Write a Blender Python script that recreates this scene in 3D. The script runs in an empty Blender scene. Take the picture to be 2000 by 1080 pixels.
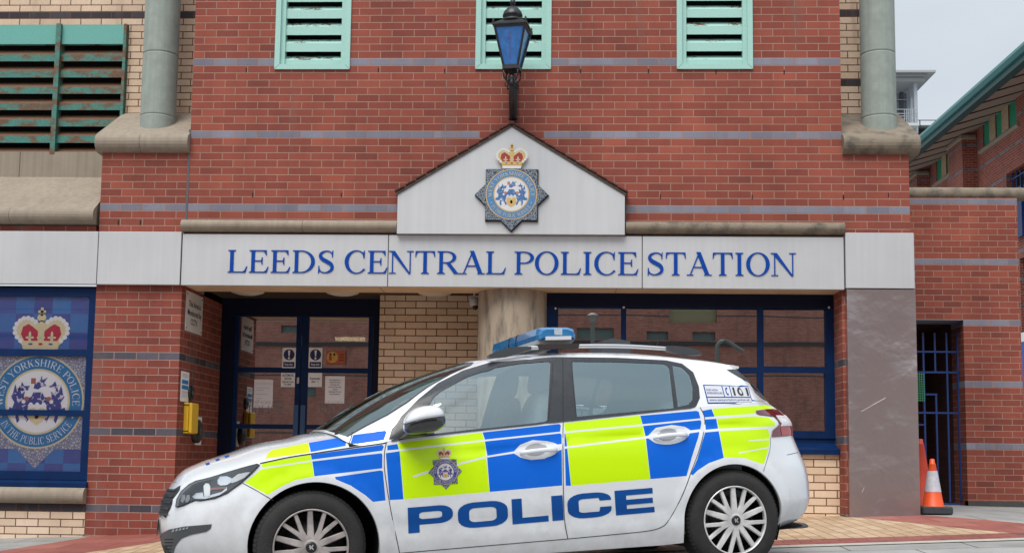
import bpy, math, random
from mathutils import Vector, Matrix, geometry
from mathutils.bvhtree import BVHTree
random.seed(7)
SC = bpy.context.scene
COL = SC.collection
# ------------------------------------------------------------------ camera
FPX, CXP, CYP = 2283.37, 1000.0, 666.5
YAW, PITCH, ROLL = -0.0394, 0.1001, 0.0125
CAM = Vector((3.7283, -11.4146, 0.7297))
def cam_axes():
    cy, sy = math.cos(YAW), math.sin(YAW)
    r = Vector((cy, -sy, 0)); f = Vector((sy, cy, 0)); u = Vector((0, 0, 1))
    cp, sp = math.cos(PITCH), math.sin(PITCH)
    f2 = f*cp+u*sp; u2 = u*cp-f*sp
    cr, sr = math.cos(ROLL), math.sin(ROLL)
    return r*cr+u2*sr, u2*cr-r*sr, f2
CR, CU, CF = cam_axes()
cam_d = bpy.data.cameras.new('camera'); cam = bpy.data.objects.new('camera', cam_d); COL.objects.link(cam)
m = Matrix((CR, CU, -CF)).transposed().to_4x4(); m.translation = CAM
cam.matrix_world = m
cam_d.sensor_width = 36; cam_d.lens = 36*FPX/2000; cam_d.shift_y = (CYP-540)/2000; cam_d.shift_x = 0
cam_d.clip_start = 0.1; cam_d.clip_end = 1000
SC.camera = cam
# ------------------------------------------------------------------ light
SUN_EL, SUN_AZ = math.radians(58), math.radians(200)   # azimuth measured clockwise from +Y: behind and left of the camera
SC.view_settings.view_transform = 'Standard'; SC.view_settings.look = 'None'
SC.view_settings.exposure = 0.57; SC.view_settings.gamma = 1
W = bpy.data.worlds.new('World'); SC.world = W; W.use_nodes = True
nt = W.node_tree; nt.nodes.clear()
o_ = nt.nodes.new('ShaderNodeOutputWorld'); bg = nt.nodes.new('ShaderNodeBackground'); bg.inputs[1].default_value = 0.095
sky = nt.nodes.new('ShaderNodeTexSky'); sky.sky_type = 'NISHITA'; sky.sun_disc = False
sky.sun_elevation = SUN_EL; sky.sun_rotation = SUN_AZ; sky.air_density = 1.0; sky.dust_density = 3.0; sky.ozone_density = 1.0
tc = nt.nodes.new('ShaderNodeTexCoord'); mp = nt.nodes.new('ShaderNodeMapping'); mp.inputs['Scale'].default_value = (1, 1, 2.6)
nz = nt.nodes.new('ShaderNodeTexNoise'); nz.inputs['Scale'].default_value = 1.7; nz.inputs['Detail'].default_value = 6; nz.inputs['Roughness'].default_value = .5
rp = nt.nodes.new('ShaderNodeValToRGB'); rp.color_ramp.elements[0].position = .3; rp.color_ramp.elements[0].color = (4.1, 4.7, 5.3, 1)
rp.color_ramp.elements[1].position = .72; rp.color_ramp.elements[1].color = (5.4, 5.7, 6.0, 1)
mx = nt.nodes.new('ShaderNodeMix'); mx.data_type = 'RGBA'; mx.inputs[0].default_value = .93
L = nt.links.new
L(tc.outputs['Generated'], mp.inputs[0]); L(mp.outputs[0], nz.inputs[0]); L(nz.outputs[0], rp.inputs[0])
L(sky.outputs[0], mx.inputs[6]); L(rp.outputs[0], mx.inputs[7]); 
sx_ = nt.nodes.new('ShaderNodeSeparateXYZ'); L(tc.outputs['Generated'], sx_.inputs[0])
pw = nt.nodes.new('ShaderNodeMapRange'); pw.inputs[1].default_value = .35; pw.inputs[2].default_value = 1; pw.inputs[3].default_value = 1; pw.inputs[4].default_value = 1.75; L(sx_.outputs[2], pw.inputs[0])
m3 = nt.nodes.new('ShaderNodeMix'); m3.data_type = 'RGBA'; m3.blend_type = 'MULTIPLY'; m3.inputs[0].default_value = 1; L(mx.outputs[2], m3.inputs[6]); L(pw.outputs[0], m3.inputs[7]); L(m3.outputs[2], bg.inputs[0]); L(bg.outputs[0], o_.inputs[0])
sd = bpy.data.lights.new('sun', 'SUN'); sd.energy = 2.1; sd.angle = math.radians(38); sd.color = (1, .96, .9)
sun = bpy.data.objects.new('sun', sd); COL.objects.link(sun)
dirn = Vector((math.sin(SUN_AZ)*math.cos(SUN_EL), math.cos(SUN_AZ)*math.cos(SUN_EL), math.sin(SUN_EL)))
sun.rotation_euler = dirn.to_track_quat('Z', 'Y').to_euler(); sun.location = (0, -20, 20)

# ------------------------------------------------------------------ pixel -> place helpers
def ray(x, y): return CF+CR*((x-CXP)/FPX)-CU*((y-CYP)/FPX)
def at(x, y, Yp):
    d = ray(x, y); return CAM+d*((Yp-CAM.y)/d.y)
def atX(x, y, Xp):
    d = ray(x, y); return CAM+d*((Xp-CAM.x)/d.x)
def gz(X, Y=0): return -0.0391+0.0395*min(X, 7.4)+0.028*min(Y, 0)-(0 if X < 7.4 else .012*(X-7.4))
def atG(x, y):
    P = CAM+ray(x, y)*8
    d = ray(x, y); t = 8
    for _ in range(40):
        P = CAM+d*t; t += (gz(P.x, P.y)-P.z)/min(d.z, -.004)*.8
        t = max(2, min(t, 60))
    return CAM+d*t
def rect(x0, y0, x1, y1, Yp):
    a, b = at(x0, y0, Yp), at(x1, y1, Yp); c, d = at(x0, y1, Yp), at(x1, y0, Yp)
    return ((a.x+c.x)/2, (b.z+c.z)/2, (b.x+d.x)/2, (a.z+d.z)/2)   # X0 Z0 X1 Z1

# ------------------------------------------------------------------ object helpers
def tag(o, label=None, cat=None, group=None, kind=None):
    if label: o['label'] = label
    if cat: o['category'] = cat
    if group: o['group'] = group
    if kind: o['kind'] = kind
    return o
def empty(name, loc, rz=0, label=None, cat=None, group=None):
    o = bpy.data.objects.new(name, None); COL.objects.link(o); o.location = loc; o.rotation_euler = (0, 0, rz)
    o.empty_display_size = .1
    return tag(o, label, cat, group)
def attach(o, parent):
    if parent is not None:
        bpy.context.view_layer.update()
        o.parent = parent; o.matrix_parent_inverse = parent.matrix_world.inverted()
def mesh_obj(name, verts, faces, mats, parent=None, smooth=False, fm=None, normals=None):
    me = bpy.data.meshes.new(name); me.from_pydata([tuple(v) for v in verts], [], faces)
    if not isinstance(mats, (list, tuple)): mats = [mats]
    for mm in mats: me.materials.append(mm)
    if fm: me.polygons.foreach_set('material_index', fm)
    if smooth: me.polygons.foreach_set('use_smooth', [True]*len(me.polygons))
    if normals is not None: me.normals_split_custom_set_from_vertices([tuple(n) for n in normals])
    me.update()
    o = bpy.data.objects.new(name, me); COL.objects.link(o); attach(o, parent)
    return o
class MB:
    """collects shapes into one mesh (world coordinates)"""
    def __init__(s): s.v = []; s.f = []; s.m = []; s.sm = []
    def add(s, vs, fs, mi=0, sm=False):
        n = len(s.v); s.v += [tuple(v) for v in vs]; s.f += [tuple(i+n for i in f) for f in fs]; s.m += [mi]*len(fs); s.sm += [sm]*len(fs)
    def box(s, x0, y0, z0, x1, y1, z1, mi=0, bev=0):
        if bev:
            b = bev
            P = []
            for (X, Y, Z, sx, sy, sz) in [(x0 if i & 1 == 0 else x1, y0 if i & 2 == 0 else y1, z0 if i & 4 == 0 else z1, 1 if i & 1 == 0 else -1, 1 if i & 2 == 0 else -1, 1 if i & 4 == 0 else -1) for i in range(8)]:
                P += [(X, Y+sy*b, Z+sz*b), (X+sx*b, Y, Z+sz*b), (X+sx*b, Y+sy*b, Z)]
            me = bpy.data.meshes.new('t'); import bmesh
            bm = bmesh.new(); vv = [bm.verts.new(p) for p in P]; bmesh.ops.convex_hull(bm, input=vv)
            bmesh.ops.dissolve_limit(bm, angle_limit=.01, verts=bm.verts, edges=bm.edges)
            bm.verts.index_update()
            s.add([v.co.copy() for v in bm.verts], [[v.index for v in f.verts] for f in bm.faces], mi); bm.free(); bpy.data.meshes.remove(me)
            return
        vs = [(x0, y0, z0), (x1, y0, z0), (x1, y1, z0), (x0, y1, z0), (x0, y0, z1), (x1, y0, z1), (x1, y1, z1), (x0, y1, z1)]
        s.add(vs, [(0, 3, 2, 1), (4, 5, 6, 7), (0, 1, 5, 4), (1, 2, 6, 5), (2, 3, 7, 6), (3, 0, 4, 7)], mi)
    def tube(s, pts, r, n=10, mi=0, cap=True, sm=True):
        pts = [Vector(p) for p in pts]; rs = r if isinstance(r, (list, tuple)) else [r]*len(pts)
        rings = []; ref = Vector((0.013, .021, 1))
        for i, p in enumerate(pts):
            t = (pts[min(i+1, len(pts)-1)]-pts[max(i-1, 0)]).normalized()
            if abs(t.dot(ref.normalized())) > .95: ref = Vector((1, .02, .01))
            a = t.cross(ref).normalized(); b = t.cross(a)
            rings.append([p+(a*math.cos(2*math.pi*k/n)+b*math.sin(2*math.pi*k/n))*rs[i] for k in range(n)])
        vs = [v for q in rings for v in q]; fs = []
        for i in range(len(pts)-1):
            for k in range(n): fs.append((i*n+k, i*n+(k+1) % n, (i+1)*n+(k+1) % n, (i+1)*n+k))
        s.add(vs, fs, mi, sm)
        if cap: s.add(rings[0], [tuple(range(n))], mi); s.add(rings[-1], [tuple(range(n))], mi)
    def lathe(s, prof, c, n=24, mi=0, axis='z', sm=True, frame=None):
        c = Vector(c); vs = []
        for (r, h) in prof:
            for k in range(n):
                a = 2*math.pi*k/n; x, y = r*math.cos(a), r*math.sin(a)
                if frame: vs.append(c+frame[0]*x+frame[1]*y+frame[2]*h)
                else: vs.append(c+(Vector((x, y, h)) if axis == 'z' else Vector((x, -h, y)) if axis == 'y' else Vector((h, x, y))))
        fs = []
        for i in range(len(prof)-1):
            for k in range(n): fs.append((i*n+k, i*n+(k+1) % n, (i+1)*n+(k+1) % n, (i+1)*n+k))
        s.add(vs, fs, mi, sm)
    def extr(s, prof, x0, x1, mi=0, sm=False, ax='x'):
        """closed (y,z) profile swept from x0 to x1"""
        n = len(prof)
        mk = (lambda x, q: (x, q[0], q[1])) if ax == 'x' else (lambda x, q: (q[0], x, q[1]))
        vs = [mk(x0, q) for q in prof]+[mk(x1, q) for q in prof]
        fs = [(i, (i+1) % n, n+(i+1) % n, n+i) for i in range(n)]
        s.add(vs, fs, mi, sm); s.add([mk(x0, q) for q in prof], [tuple(range(n))], mi); s.add([mk(x1, q) for q in prof], [tuple(range(n))], mi)
    def build(s, name, mats, parent=None):
        o = mesh_obj(name, s.v, s.f, mats, parent, fm=s.m)
        o.data.polygons.foreach_set('use_smooth', s.sm); fix_normals(o)
        return o
def fix_normals(o):
    import bmesh
    bm = bmesh.new(); bm.from_mesh(o.data); bmesh.ops.recalc_face_normals(bm, faces=bm.faces); bm.to_mesh(o.data); bm.free()
def pip(p, poly):
    x, y = p[0], p[1]; c = False; n = len(poly); j = n-1
    for i in range(n):
        xi, yi = poly[i][0], poly[i][1]; xj, yj = poly[j][0], poly[j][1]
        if (yi > y) != (yj > y) and x < (xj-xi)*(y-yi)/(yj-yi)+xi: c = not c
        j = i
    return c
def pipfast(polys):
    bb = [(min(q[0] for q in P), min(q[1] for q in P), max(q[0] for q in P), max(q[1] for q in P), P) for P in polys]
    return lambda x, y, i: bb[i][0] <= x <= bb[i][2] and bb[i][1] <= y <= bb[i][3] and pip((x, y), bb[i][4])
def inshape(p, sh): return pip(p, sh[0]) and not any(pip(p, h) for h in sh[1])
def cdt(loops, extra=(), eps=1e-6):
    vs = []; es = []
    for lp in loops:
        n = len(vs); k = len(lp); vs += [Vector((q[0], q[1])) for q in lp]; es += [(n+i, n+(i+1) % k) for i in range(k)]
    vs += [Vector((q[0], q[1])) for q in extra]
    r = geometry.delaunay_2d_cdt(vs, es, [], 0, eps)
    return r[0], r[2]
def region(shapes, extra=()):
    """union of shapes [(outer,[holes])] -> verts, tris"""
    loops = []
    for sh in shapes: loops.append(sh[0]); loops += sh[1]
    vs, ts = cdt(loops, extra); keep = []
    for t in ts:
        c = ((vs[t[0]].x+vs[t[1]].x+vs[t[2]].x)/3, (vs[t[0]].y+vs[t[1]].y+vs[t[2]].y)/3)
        if any(inshape(c, sh) for sh in shapes): keep.append(tuple(t))
    return vs, keep
def prism(shapes, y0, y1, mb, mi=0, xz=None):
    """region in (X,Z) with front at y0 and back at y1 added to a builder"""
    vs, ts = region(shapes); f = xz or (lambda x, z, y: (x, y, z))
    cnt = {}
    for t in ts:
        for a, b in ((0, 1), (1, 2), (2, 0)):
            cnt[(t[a], t[b])] = 1
    bd = [(a, b) for (a, b) in cnt if (b, a) not in cnt]
    n = len(vs); V = [f(v.x, v.y, y0) for v in vs]+[f(v.x, v.y, y1) for v in vs]
    F = [t for t in ts]+[(t[2]+n, t[1]+n, t[0]+n) for t in ts]+[(a, n+a, n+b, b) for a, b in bd]
    mb.add(V, F, mi)
def rr(x0, z0, x1, z1): return [(x0, z0), (x1, z0), (x1, z1), (x0, z1)]
def rrnd(x0, z0, x1, z1, r, n=5):
    P = []
    for cx, cz, a0 in ((x1-r, z0+r, -90), (x1-r, z1-r, 0), (x0+r, z1-r, 90), (x0+r, z0+r, 180)):
        for k in range(n+1): a = math.radians(a0+90*k/n); P.append((cx+r*math.cos(a), cz+r*math.sin(a)))
    return P
def ell(cx, cy, rx, ry=None, n=28, a0=0):
    ry = ry or rx
    return [(cx+rx*math.cos(a0+2*math.pi*k/n), cy+ry*math.sin(a0+2*math.pi*k/n)) for k in range(n)]

# ------------------------------------------------------------------ materials
MATS = {}
def mat(name, col, rough=.5, metal=0, spec=.5, noise=0, nscale=8, bump=0, bscale=60, coat=0, streak=0, emit=None, col2=None, thr=(.4, .6), stretch=(1, 1, 1)):
    if name in MATS: return MATS[name]
    M = bpy.data.materials.new(name); M.use_nodes = True; N = M.node_tree; b = N.nodes['Principled BSDF']; ln = N.links.new
    b.inputs['Base Color'].default_value = (*col, 1); b.inputs['Roughness'].default_value = rough; b.inputs['Metallic'].default_value = metal
    b.inputs['Specular IOR Level'].default_value = spec
    if coat: b.inputs['Coat Weight'].default_value = coat; b.inputs['Coat Roughness'].default_value = .03
    if emit: b.inputs['Emission Color'].default_value = (*emit[:3], 1); b.inputs['Emission Strength'].default_value = emit[3]
    if noise or bump or col2:
        g = N.nodes.new('ShaderNodeTexCoord'); mp = N.nodes.new('ShaderNodeMapping'); mp.inputs['Scale'].default_value = stretch; ln(g.outputs['Object'], mp.inputs[0])
    if noise or col2:
        t = N.nodes.new('ShaderNodeTexNoise'); t.inputs['Scale'].default_value = nscale; t.inputs['Detail'].default_value = 8; t.inputs['Roughness'].default_value = .62
        ln(mp.outputs[0], t.inputs[0])
        r = N.nodes.new('ShaderNodeValToRGB')
        if col2: r.color_ramp.elements[0].color = (*col, 1); r.color_ramp.elements[1].color = (*col2, 1); r.color_ramp.elements[0].position = thr[0]; r.color_ramp.elements[1].position = thr[1]
        else:
            lo = tuple(c*(1-noise) for c in col); hi = tuple(min(1, c*(1+noise)) for c in col)
            r.color_ramp.elements[0].color = (*lo, 1); r.color_ramp.elements[1].color = (*hi, 1); r.color_ramp.elements[0].position = .3; r.color_ramp.elements[1].position = .7
        ln(t.outputs[0], r.inputs[0]); out = r.outputs[0]
        if streak:
            m2 = N.nodes.new('ShaderNodeMapping'); m2.inputs['Scale'].default_value = (22, 22, .8); ln(g.outputs['Object'], m2.inputs[0])
            t2 = N.nodes.new('ShaderNodeTexNoise'); t2.inputs['Scale'].default_value = 1; t2.inputs['Detail'].default_value = 6; ln(m2.outputs[0], t2.inputs[0])
            mr = N.nodes.new('ShaderNodeMapRange'); mr.inputs[1].default_value = .35; mr.inputs[2].default_value = .75; mr.inputs[3].default_value = 1; mr.inputs[4].default_value = 1-streak; ln(t2.outputs[0], mr.inputs[0])
            mu = N.nodes.new('ShaderNodeMix'); mu.data_type = 'RGBA'; mu.blend_type = 'MULTIPLY'; mu.inputs[0].default_value = 1; ln(out, mu.inputs[6]); ln(mr.outputs[0], mu.inputs[7]); out = mu.outputs[2]
        ln(out, b.inputs['Base Color'])
        if rough > .12:
            mr = N.nodes.new('ShaderNodeMapRange'); mr.inputs[3].default_value = max(.05, rough-.1); mr.inputs[4].default_value = min(1, rough+.1); ln(t.outputs[0], mr.inputs[0]); ln(mr.outputs[0], b.inputs['Roughness'])
    if bump:
        t = N.nodes.new('ShaderNodeTexNoise'); t.inputs['Scale'].default_value = bscale; t.inputs['Detail'].default_value = 5; ln(mp.outputs[0], t.inputs[0])
        bp = N.nodes.new('ShaderNodeBump'); bp.inputs['Strength'].default_value = bump; bp.inputs['Distance'].default_value = .01; ln(t.outputs[0], bp.inputs['Height']); ln(bp.outputs[0], b.inputs['Normal'])
    MATS[name] = M
    return M
def nd(N, typ, **kw):
    n = N.nodes.new(typ)
    for k, v in kw.items(): setattr(n, k, v)
    return n
def mth(N, op, a, b=None, c=None):
    n = N.nodes.new('ShaderNodeMath'); n.operation = op
    for i, q in enumerate((a, b, c)):
        if q is None: continue
        if isinstance(q, (int, float)): n.inputs[i].default_value = q
        else: N.links.new(q, n.inputs[i])
    return n.outputs[0]
def mixc(N, f, a, b, bt='MIX'):
    n = N.nodes.new('ShaderNodeMix'); n.data_type = 'RGBA'; n.blend_type = bt
    for i, q in ((0, f), (6, a), (7, b)):
        if isinstance(q, (int, float)): n.inputs[i].default_value = q
        elif isinstance(q, tuple): n.inputs[i].default_value = (*q, 1) if len(q) == 3 else q
        else: N.links.new(q, n.inputs[i])
    return n.outputs[2]
def brick_mat(name, cols, mortar, stripe=None, phase=0.0, bw=.225, bh=.075, joint=.0082, z0=.0125, rot=False, weather=.3, floor=False, stripe_mod=10, stripe_at=2, stripe_x=None, half=.5, rough=.85):
    """brick or block bond laid out in world metres on any upright face (or the floor)"""
    M = bpy.data.materials.new(name); M.use_nodes = True; N = M.node_tree; b = N.nodes['Principled BSDF']; ln = N.links.new
    g = N.nodes.new('ShaderNodeNewGeometry'); sp = N.nodes.new('ShaderNodeSeparateXYZ'); ln(g.outputs['Position'], sp.inputs[0])
    sn = N.nodes.new('ShaderNodeSeparateXYZ'); ln(g.outputs['True Normal'], sn.inputs[0])
    if floor: u, v = (sp.outputs[1], sp.outputs[0]) if rot else (sp.outputs[0], sp.outputs[1])
    else:
        side = mth(N, 'GREATER_THAN', mth(N, 'ABSOLUTE', sn.outputs[0]), .7)
        u = mth(N, 'ADD', mth(N, 'MULTIPLY', sp.outputs[0], mth(N, 'SUBTRACT', 1, side)), mth(N, 'MULTIPLY', sp.outputs[1], side)); v = sp.outputs[2]
    vr = mth(N, 'DIVIDE', mth(N, 'SUBTRACT', v, z0), bh); row = mth(N, 'FLOOR', vr); fv = mth(N, 'SUBTRACT', vr, row)
    par = mth(N, 'FLOORED_MODULO', row, 2)
    # slightly uneven laying
    wn0 = nd(N, 'ShaderNodeTexWhiteNoise', noise_dimensions='1D'); ln(row, wn0.inputs['W'])
    ur = mth(N, 'ADD', mth(N, 'DIVIDE', mth(N, 'SUBTRACT', u, phase), bw), mth(N, 'ADD', mth(N, 'MULTIPLY', par, half), mth(N, 'MULTIPLY', wn0.outputs[0], .05)))
    colm = mth(N, 'FLOOR', ur); fu = mth(N, 'SUBTRACT', ur, colm)
    cv = N.nodes.new('ShaderNodeCombineXYZ'); ln(colm, cv.inputs[0]); ln(row, cv.inputs[1])
    wn = nd(N, 'ShaderNodeTexWhiteNoise', noise_dimensions='3D'); ln(cv.outputs[0], wn.inputs['Vector'])
    # distance to the joint in metres
    du = mth(N, 'MULTIPLY', mth(N, 'MINIMUM', fu, mth(N, 'SUBTRACT', 1, fu)), bw); dv = mth(N, 'MULTIPLY', mth(N, 'MINIMUM', fv, mth(N, 'SUBTRACT', 1, fv)), bh)
    d = mth(N, 'MINIMUM', du, dv)
    no = N.nodes.new('ShaderNodeTexNoise'); no.inputs['Scale'].default_value = 55; no.inputs['Detail'].default_value = 4; ln(g.outputs['Position'], no.inputs['Vector'])
    d2 = mth(N, 'ADD', d, mth(N, 'MULTIPLY', mth(N, 'SUBTRACT', no.outputs[0], .5), .0035))
    mr = N.nodes.new('ShaderNodeMapRange'); mr.interpolation_type = 'SMOOTHSTEP'; mr.inputs[1].default_value = joint*.5-.0015; mr.inputs[2].default_value = joint*.5+.0015; ln(d2, mr.inputs[0])
    rp = N.nodes.new('ShaderNodeValToRGB'); rp.color_ramp.elements[0].color = (*cols[0], 1); rp.color_ramp.elements[0].position = 0
    rp.color_ramp.elements[1].color = (*cols[-1], 1)
    for i, c in enumerate(cols[1:-1]): e = rp.color_ramp.elements.new((i+1)/(len(cols)-1)); e.color = (*c, 1)
    # neighbouring patches fired alike, with single odd bricks
    n2 = N.nodes.new('ShaderNodeTexNoise'); n2.inputs['Scale'].default_value = .9; n2.inputs['Detail'].default_value = 2; ln(g.outputs['Position'], n2.inputs['Vector'])
    ln(mth(N, 'ADD', mth(N, 'MULTIPLY', wn.outputs[0], .72), mth(N, 'MULTIPLY', mth(N, 'SUBTRACT', n2.outputs[0], .36), .95)), rp.inputs[0])
    c = rp.outputs[0]
    if stripe:
        isr = mth(N, 'COMPARE', mth(N, 'FLOORED_MODULO', row, stripe_mod), stripe_at, .1)
        if stripe_x:
            isr = mth(N, 'MULTIPLY', isr, mth(N, 'SUBTRACT', 1, mth(N, 'MULTIPLY', mth(N, 'COMPARE', u, stripe_x[0], stripe_x[1]), mth(N, 'GREATER_THAN', v, 3.5))))
        wsr = N.nodes.new('ShaderNodeValToRGB'); wsr.color_ramp.elements[0].color = (*stripe[0], 1); wsr.color_ramp.elements[1].color = (*stripe[1], 1); ln(wn.outputs[0], wsr.inputs[0])
        # some paler engineering bricks higher on the wall
        c = mixc(N, isr, c, wsr.outputs[0])
    # grain and soot
    n3 = N.nodes.new('ShaderNodeTexNoise'); n3.inputs['Scale'].default_value = 190; n3.inputs['Detail'].default_value = 3; ln(g.outputs['Position'], n3.inputs['Vector'])
    gr = N.nodes.new('ShaderNodeMapRange'); gr.inputs[1].default_value = .3; gr.inputs[2].default_value = .7; gr.inputs[3].default_value = .82; gr.inputs[4].default_value = 1.15; ln(n3.outputs[0], gr.inputs[0])
    c = mixc(N, 1.0, c, gr.outputs[0], 'MULTIPLY')
    c = mixc(N, mr.outputs[0], mortar, c)
    n4 = N.nodes.new('ShaderNodeTexNoise'); n4.inputs['Scale'].default_value = 1.3; n4.inputs['Detail'].default_value = 7; n4.inputs['Roughness'].default_value = .65
    if stripe and not floor:
        # grey water stains running down the face
        ms = N.nodes.new('ShaderNodeMapping'); ms.inputs['Scale'].default_value = (3.2, 3.2, .42); ln(g.outputs['Position'], ms.inputs[0])
        ns = N.nodes.new('ShaderNodeTexNoise'); ns.inputs['Scale'].default_value = 1; ns.inputs['Detail'].default_value = 5; ln(ms.outputs[0], ns.inputs['Vector'])
        sr = N.nodes.new('ShaderNodeMapRange'); sr.inputs[1].default_value = .60; sr.inputs[2].default_value = .74; sr.inputs[4].default_value = .5; ln(ns.outputs[0], sr.inputs[0])
        c = mixc(N, sr.outputs[0], c, (.17, .115, .10))
    mp = N.nodes.new('ShaderNodeMapping'); mp.inputs['Scale'].default_value = (1.6, 1.6, .7); ln(g.outputs['Position'], mp.inputs[0]); ln(mp.outputs[0], n4.inputs['Vector'])
    wr = N.nodes.new('ShaderNodeMapRange'); wr.inputs[1].default_value = .35; wr.inputs[2].default_value = .75; wr.inputs[3].default_value = 1.06; wr.inputs[4].default_value = 1-weather; ln(n4.outputs[0], wr.inputs[0])
    c = mixc(N, 1.0, c, wr.outputs[0], 'MULTIPLY')
    ln(c, b.inputs['Base Color']); b.inputs['Roughness'].default_value = rough; b.inputs['Specular IOR Level'].default_value = .3
    hb = mth(N, 'ADD', mth(N, 'MULTIPLY', mr.outputs[0], 1.0), mth(N, 'MULTIPLY', n3.outputs[0], .25))
    bp = N.nodes.new('ShaderNodeBump'); bp.inputs['Strength'].default_value = .55; bp.inputs['Distance'].default_value = .004; ln(hb, bp.inputs['Height']); ln(bp.outputs[0], b.inputs['Normal'])
    MATS[name] = M
    return M
def glass_mat(name, tint, refl, rough=0.0, wave=0, trans=.8, gcol=(1, 1, 1), wscale=.5):
    M = bpy.data.materials.new(name); M.use_nodes = True; N = M.node_tree; N.nodes.clear(); ln = N.links.new
    o = N.nodes.new('ShaderNodeOutputMaterial'); mx = N.nodes.new('ShaderNodeMixShader'); g = N.nodes.new('ShaderNodeBsdfGlossy'); t = N.nodes.new('ShaderNodeBsdfTransparent')
    g.inputs['Roughness'].default_value = rough; g.inputs['Color'].default_value = (*gcol, 1); t.inputs['Color'].default_value = (*tint, 1)
    lw = N.nodes.new('ShaderNodeLayerWeight'); lw.inputs[0].default_value = .25
    f = mth(N, 'ADD', mth(N, 'MULTIPLY', lw.outputs['Fresnel'], 1-refl), refl-.02)
    ln(f, mx.inputs[0]); ln(t.outputs[0], mx.inputs[1]); ln(g.outputs[0], mx.inputs[2]); ln(mx.outputs[0], o.inputs[0])
    if wave:
        tc = N.nodes.new('ShaderNodeTexCoord'); n = N.nodes.new('ShaderNodeTexNoise'); n.inputs['Scale'].default_value = wscale; n.inputs['Detail'].default_value = 1; ln(tc.outputs['Object'], n.inputs[0])
        bp = N.nodes.new('ShaderNodeBump'); bp.inputs['Strength'].default_value = 1; bp.inputs['Distance'].default_value = wave; ln(n.outputs[0], bp.inputs['Height']); ln(bp.outputs[0], g.inputs['Normal'])
    MATS[name] = M
    return M

RED = [(.175, .048, .036), (.232, .059, .042), (.258, .065, .045), (.285, .073, .049), (.345, .096, .061)]
MORT = (.34, .205, .155)
brick = brick_mat('red_brick', RED, MORT, stripe=((.175, .17, .215), (.24, .24, .30)), phase=0.0, stripe_x=(3.25, .32), weather=.25)
brick_low = brick_mat('red_brick_low', RED, (.33, .22, .19), stripe=((.055, .05, .065), (.12, .11, .14)), phase=0.0)
cream = brick_mat('cream_brick', [(.62, .46, .33), (.71, .54, .40), (.76, .60, .45)], (.12, .06, .04), stripe=((.035, .03, .035), (.07, .06, .07)), weather=.15, joint=.010)
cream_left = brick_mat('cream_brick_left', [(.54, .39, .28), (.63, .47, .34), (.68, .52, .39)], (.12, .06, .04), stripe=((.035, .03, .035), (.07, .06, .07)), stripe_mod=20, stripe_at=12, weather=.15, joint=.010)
cream_plain = brick_mat('cream_brick_plain', [(.64, .46, .32), (.74, .56, .40), (.80, .62, .46)], (.13, .065, .035), weather=.2, joint=.010, phase=.06)
# small soot stripe pattern for the far brick building
stone = mat('sandstone', (.29, .242, .188), .85, noise=.10, nscale=3, bump=.25, bscale=120, streak=.22)
stone_dark = mat('weathered_sandstone', (.22, .18, .135), .9, col2=(.09, .08, .065), thr=(.46, .68), nscale=7, bump=.6, bscale=80)
fascia_m = mat('brushed_fascia', (.55, .56, .575), .45, metal=.3, noise=.05, nscale=.9, streak=.06)
steel = mat('stainless_steel', (.60, .555, .55), .285, metal=1, bump=.5, bscale=1.1)
blue_f = mat('blue_frame', (.0, .017, .078), .5, noise=.2, nscale=6, spec=.2)
navy_f = mat('navy_frame', (.002, .005, .024), .5, spec=.2)
teal = mat('pale_teal_paint', (.27, .60, .48), .5, noise=.1, nscale=6, col2=None)
dark_in = mat('dark_void', (.006, .006, .007), .9)
concrete = mat('flue_concrete', (.285, .325, .295), .8, noise=.12, nscale=9, bump=.35, bscale=140, streak=.12)
blackm = mat('black_iron', (.012, .013, .016), .4, noise=.4, nscale=30)
white_l = mat('white_trim', (.75, .75, .75), .5)
paper = mat('white_paper', (.86, .86, .90), .7, noise=.04, nscale=20)
black_ink = mat('black_ink', (.02, .02, .02), .7)
letter_blue = mat('letter_blue', (.001, .052, .31), .7, spec=.15)
grey_line = mat('joint_dark', (.03, .03, .032), .8)  # near-black grey shared by the fascia backing, mitres, screws and hinges
# ================================================================== SETTING: the ground
def ground_sheet(name, outline, dz, mt, dens=.8):
    xs = [q[0] for q in outline]; ys = [q[1] for q in outline]; ex = []
    x = math.floor(min(xs)/dens)*dens
    while x < max(xs):
        y = math.floor(min(ys)/dens)*dens
        while y < max(ys):
            if pip((x+.003, y+.002), outline): ex.append((x+.003, y+.002))
            y += dens
        x += dens
    vs, ts = region([(outline, [])], ex)
    o = mesh_obj(name, [(v.x, v.y, gz(v.x, v.y)+dz) for v in vs], ts, mt, smooth=True)
    tag(o, kind='structure')
    fix_normals(o)
    if o.data.polygons[0].normal.z < 0: o.data.flip_normals()
    return o
slab = brick_mat('paving_slab', [(.27, .27, .26), (.32, .32, .31), (.36, .36, .35)], (.07, .065, .06), bw=.9, bh=.6, joint=.012, z0=.1, floor=True, weather=.35, rough=.6)
redpave = brick_mat('red_block_paving', [(.24, .075, .06), (.30, .10, .08), (.34, .13, .10)], (.07, .03, .025), bw=.42, bh=.42, joint=.007, floor=True, weather=.3, rough=.7)
redblock = brick_mat('red_brick_paving', [(.20, .065, .055), (.27, .085, .07), (.33, .12, .095)], (.06, .03, .025), bw=.215, bh=.108, joint=.006, floor=True, weather=.3, rough=.7)
tanpave = brick_mat('tan_brick_paving', [(.38, .25, .155), (.47, .33, .21), (.55, .40, .27)], (.10, .06, .04), bw=.215, bh=.108, joint=.007, floor=True, rot=True, weather=.25, rough=.75)
bluepave = brick_mat('blue_brick_paving', [(.055, .06, .07), (.10, .105, .12)], (.03, .03, .03), bw=.215, bh=.108, joint=.006, floor=True, weather=.2)
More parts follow.
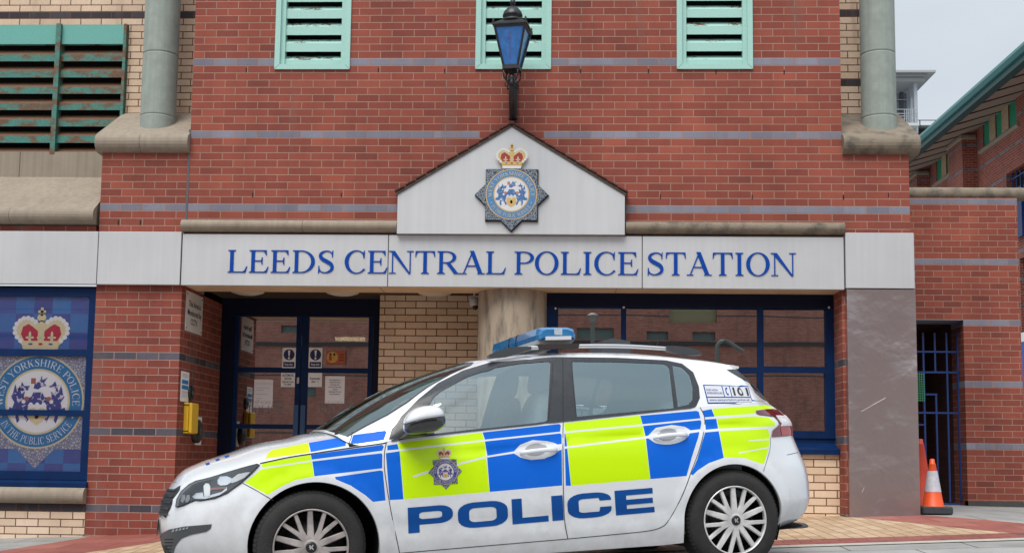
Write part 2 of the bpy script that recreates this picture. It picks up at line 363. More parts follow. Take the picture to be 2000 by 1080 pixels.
asphalt = mat('asphalt', (.24, .24, .24), .85, noise=.25, nscale=30, bump=.4, bscale=160)
kerbm = mat('pale_kerb', (.40, .38, .34), .8, noise=.15, nscale=12, bump=.2)
soil = ground_sheet('ground', [(-150, -9), (-150, 150), (150, 150), (150, -9)], -.012, slab, 12)
ground_sheet('paving', [(-14, -9), (-14, 8), (22, 8), (22, -9)], 0, slab, .6)
road = ground_sheet('road', [(-150, -75), (-150, -9), (150, -9), (150, -75)], -.10, asphalt, 12)
# tan brick apron before the entrance with a red border; edge line parallel to the kerb
def G2(x, y, lim=-9):
    P = atG(x, y); return (P.x, max(P.y, lim))
tan = [(.1, .0), (6.44, .0), G2(1672, 1014), G2(1700, 1030), G2(1740, 1041), G2(1783, 1051), (5.9, -2.15), (5.0, -2.2), (3.0, -2.3), (1.0, -2.45), (-1.0, -4.0), G2(240, 1080), G2(290, 1060)]
tan = [(.45, 1.6), (6.5, 1.6), (6.5, -.05)]+[(6.62, -.25), (6.85, -.8), (7.05, -1.35), (7.3, -1.95), (5.2, -2.08), (3.0, -2.2), (1.3, -2.3), (.0, -3.1), (-1.1, -3.9), (-.3, -2.0), (.2, -.7)]
ground_sheet('tan_paving', tan, .004, tanpave, .5)
ground_sheet('red_paving', [(.449, 1.6), (.199, -.7), (-.301, -2.0), (-1.101, -3.9), (-2.3, -5.0), (-1.9, -3.6), (-1.15, -1.6), (-.82, -.3), (-.8, -.001), (-.05, .0), (-.05, 1.6)], .004, redpave, .5)
ground_sheet('red_paving', [(6.501, -.05), (6.621, -.25), (6.851, -.8), (7.051, -1.35), (7.301, -1.949), (8.6, -1.86), (8.0, -1.2), (7.6, -.6), (7.3, -.2), (7.2, -.05)], .004, redpave, .5)
ground_sheet('red_border', [(7.3, -1.951), (5.2, -2.081), (3.0, -2.201), (1.3, -2.301), (-.1, -3.18), (-.0, -3.55), (1.3, -2.72), (3.0, -2.6), (5.2, -2.48), (7.4, -2.34)], .004, redblock, .5)
ground_sheet('blue_border', [(7.302, -1.95), (8.6, -1.861), (10.3, -1.75), (10.3, -2.12), (8.6, -2.25), (7.401, -2.34)], .004, bluepave, .5)
ground_sheet('kerb', [(3.0, -2.601), (5.2, -2.481), (7.4, -2.341), (8.6, -2.251), (14, -1.85), (14, -1.99), (8.6, -2.39), (7.4, -2.48), (5.2, -2.62), (3.0, -2.74)], .006, kerbm, .5)

# ================================================================== THE STATION
ST = empty('police_station', (3.2, 0, 0), label='red brick police station with pale metal fascia, gabled centre panel and teal louvres', cat='building')
XW = 6.515            # right corner of the main wall
ZF0, ZF1 = 2.405, 2.93  # fascia
# ---- main wall with three louvre openings and the gap over the fascia
LW = [(.835, 1.603), (2.874, 3.636), (4.893, 5.648)]
ZL = 4.62
TOP = 6.2
m = MB()
prism([([(.0, ZF0+.01), (XW, ZF0+.01), (XW, TOP), (0, TOP)], [rr(a, ZL, b, 5.95) for a, b in LW])], 0, .42, m)
m.build('wall', brick, ST)
# ---- left shoulder pillar (over the fascia) and lower pillar
m = MB(); m.box(-.892, .002, ZF0, -.0, .66, 3.80); m.build('pillar', brick, ST)
m = MB(); m.box(-.016, -.004, ZF0, .004, .05, 4.0); m.build('movement_joint', mat('joint_grey', (.09, .10, .11), .8), ST)
m = MB(); m.box(-.89, .003, -.35, -.022, 1.60, ZF0); m.build('pillar', brick_low, ST)
m = MB(); m.box(XW+.001, .002, ZF0, 7.165, .66, 3.80); m.build('pillar', brick, ST)
# ---- set back cream walls either side
m = MB(); P0 = at(249, 20, .65)
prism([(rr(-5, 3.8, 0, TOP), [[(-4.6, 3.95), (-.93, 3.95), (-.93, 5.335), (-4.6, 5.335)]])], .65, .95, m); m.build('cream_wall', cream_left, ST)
m = MB(); m.box(XW, .65, 3.7, 7.0, 3.0, TOP); m.build('cream_wall', cream, ST)
# ---- stone caps with rounded nose, sloping back
def cap(x0, x1, zf, zb, yb, r=.10, name='stone_cap', y_f=-.09, mt=None):
    prof = [(yb, zf-.06), (y_f+.12, zf-.0)]
    prof = [(yb, zf), (y_f+r, zf)]
    for k in range(9):
        a = math.radians(-90-180*k/8*.82); prof.append((y_f+r+r*math.cos(a), zf+r+r*math.sin(a)))
    prof += [(yb, zb)]
    mm = MB(); mm.extr(prof, x0, x1, sm=False)
    return mm
def joints(mb, xs, zf, r=.10, y_f=-.09):
    for x in xs:
        pts = []
        for k in range(9):
            a = math.radians(-90-180*k/8*.85); pts.append((y_f+r+(r+.001)*math.cos(a), zf+r+(r+.001)*math.sin(a)))
        for i in range(8):
            (a, b), (c, d) = pts[i], pts[i+1]
            mb.add([(x-.003, a, b), (x+.003, a, b), (x+.003, c, d), (x-.003, c, d)], [(0, 1, 2, 3)])
c = cap(-.945, .0, 3.755, 4.37, .66).build('stone_cap', stone, ST)
m = MB(); joints(m, [-.49], 3.755); m.build('joint', mat('stone_joint', (.14, .11, .085), .9), c)
c = cap(XW+.002, 7.26, 3.755, 4.37, .66).build('stone_cap', stone_dark, ST)
c = cap(-5, -.925, 3.02, 3.66, .60, r=.085).build('stone_cap', stone, ST)
m = MB(); joints(m, [-1.78], 3.02, r=.085); m.build('joint', MATS['stone_joint'], c)
m = MB(); m.box(-5, .58, 3.6, -.935, .80, 3.92); o = m.build('stone_band', stone, ST)
m = MB(); m.box(-2.02, .576, 3.6, -2.014, .6, 3.92); m.build('joint', MATS['stone_joint'], o)
m = MB(); m.box(-5, .02, ZF1, -.93, .6, 3.01); m.build('wall', brick, ST)
# ---- concrete flues standing on the caps
for xa, xb in ((283.5, 350), (1678.5, 1746)):
    a, b = at(xa, 0, .30), at(xb, 0, .30); x = (a.x+b.x)/2; r = (b.x-a.x)/2*.985
    x += .012 if xa < 1000 else 0
    m = MB(); m.lathe([(r, 3.9), (r, 4.19), (r, 4.20), (r-.004, 4.203), (r-.004, 4.208), (r, 4.211), (r, 4.221), (r, 4.85), (r, 4.86), (r-.005, 4.864), (r-.005, 4.869), (r, 4.873), (r, 4.883), (r, TOP)], (x, .30, 0), 48, sm=True)
    m.build('flue', concrete, ST)
# ---- rounded string courses above the fascia
def string(x0, x1, z0, z1, jx, mt):
    r = (z1-z0)/2; prof = [(.1, z0), (.0, z0)]+[(-.035+-.075*math.cos(math.radians(a)), z0+r+r*math.sin(math.radians(a))) for a in range(-90, 91, 15)]+[(.1, z1)]
    mm = MB(); mm.extr(prof, x0, x1); o = mm.build('string_course', mt, ST)
    mm = MB()
    for x in jx:
        q = [(-.036+-.0765*math.cos(math.radians(a)), z0+r+(r+.001)*math.sin(math.radians(a))) for a in range(-90, 91, 15)]
        for i in range(len(q)-1):
            (a, b), (c_, d) = q[i], q[i+1]; mm.add([(x-.003, a, b), (x+.003, a, b), (x+.003, c_, d), (x-.003, c_, d)], [(0, 1, 2, 3)])
    mm.build('joint', MATS['stone_joint'], o)
string(-.03, 2.128, ZF1+.012, 3.065, [1.19], stone)
string(4.385, 6.512, ZF1+.012, 3.065, [5.37], stone_dark)
# ---- fascia panels
def panel(x0, x1, z0, z1, y0=-.06, name='fascia_panel', mt=None, bow=0):
    mm = MB(); g = .0035
    mm.box(x0+g, y0, z0, x1-g, y0+.05, z1, bev=.004); return mm.build(name, mt or fascia_m, ST)
m = MB(); m.box(-5, -.045, ZF0+.012, 7.16, .0, ZF1-.012); m.build('fascia_backing', grey_line, ST)
for x0, x1 in ((-5, -3.4), (-3.4, -1.9), (-1.9, -.868)): panel(x0, x1, ZF0, ZF1+.008)
panel(-.868, -.026, ZF0, ZF1+.008)
for x0, x1 in ((-.02, 2.046), (2.046, 4.548), (4.548, 6.508)): panel(x0, x1, ZF0-.003, ZF1-.012)
panel(6.512, 7.176, ZF0+.008, ZF1+.028, y0=-.085)
# ---- gabled centre panel with timber and tile edge
m = MB(); A = [(2.135, ZF1-.008), (4.372, ZF1-.008), (4.372, 3.312), (3.255, 3.995), (2.135, 3.312)]
prism([(A, [])], -.12, .0, m); PED = m.build('gable_panel', fascia_m, ST)
m = MB()
def edge(p, q, w0, w1, y0, y1, mb, mi=0):
    d = Vector((q[0]-p[0], q[1]-p[1])).normalized(); n = Vector((-d.y, d.x))
    if n.y < 0: n = -n
    a = [(p[0]+n.x*w0, p[1]+n.y*w0), (q[0]+n.x*w0, q[1]+n.y*w0), (q[0]+n.x*w1, q[1]+n.y*w1), (p[0]+n.x*w1, p[1]+n.y*w1)]
    prism([(a, [])], y0, y1, mb, mi)
edge((2.128, 3.3085), (3.255, 3.995), .001, .026, -.135, .0, m); edge((3.255, 3.9955), (4.379, 3.3085), .001, .026, -.134, .0, m)
m.build('verge_board', mat('brown_timber', (.085, .06, .045), .8, noise=.3, nscale=20, bump=.3), ST)
m = MB()
for s, (p, q) in enumerate((((3.255, 3.997), (2.122, 3.306)), ((3.255, 3.997), (4.386, 3.306)))):
    P, Q = Vector(p), Vector(q); n = 11
    for k in range(n):
        a = P.lerp(Q, k/n+.004); b = P.lerp(Q, (k+1)/n-.004); d = (b-a).normalized(); nn = Vector((-d.y, d.x)); nn = nn if nn.y > 0 else -nn
        prism([([tuple(a+nn*.0265), tuple(b+nn*.032), tuple(b+nn*.046), tuple(a+nn*.036)], [])], -.150, .0, m)
m.box(3.23, -.155, 4.018, 3.28, 0, 4.048)
m.build('verge_tiles', mat('dark_red_tile', (.085, .025, .02), .85, noise=.4, nscale=20), ST)
for q in ((2.127, 2.134), (4.3725, 4.388)): m = MB(); m.box(q[0], -.075, ZF1-.01, q[1], 0, 3.31); m.build('gable_cheek', mat('brown_dark', (.04, .033, .028), .8), ST)

# ---- louvres
def teal_rust(name, base, rustf, dark, lo=.55, hi=1.25):
    M = bpy.data.materials.new(name); M.use_nodes = True; N = M.node_tree; b = N.nodes['Principled BSDF']; ln = N.links.new
    g = N.nodes.new('ShaderNodeNewGeometry'); mp = N.nodes.new('ShaderNodeMapping'); mp.inputs['Scale'].default_value = (1, 1, 1.8); ln(g.outputs['Position'], mp.inputs[0])
    n = N.nodes.new('ShaderNodeTexNoise'); n.inputs['Scale'].default_value = 6; n.inputs['Detail'].default_value = 9; n.inputs['Roughness'].default_value = .7; ln(mp.outputs[0], n.inputs[0])
    n2 = N.nodes.new('ShaderNodeTexNoise'); n2.inputs['Scale'].default_value = 60; n2.inputs['Detail'].default_value = 5; ln(g.outputs['Position'], n2.inputs[0])
    sn = N.nodes.new('ShaderNodeSeparateXYZ'); ln(g.outputs['True Normal'], sn.inputs[0])
    up = mth(N, 'MULTIPLY', mth(N, 'GREATER_THAN', mth(N, 'ABSOLUTE', sn.outputs[2]), .3), .13)
    f = mth(N, 'ADD', mth(N, 'ADD', mth(N, 'MULTIPLY', n.outputs[0], .75), mth(N, 'MULTIPLY', n2.outputs[0], .3)), up)
    mr = N.nodes.new('ShaderNodeMapRange'); mr.inputs[1].default_value = rustf; mr.inputs[2].default_value = rustf+.05; ln(f, mr.inputs[0])
    var = mixc(N, n2.outputs[0], tuple(c*lo for c in base), tuple(min(1, c*hi) for c in base))
    c = mixc(N, mr.outputs[0], var, mixc(N, n2.outputs[0], (.03, .014, .01), (.20, .10, .045)))
    ln(c, b.inputs['Base Color']); b.inputs['Roughness'].default_value = .6
    return M
teal_c = teal_rust('teal_clean', (.34, .58, .52), .685, 0, .88, 1.1)
teal_old = teal_rust('teal_corroded', (.045, .20, .165), .515, 0, .35, 1.5)
teal_top = teal_rust('teal_flat', (.12, .37, .325), .68, 0, .8, 1.15)
def blades(x0, x1, z0, z1, pitch, lip, y, mt, parent, start, depth=.065):
    m = MB(); z = start
    while z < z1:
        if z+lip > z0+.002:
            zb = max(z, z0)
            m.extr([(y, zb), (y, z+lip), (y+depth, z+lip+depth*.95), (y+depth, z+lip+depth*.95-.008), (y+.006, z+lip-.006), (y+.006, zb)], x0, x1)
        z += pitch
    return m.build('blades', mt, parent)
for i, (a, b) in enumerate(LW):
    m = MB(); f = .052
    prism([(rr(a, ZL, b, 5.95), [rr(a+f, ZL+f, b-f, 5.95-f)])], -.018, .10, m)
    prism([(rr(a+f, ZL+f, b-f, 5.95-f), [rr(a+f+.045, ZL+f, b-f-.045, 5.95-f)])], .012, .10, m)
    fr = m.build('louvre', teal_c, ST)
    blades(a+f+.045, b-f-.045, ZL+f, 5.9, .1745, .088, .03, teal_c, fr, ZL+f-.028)
    for (p, q) in (((a+.002, ZL+.002), (a+f-.002, ZL+f-.002)), ((b-.002, ZL+.002), (b-f+.002, ZL+f-.002))):
        m = MB(); m.add([(p[0], -.0188, p[1]-.001), (p[0], -.0188, p[1]+.002), (q[0], -.0188, q[1]+.002), (q[0], -.0188, q[1]-.001)], [(0, 1, 2, 3)])
        m.build('mitre_line', grey_line, fr)
    m = MB(); m.box(a+.01, .25, ZL, b-.01, .3, 5.95); m.build('louvre_back', dark_in, fr)
# big corroded louvre on the left
xr = -.935; zt, zb = 5.33, 3.90
m = MB(); m.box(-4.6, .60, zb, xr-.03, .75, zb+.012); m.box(xr-.03, .59, zb, xr, .75, zt); 
xm = at(116, 60, .6).x
m.box(xm-.026, .575, zb, xm+.026, .70, zt); fr = m.build('louvre', teal_old, ST)
m = MB(); m.box(-4.6, .615, 5.115, xm-.027, .66, zt); m.box(xm+.027, .615, 5.115, xr-.03, .66, zt); m.build('blank_panel', teal_top, fr)
blades(-4.6, xr-.03, zb, 5.1, .1795, .074, .62, teal_old, fr, 5.115-.085-.104-6*.1795, .075)
bpy.data.objects[fr.name]
for k in range(7): pass
m = MB(); m.box(-4.6, .88, zb, xr, .93, zt); m.build('louvre_back', dark_in, fr)

# ---- entrance recess
YD, YC = 1.44, 1.08
m = MB(); m.box(-.02, .0, ZF0+.004, XW, .42, ZF0+.05); SOF = m.build('soffit', mat('soffit_stone', (.62, .46, .31), .8, noise=.15, nscale=4, streak=.1), ST)
for x in (1.95, 4.3): m = MB(); m.box(x, -.0, ZF0+.002, x+.004, .42, ZF0+.0045); m.build('joint', MATS['stone_joint'], SOF)
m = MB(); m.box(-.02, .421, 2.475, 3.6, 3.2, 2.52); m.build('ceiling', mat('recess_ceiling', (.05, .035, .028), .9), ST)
m = MB(); m.box(1.80, YC, -.1, 3.4, YC+.5, 2.475); m.build('cream_wall', cream_plain, ST)
m = MB(); m.box(-.021, YD+.02, 2.33, 1.80, YD+.2, 2.475); m.build('wall', brick_low, ST)
# round stone column
x0, x1 = at(934, 600, .40).x, at(1069, 600, .40).x; r = (x1-x0)/2
m = MB(); m.lathe([(r*1.0, -.1), (r, ZF0+.003)], ((x0+x1)/2, .40, 0), 48)
m.build('stone_column', mat('stained_column_stone', (.38, .31, .235), .85, col2=(.11, .095, .085), thr=(.46, .72), nscale=3.5, stretch=(3.2, 3.2, .7), bump=.3, bscale=70), ST)
for xp in (481, 667, 848):
    P = at(xp, 583, .62)
    m = MB(); m.lathe([(0, -.055), (.10, -.05), (.165, -.03), (.183, -.008), (.19, 0), (.19, .02)], (P.x, .66, 2.475-.012), 40)
    o = m.build('ceiling_light', mat('opal_diffuser', (.55, .52, .48), .4), None)
    tag(o, {481: 'round ceiling light at the left end of the entrance canopy, beside the cctv warning sign', 667: 'round ceiling light above the right leaf of the glass doors', 848: 'round ceiling light in front of the cream brick wall, nearest the stone column'}[xp], 'ceiling light', 'round lights under the entrance canopy')
# ---- interior seen through the doors and windows
m = MB(); m.box(-.6, 4.4, -.2, 6.6, 4.45, 2.7); m.box(-.6, 1.7, -.05, -.55, 4.4, 2.7); m.box(6.55, .8, -.05, 6.6, 4.4, 2.7); m.box(-.6, 1.7, .05, 6.6, 4.4, .07); m.box(-.6, 1.65, 2.6, 6.6, 4.4, 2.62)
m.build('lobby_walls', mat('lobby_dark', (.05, .045, .042), .8), ST)
m = MB(); m.box(.95, 3.0, 2.17, 1.32, 3.05, 2.215); m.box(1.55, 3.4, 2.29, 2.35, 3.45, 2.325); m.box(1.6, 3.0, 2.16, 2.2, 3.05, 2.19)
m.build('lobby_tube_light', mat('lit_tube', (.8, .8, .6), .5, emit=(1, .85, .45, 5)), ST)

glass_dk = glass_mat('station_glass', (.30, .30, .31), .48, wave=.0009, wscale=.8)
def px_rect_holes(Yp, outer, holes): return [(rr(*rect(*outer, Yp)), [rr(*rect(*h, Yp)) for h in holes])]
# ---- entrance doors
m = MB(); X0, X1 = -.022, 1.80
fo = rect(429, 588, 741, 1100, YD)
zt = fo[3]
m.box(X0, YD-.03, .0, X0+.15, YD+.08, 2.474); m.box(X1-.115, YD-.03, .0, X1, YD+.08, 2.474); m.box(X0+.15, YD-.03, zt-.17, X1-.115, YD+.08, 2.474)
DF = m.build('door_frame', navy_f, ST)
def leaf(x0p, x1p, gx0, gx1, label):
    """one glazed door leaf; pixel columns measured at y=700"""
    a, b = at(x0p, 700, YD).x, at(x1p, 700, YD).x; g0, g1 = at(gx0, 700, YD).x, at(gx1, 700, YD).x
    zs = [at(600, y, YD).z for y in (619, 718, 728, 829, 838)]; z0 = .06
    m = MB(); holes = [rr(g0, zs[1], g1, zs[0]), rr(g0, zs[3], g1, zs[2]), rr(g0, z0+.12, g1, zs[4])]
    prism([(rr(a, z0, b, zs[0]+.065), holes)], YD-.012, YD+.035, m)
    d = m.build('door', blue_f, ST); tag(d, label)
    m = MB(); m.box(g0-.01, YD+.008, z0+.1, g1+.01, YD+.016, zs[0]+.01); m.build('pane', glass_dk, d)
    return d, (a, b, g0, g1, zs)
dl, DL = leaf(455, 588, 466, 578, 'left glazed door leaf')
dr, DR = leaf(589, 728, 602, 719, 'right glazed door leaf')
for d, x in ((dl, DL[1]-.036), (dr, DR[0]+.036)):
    m = MB(); zz = at(590, 791, YD).z; m.box(x-.026, YD-.022, zz-.75, x+.026, YD-.012, zz); m.build('push_plate', mat('grey_blue_plate', (.05, .10, .20), .35, metal=.5), d)
m = MB(); P = at(583, 743, YD); m.box(P.x-.014, YD-.03, P.z-.035, P.x+.014, YD-.012, P.z+.035, bev=.003); m.build('lock', mat('lock_metal', (.5, .5, .5), .35, metal=.8), dl)

# ---- right hand window
YR = .36
def win(Yp, outer, panes, fmat, name, depth=.07, glass=glass_dk, label=None):
    m = MB(); prism(px_rect_holes(Yp, outer, panes), Yp-.015, Yp+depth, m)
    w = m.build(name, fmat, ST)
    if label: tag(w, label)
    a = rect(*outer, Yp); m = MB(); m.box(a[0]+.02, Yp+.02, a[1]+.02, a[2]-.02, Yp+.028, a[3]-.02)
    m.build('pane', glass, w); return w
o = rect(1060, 577, 1634.5, 853, YR)
w = win(YR, (1060, 600, 1634, 853), [(1090, 602, 1213, 716), (1223, 602, 1480, 716), (1491, 603, 1612, 716), (1090, 728, 1213, 841), (1223, 728, 1480, 841), (1491, 728, 1612, 841)], blue_f, 'window')
a = rect(1060, 577, 1634.5, 601, YR); m = MB(); m.box(a[0], YR-.02, a[1], a[2], YR+.08, ZF0+.02); m.build('window_head', navy_f, w)
a = rect(1060, 853, 1634, 862, YR)
m = MB(); m.extr([(YR+.06, a[3]-.0), (YR-.0, a[3]), (YR-.0, a[1]), (YR-.06, a[1]-.035), (YR-.20, a[1]-.065), (YR-.20, a[1]-.115), (YR-.12, a[1]-.115), (YR+.06, a[1]-.09)], a[0], at(1643, 865, .16).x)
m.build('sill', blue_f, w)
zs_ = a[1]-.10
for x_ in (1085, 1218, 1618): m = MB(); P = at(x_, 599 if x_ < 1200 else 597, YR); m.lathe([(0, .006), (.009, .004), (.011, 0)], (P.x, YR-.022, P.z-.02), 10, axis='y'); m.build('screw_cap', white_l, w)
m = MB(); m.box(3.2, YR-.16, -.1, 6.49, YR+.5, zs_); m.build('cream_wall', cream_plain, ST)
m = MB(); m.box(6.493, .002, -.1, 6.56, .9, ZF0+.003); m.build('pillar', brick_low, ST)
m = MB(); m.box(6.562, .002, -.1, 7.15, .9, ZF0+.003); m.build('wall', brick_low, ST)

# ---- left hand window with sill
YL = .03
w2 = win(YL, (-250, 562, 186, 934), [(-240, 578, 173.5, 681), (-240, 694, 168, 799), (-240, 810, 160, 918)], blue_f, 'window', glass=glass_mat('vinyl_glass', (1, 1, 1), .07, wave=.0005))
a = rect(-250, 934, 172, 948, YL)
m = MB(); m.extr([(YL+.05, a[3]+.01), (YL-.012, a[3]+.01), (YL-.012, a[3]-.012), (YL-.07, a[3]-.03), (YL-.07, a[1]), (YL+.05, a[1])], a[0], a[2]+.01); m.build('sill', blue_f, w2)
xs0 = at(165, 965, -.05).x
cc = at(100, 951, -.06).z; cb = at(100, 983, -.06).z
prof = [(.1, cb), (.0, cb)]+[(-.02+-.07*math.cos(math.radians(t)), cb+(cc-cb)/2+(cc-cb)/2*math.sin(math.radians(t))) for t in range(-90, 91, 15)]+[(.1, cc)]
m = MB(); m.extr(prof, -5, xs0); m.build('stone_sill', stone, ST)
m = MB(); m.box(-5, .0, -.4, -.893, .4, cb); o = m.build('cream_wall', cream, ST)
m = MB(); m.box(-5, YL+.06, cb, -.893, .4, ZF0); m.build('wall', mat('dark_backing', (.02, .03, .06), .8), ST)

for x, y in ((739, 137.5), (868.5, 139), (666.5, 381), (1134, 139), (1266.5, 139), (1398.5, 141), (1531.5, 141.5), (1290, 384), (1469, 385), (481, 137.5), (493.5, 381), (231, 435), (274, 435), (1647.5, 385), (1736, 381)):
    P = at(x, y, -.001); m = MB(); m.box(P.x-.005, -.0025, P.z-.022, P.x+.005, .01, P.z+.022); m.build('weep_hole', dark_in, ST)
# ---- stainless clad pier
m = MB(); z0 = at(1720, 1010, -.075).z
nx, nz_ = 14, 40; V = []; F = []
X0, X1 = 6.519, 7.176
for j in range(nz_+1):
    for i in range(nx+1):
        u, v = i/nx, j/nz_; z = z0+(ZF0-.002-z0)*v
        y = -.085+.016*math.sin(math.pi*u)**.5*math.sin(math.pi*v)**.5 if 0 < u < 1 and 0 < v < 1 else -.085
        V.append((X0+(X1-X0)*u, y, z))
for j in range(nz_):
    for i in range(nx): k = j*(nx+1)+i; F.append((k, k+1, k+nx+2, k+nx+1))
m.add(V, F, 0, True)
m.add([(X0, -.085, z0), (X0, .0, z0), (X0, .0, ZF0-.002), (X0, -.085, ZF0-.002)], [(0, 1, 2, 3)]); m.add([(X1, -.085, z0), (X1, .9, z0), (X1, .9, ZF0-.002), (X1, -.085, ZF0-.002)], [(0, 1, 2, 3)])
bpn = [n for n in steel.node_tree.nodes if n.type == 'BUMP'][0]; bpn.inputs['Distance'].default_value = .09
m.build('steel_cladding', steel, ST)
# scratches
m = MB()
def scratch(p, q, w=.004):
    a, b = at(*p, -.0875), at(*q, -.0875); m.add([(a.x, -.0872, a.z), (b.x, -.0872, b.z), (b.x, -.0872, b.z+w), (a.x, -.0872, a.z+w)], [(0, 1, 2, 3)])
scratch((1682, 804), (1708, 789)); scratch((1708, 789), (1730, 777), .005); scratch((1684, 961), (1688, 952), .008)
m.build('scratch', mat('scratch_metal', (.75, .72, .7), .6, metal=.3), ST)
# ================================================================== LETTERS
def arcp(cx, cy, rx, ry, a0, a1, n=16): return [(cx+rx*math.cos(math.radians(a0+(a1-a0)*k/n)), cy+ry*math.sin(math.radians(a0+(a1-a0)*k/n))) for k in range(n+1)]
T_, t_ = .155, .045
def _st(x, y0=0, y1=1, w=T_): return ([(x, y0), (x+w, y0), (x+w, y1), (x, y1)], [])
def _sf(x0, x1, y, up=1):      # a serif foot with brackets
    h = .035*up
    return ([(x0, y), (x1, y), (x1, y+h), (x0, y+h)] if up > 0 else [(x0, y+h), (x1, y+h), (x1, y), (x0, y)], [])
def _stem(x, w=T_, top=True, bot=True, y0=0, y1=1):
    S = [_st(x, y0, y1, w)]
    if bot: S += [_sf(x-.09, x+w+.09, y0), ([(x-.05, y0+.03), (x, y0+.03), (x, y0+.08)], []), ([(x+w, y0+.08), (x+w, y0+.03), (x+w+.05, y0+.03)], [])]
    if top: S += [_sf(x-.09, x+w+.09, y1, -1), ([(x-.05, y1-.03), (x, y1-.08), (x, y1-.03)], []), ([(x+w, y1-.03), (x+w, y1-.08), (x+w+.05, y1-.03)], [])]
    return S
def _dg(x0, y0, x1, y1, w): return ([(x0-w/2, y0), (x0+w/2, y0), (x1+w/2, y1), (x1-w/2, y1)], [])
def _bowl(x, y0, y1, r):
    cy, ry = (y0+y1)/2, (y1-y0)/2; xi = x+.22*r
    o = [(x, y0)]+arcp(x+r*.35, cy, r*.65+.08, ry, -90, 90, 18)+[(x, y1)]
    i = [(x, y0+t_)]+arcp(x+r*.35, cy, r*.65+.08-T_, ry-t_, -90, 90, 18)+[(x, y1-t_)]
    return (o, [i[::-1]])
def serif(c):
    if c == 'I': return _stem(.16), .48
    if c == 'L': return _stem(.14)+[([(.29, 0), (.83, 0), (.90, .28), (.865, .28), (.78, .10), (.70, t_), (.29, t_)], [])], .93
    if c in 'EF':
        S = _stem(.14, bot=(c == 'F' or True), top=True)+[([(.29, 1), (.80, 1), (.81, .78), (.78, .78), (.72, .90), (.64, 1-t_), (.29, 1-t_)], []), ([(.29, .50), (.62, .50), (.62, .545), (.29, .545)], []), ([(.60, .36), (.635, .36), (.635, .68), (.60, .68), (.57, .56), (.57, .48)], [])]
        if c == 'E': S += [([(.29, 0), (.83, 0), (.90, .26), (.865, .26), (.78, .10), (.70, t_), (.29, t_)], [])]
        return S, .95
    if c == 'D': return _stem(.14)+[([(.25, 0)]+arcp(.42, .5, .60, .5, -90, 90, 24)+[(.25, 1)], [([(.25, t_)]+arcp(.42, .5, .60-T_-.01, .5-t_, -90, 90, 24)+[(.25, 1-t_)])[::-1]])], 1.10
    if c == 'O': return [(ell(.545, .5, .50, .52, 40), [ell(.545, .5, .335, .475, 40)[::-1]])], 1.09
    if c in 'CG':
        o = arcp(.545, .5, .50, .52, 42, 322, 34); i = arcp(.575, .5, .36, .475, 322, 42, 34)
        S = [(o+i, []), ([(.86, .66), (.90, .66), (.91, 1.01), (.885, 1.01), (.84, .90), (.80, .88)], [])]
        return S, 1.0
    if c == 'P': return _stem(.14)+[_bowl(.27, .47, 1, .52)], .86
    if c == 'B': return _stem(.14)+[_bowl(.27, .50, 1, .46), _bowl(.27, 0, .545, .56)], .94
    if c == 'R': return _stem(.14)+[_bowl(.27, .47, 1, .52), _dg(.88, 0, .50, .50, .19), _sf(.76, 1.06, 0)], 1.04
    if c == 'T': return _stem(.39, top=False)+[([(.04, .74), (.075, .74), (.11, .90), (.2, .955), (.74, .955), (.83, .90), (.865, .74), (.90, .74), (.885, 1), (.055, 1)], [])], .94
    if c == 'N': return [_st(.14, 0, 1, .05), _sf(.02, .31, 0), _sf(.0, .24, 1, -1), ([(.06, 1), (.26, 1), (.94, 0.0), (.92, -.02), (.87, -.02)], []), _st(.90, 0, 1, .05), _sf(.78, 1.07, 1, -1)], 1.10
    if c == 'A': return [_dg(.14, 0, .53, 1.0, .055), _dg(.88, 0, .50, 1.02, .18), ([(.28, .33), (.70, .33), (.70, .375), (.28, .375)], []), _sf(.0, .28, 0), _sf(.74, 1.06, 0)], 1.06
    if c == 'V': return [_dg(.55, -.02, .17, 1, .18), _dg(.53, -.02, .90, 1, .055), _sf(.0, .33, 1, -1), _sf(.78, 1.06, 1, -1)], 1.06
    if c == 'W': return [_dg(.48, -.02, .15, 1, .17), _dg(.47, -.02, .74, .95, .055), _dg(1.02, -.02, .70, 1, .17), _dg(1.01, -.02, 1.30, 1, .055), _sf(.0, .31, 1, -1), _sf(.56, .86, 1, -1), _sf(1.18, 1.44, 1, -1)], 1.44
    if c == 'Y': return _stem(.45, top=False, y1=.46)+[_dg(.53, .40, .18, 1, .17), _dg(.55, .40, .88, 1, .055), _sf(.0, .34, 1, -1), _sf(.76, 1.04, 1, -1)], 1.04
    if c == 'U': return [([(.14, 1), (.14, .35)]+arcp(.53, .33, .39, .35, 180, 360, 20)+[(.92, 1), (.87, 1), (.87, .35)]+arcp(.575, .33, .295, .30, 360, 180, 20)+[(.28, 1)], []), _sf(.02, .40, 1, -1), _sf(.77, 1.03, 1, -1)], 1.05
    if c == 'K': return _stem(.14)+[_dg(.28, .38, .78, 1, .06), _dg(.86, 0, .45, .62, .20), _sf(.66, .98, 1, -1), _sf(.72, 1.06, 0)], 1.04
    if c == 'H': return _stem(.14)+_stem(.80)+[([(.28, .48), (.82, .48), (.82, .53), (.28, .53)], [])], 1.09
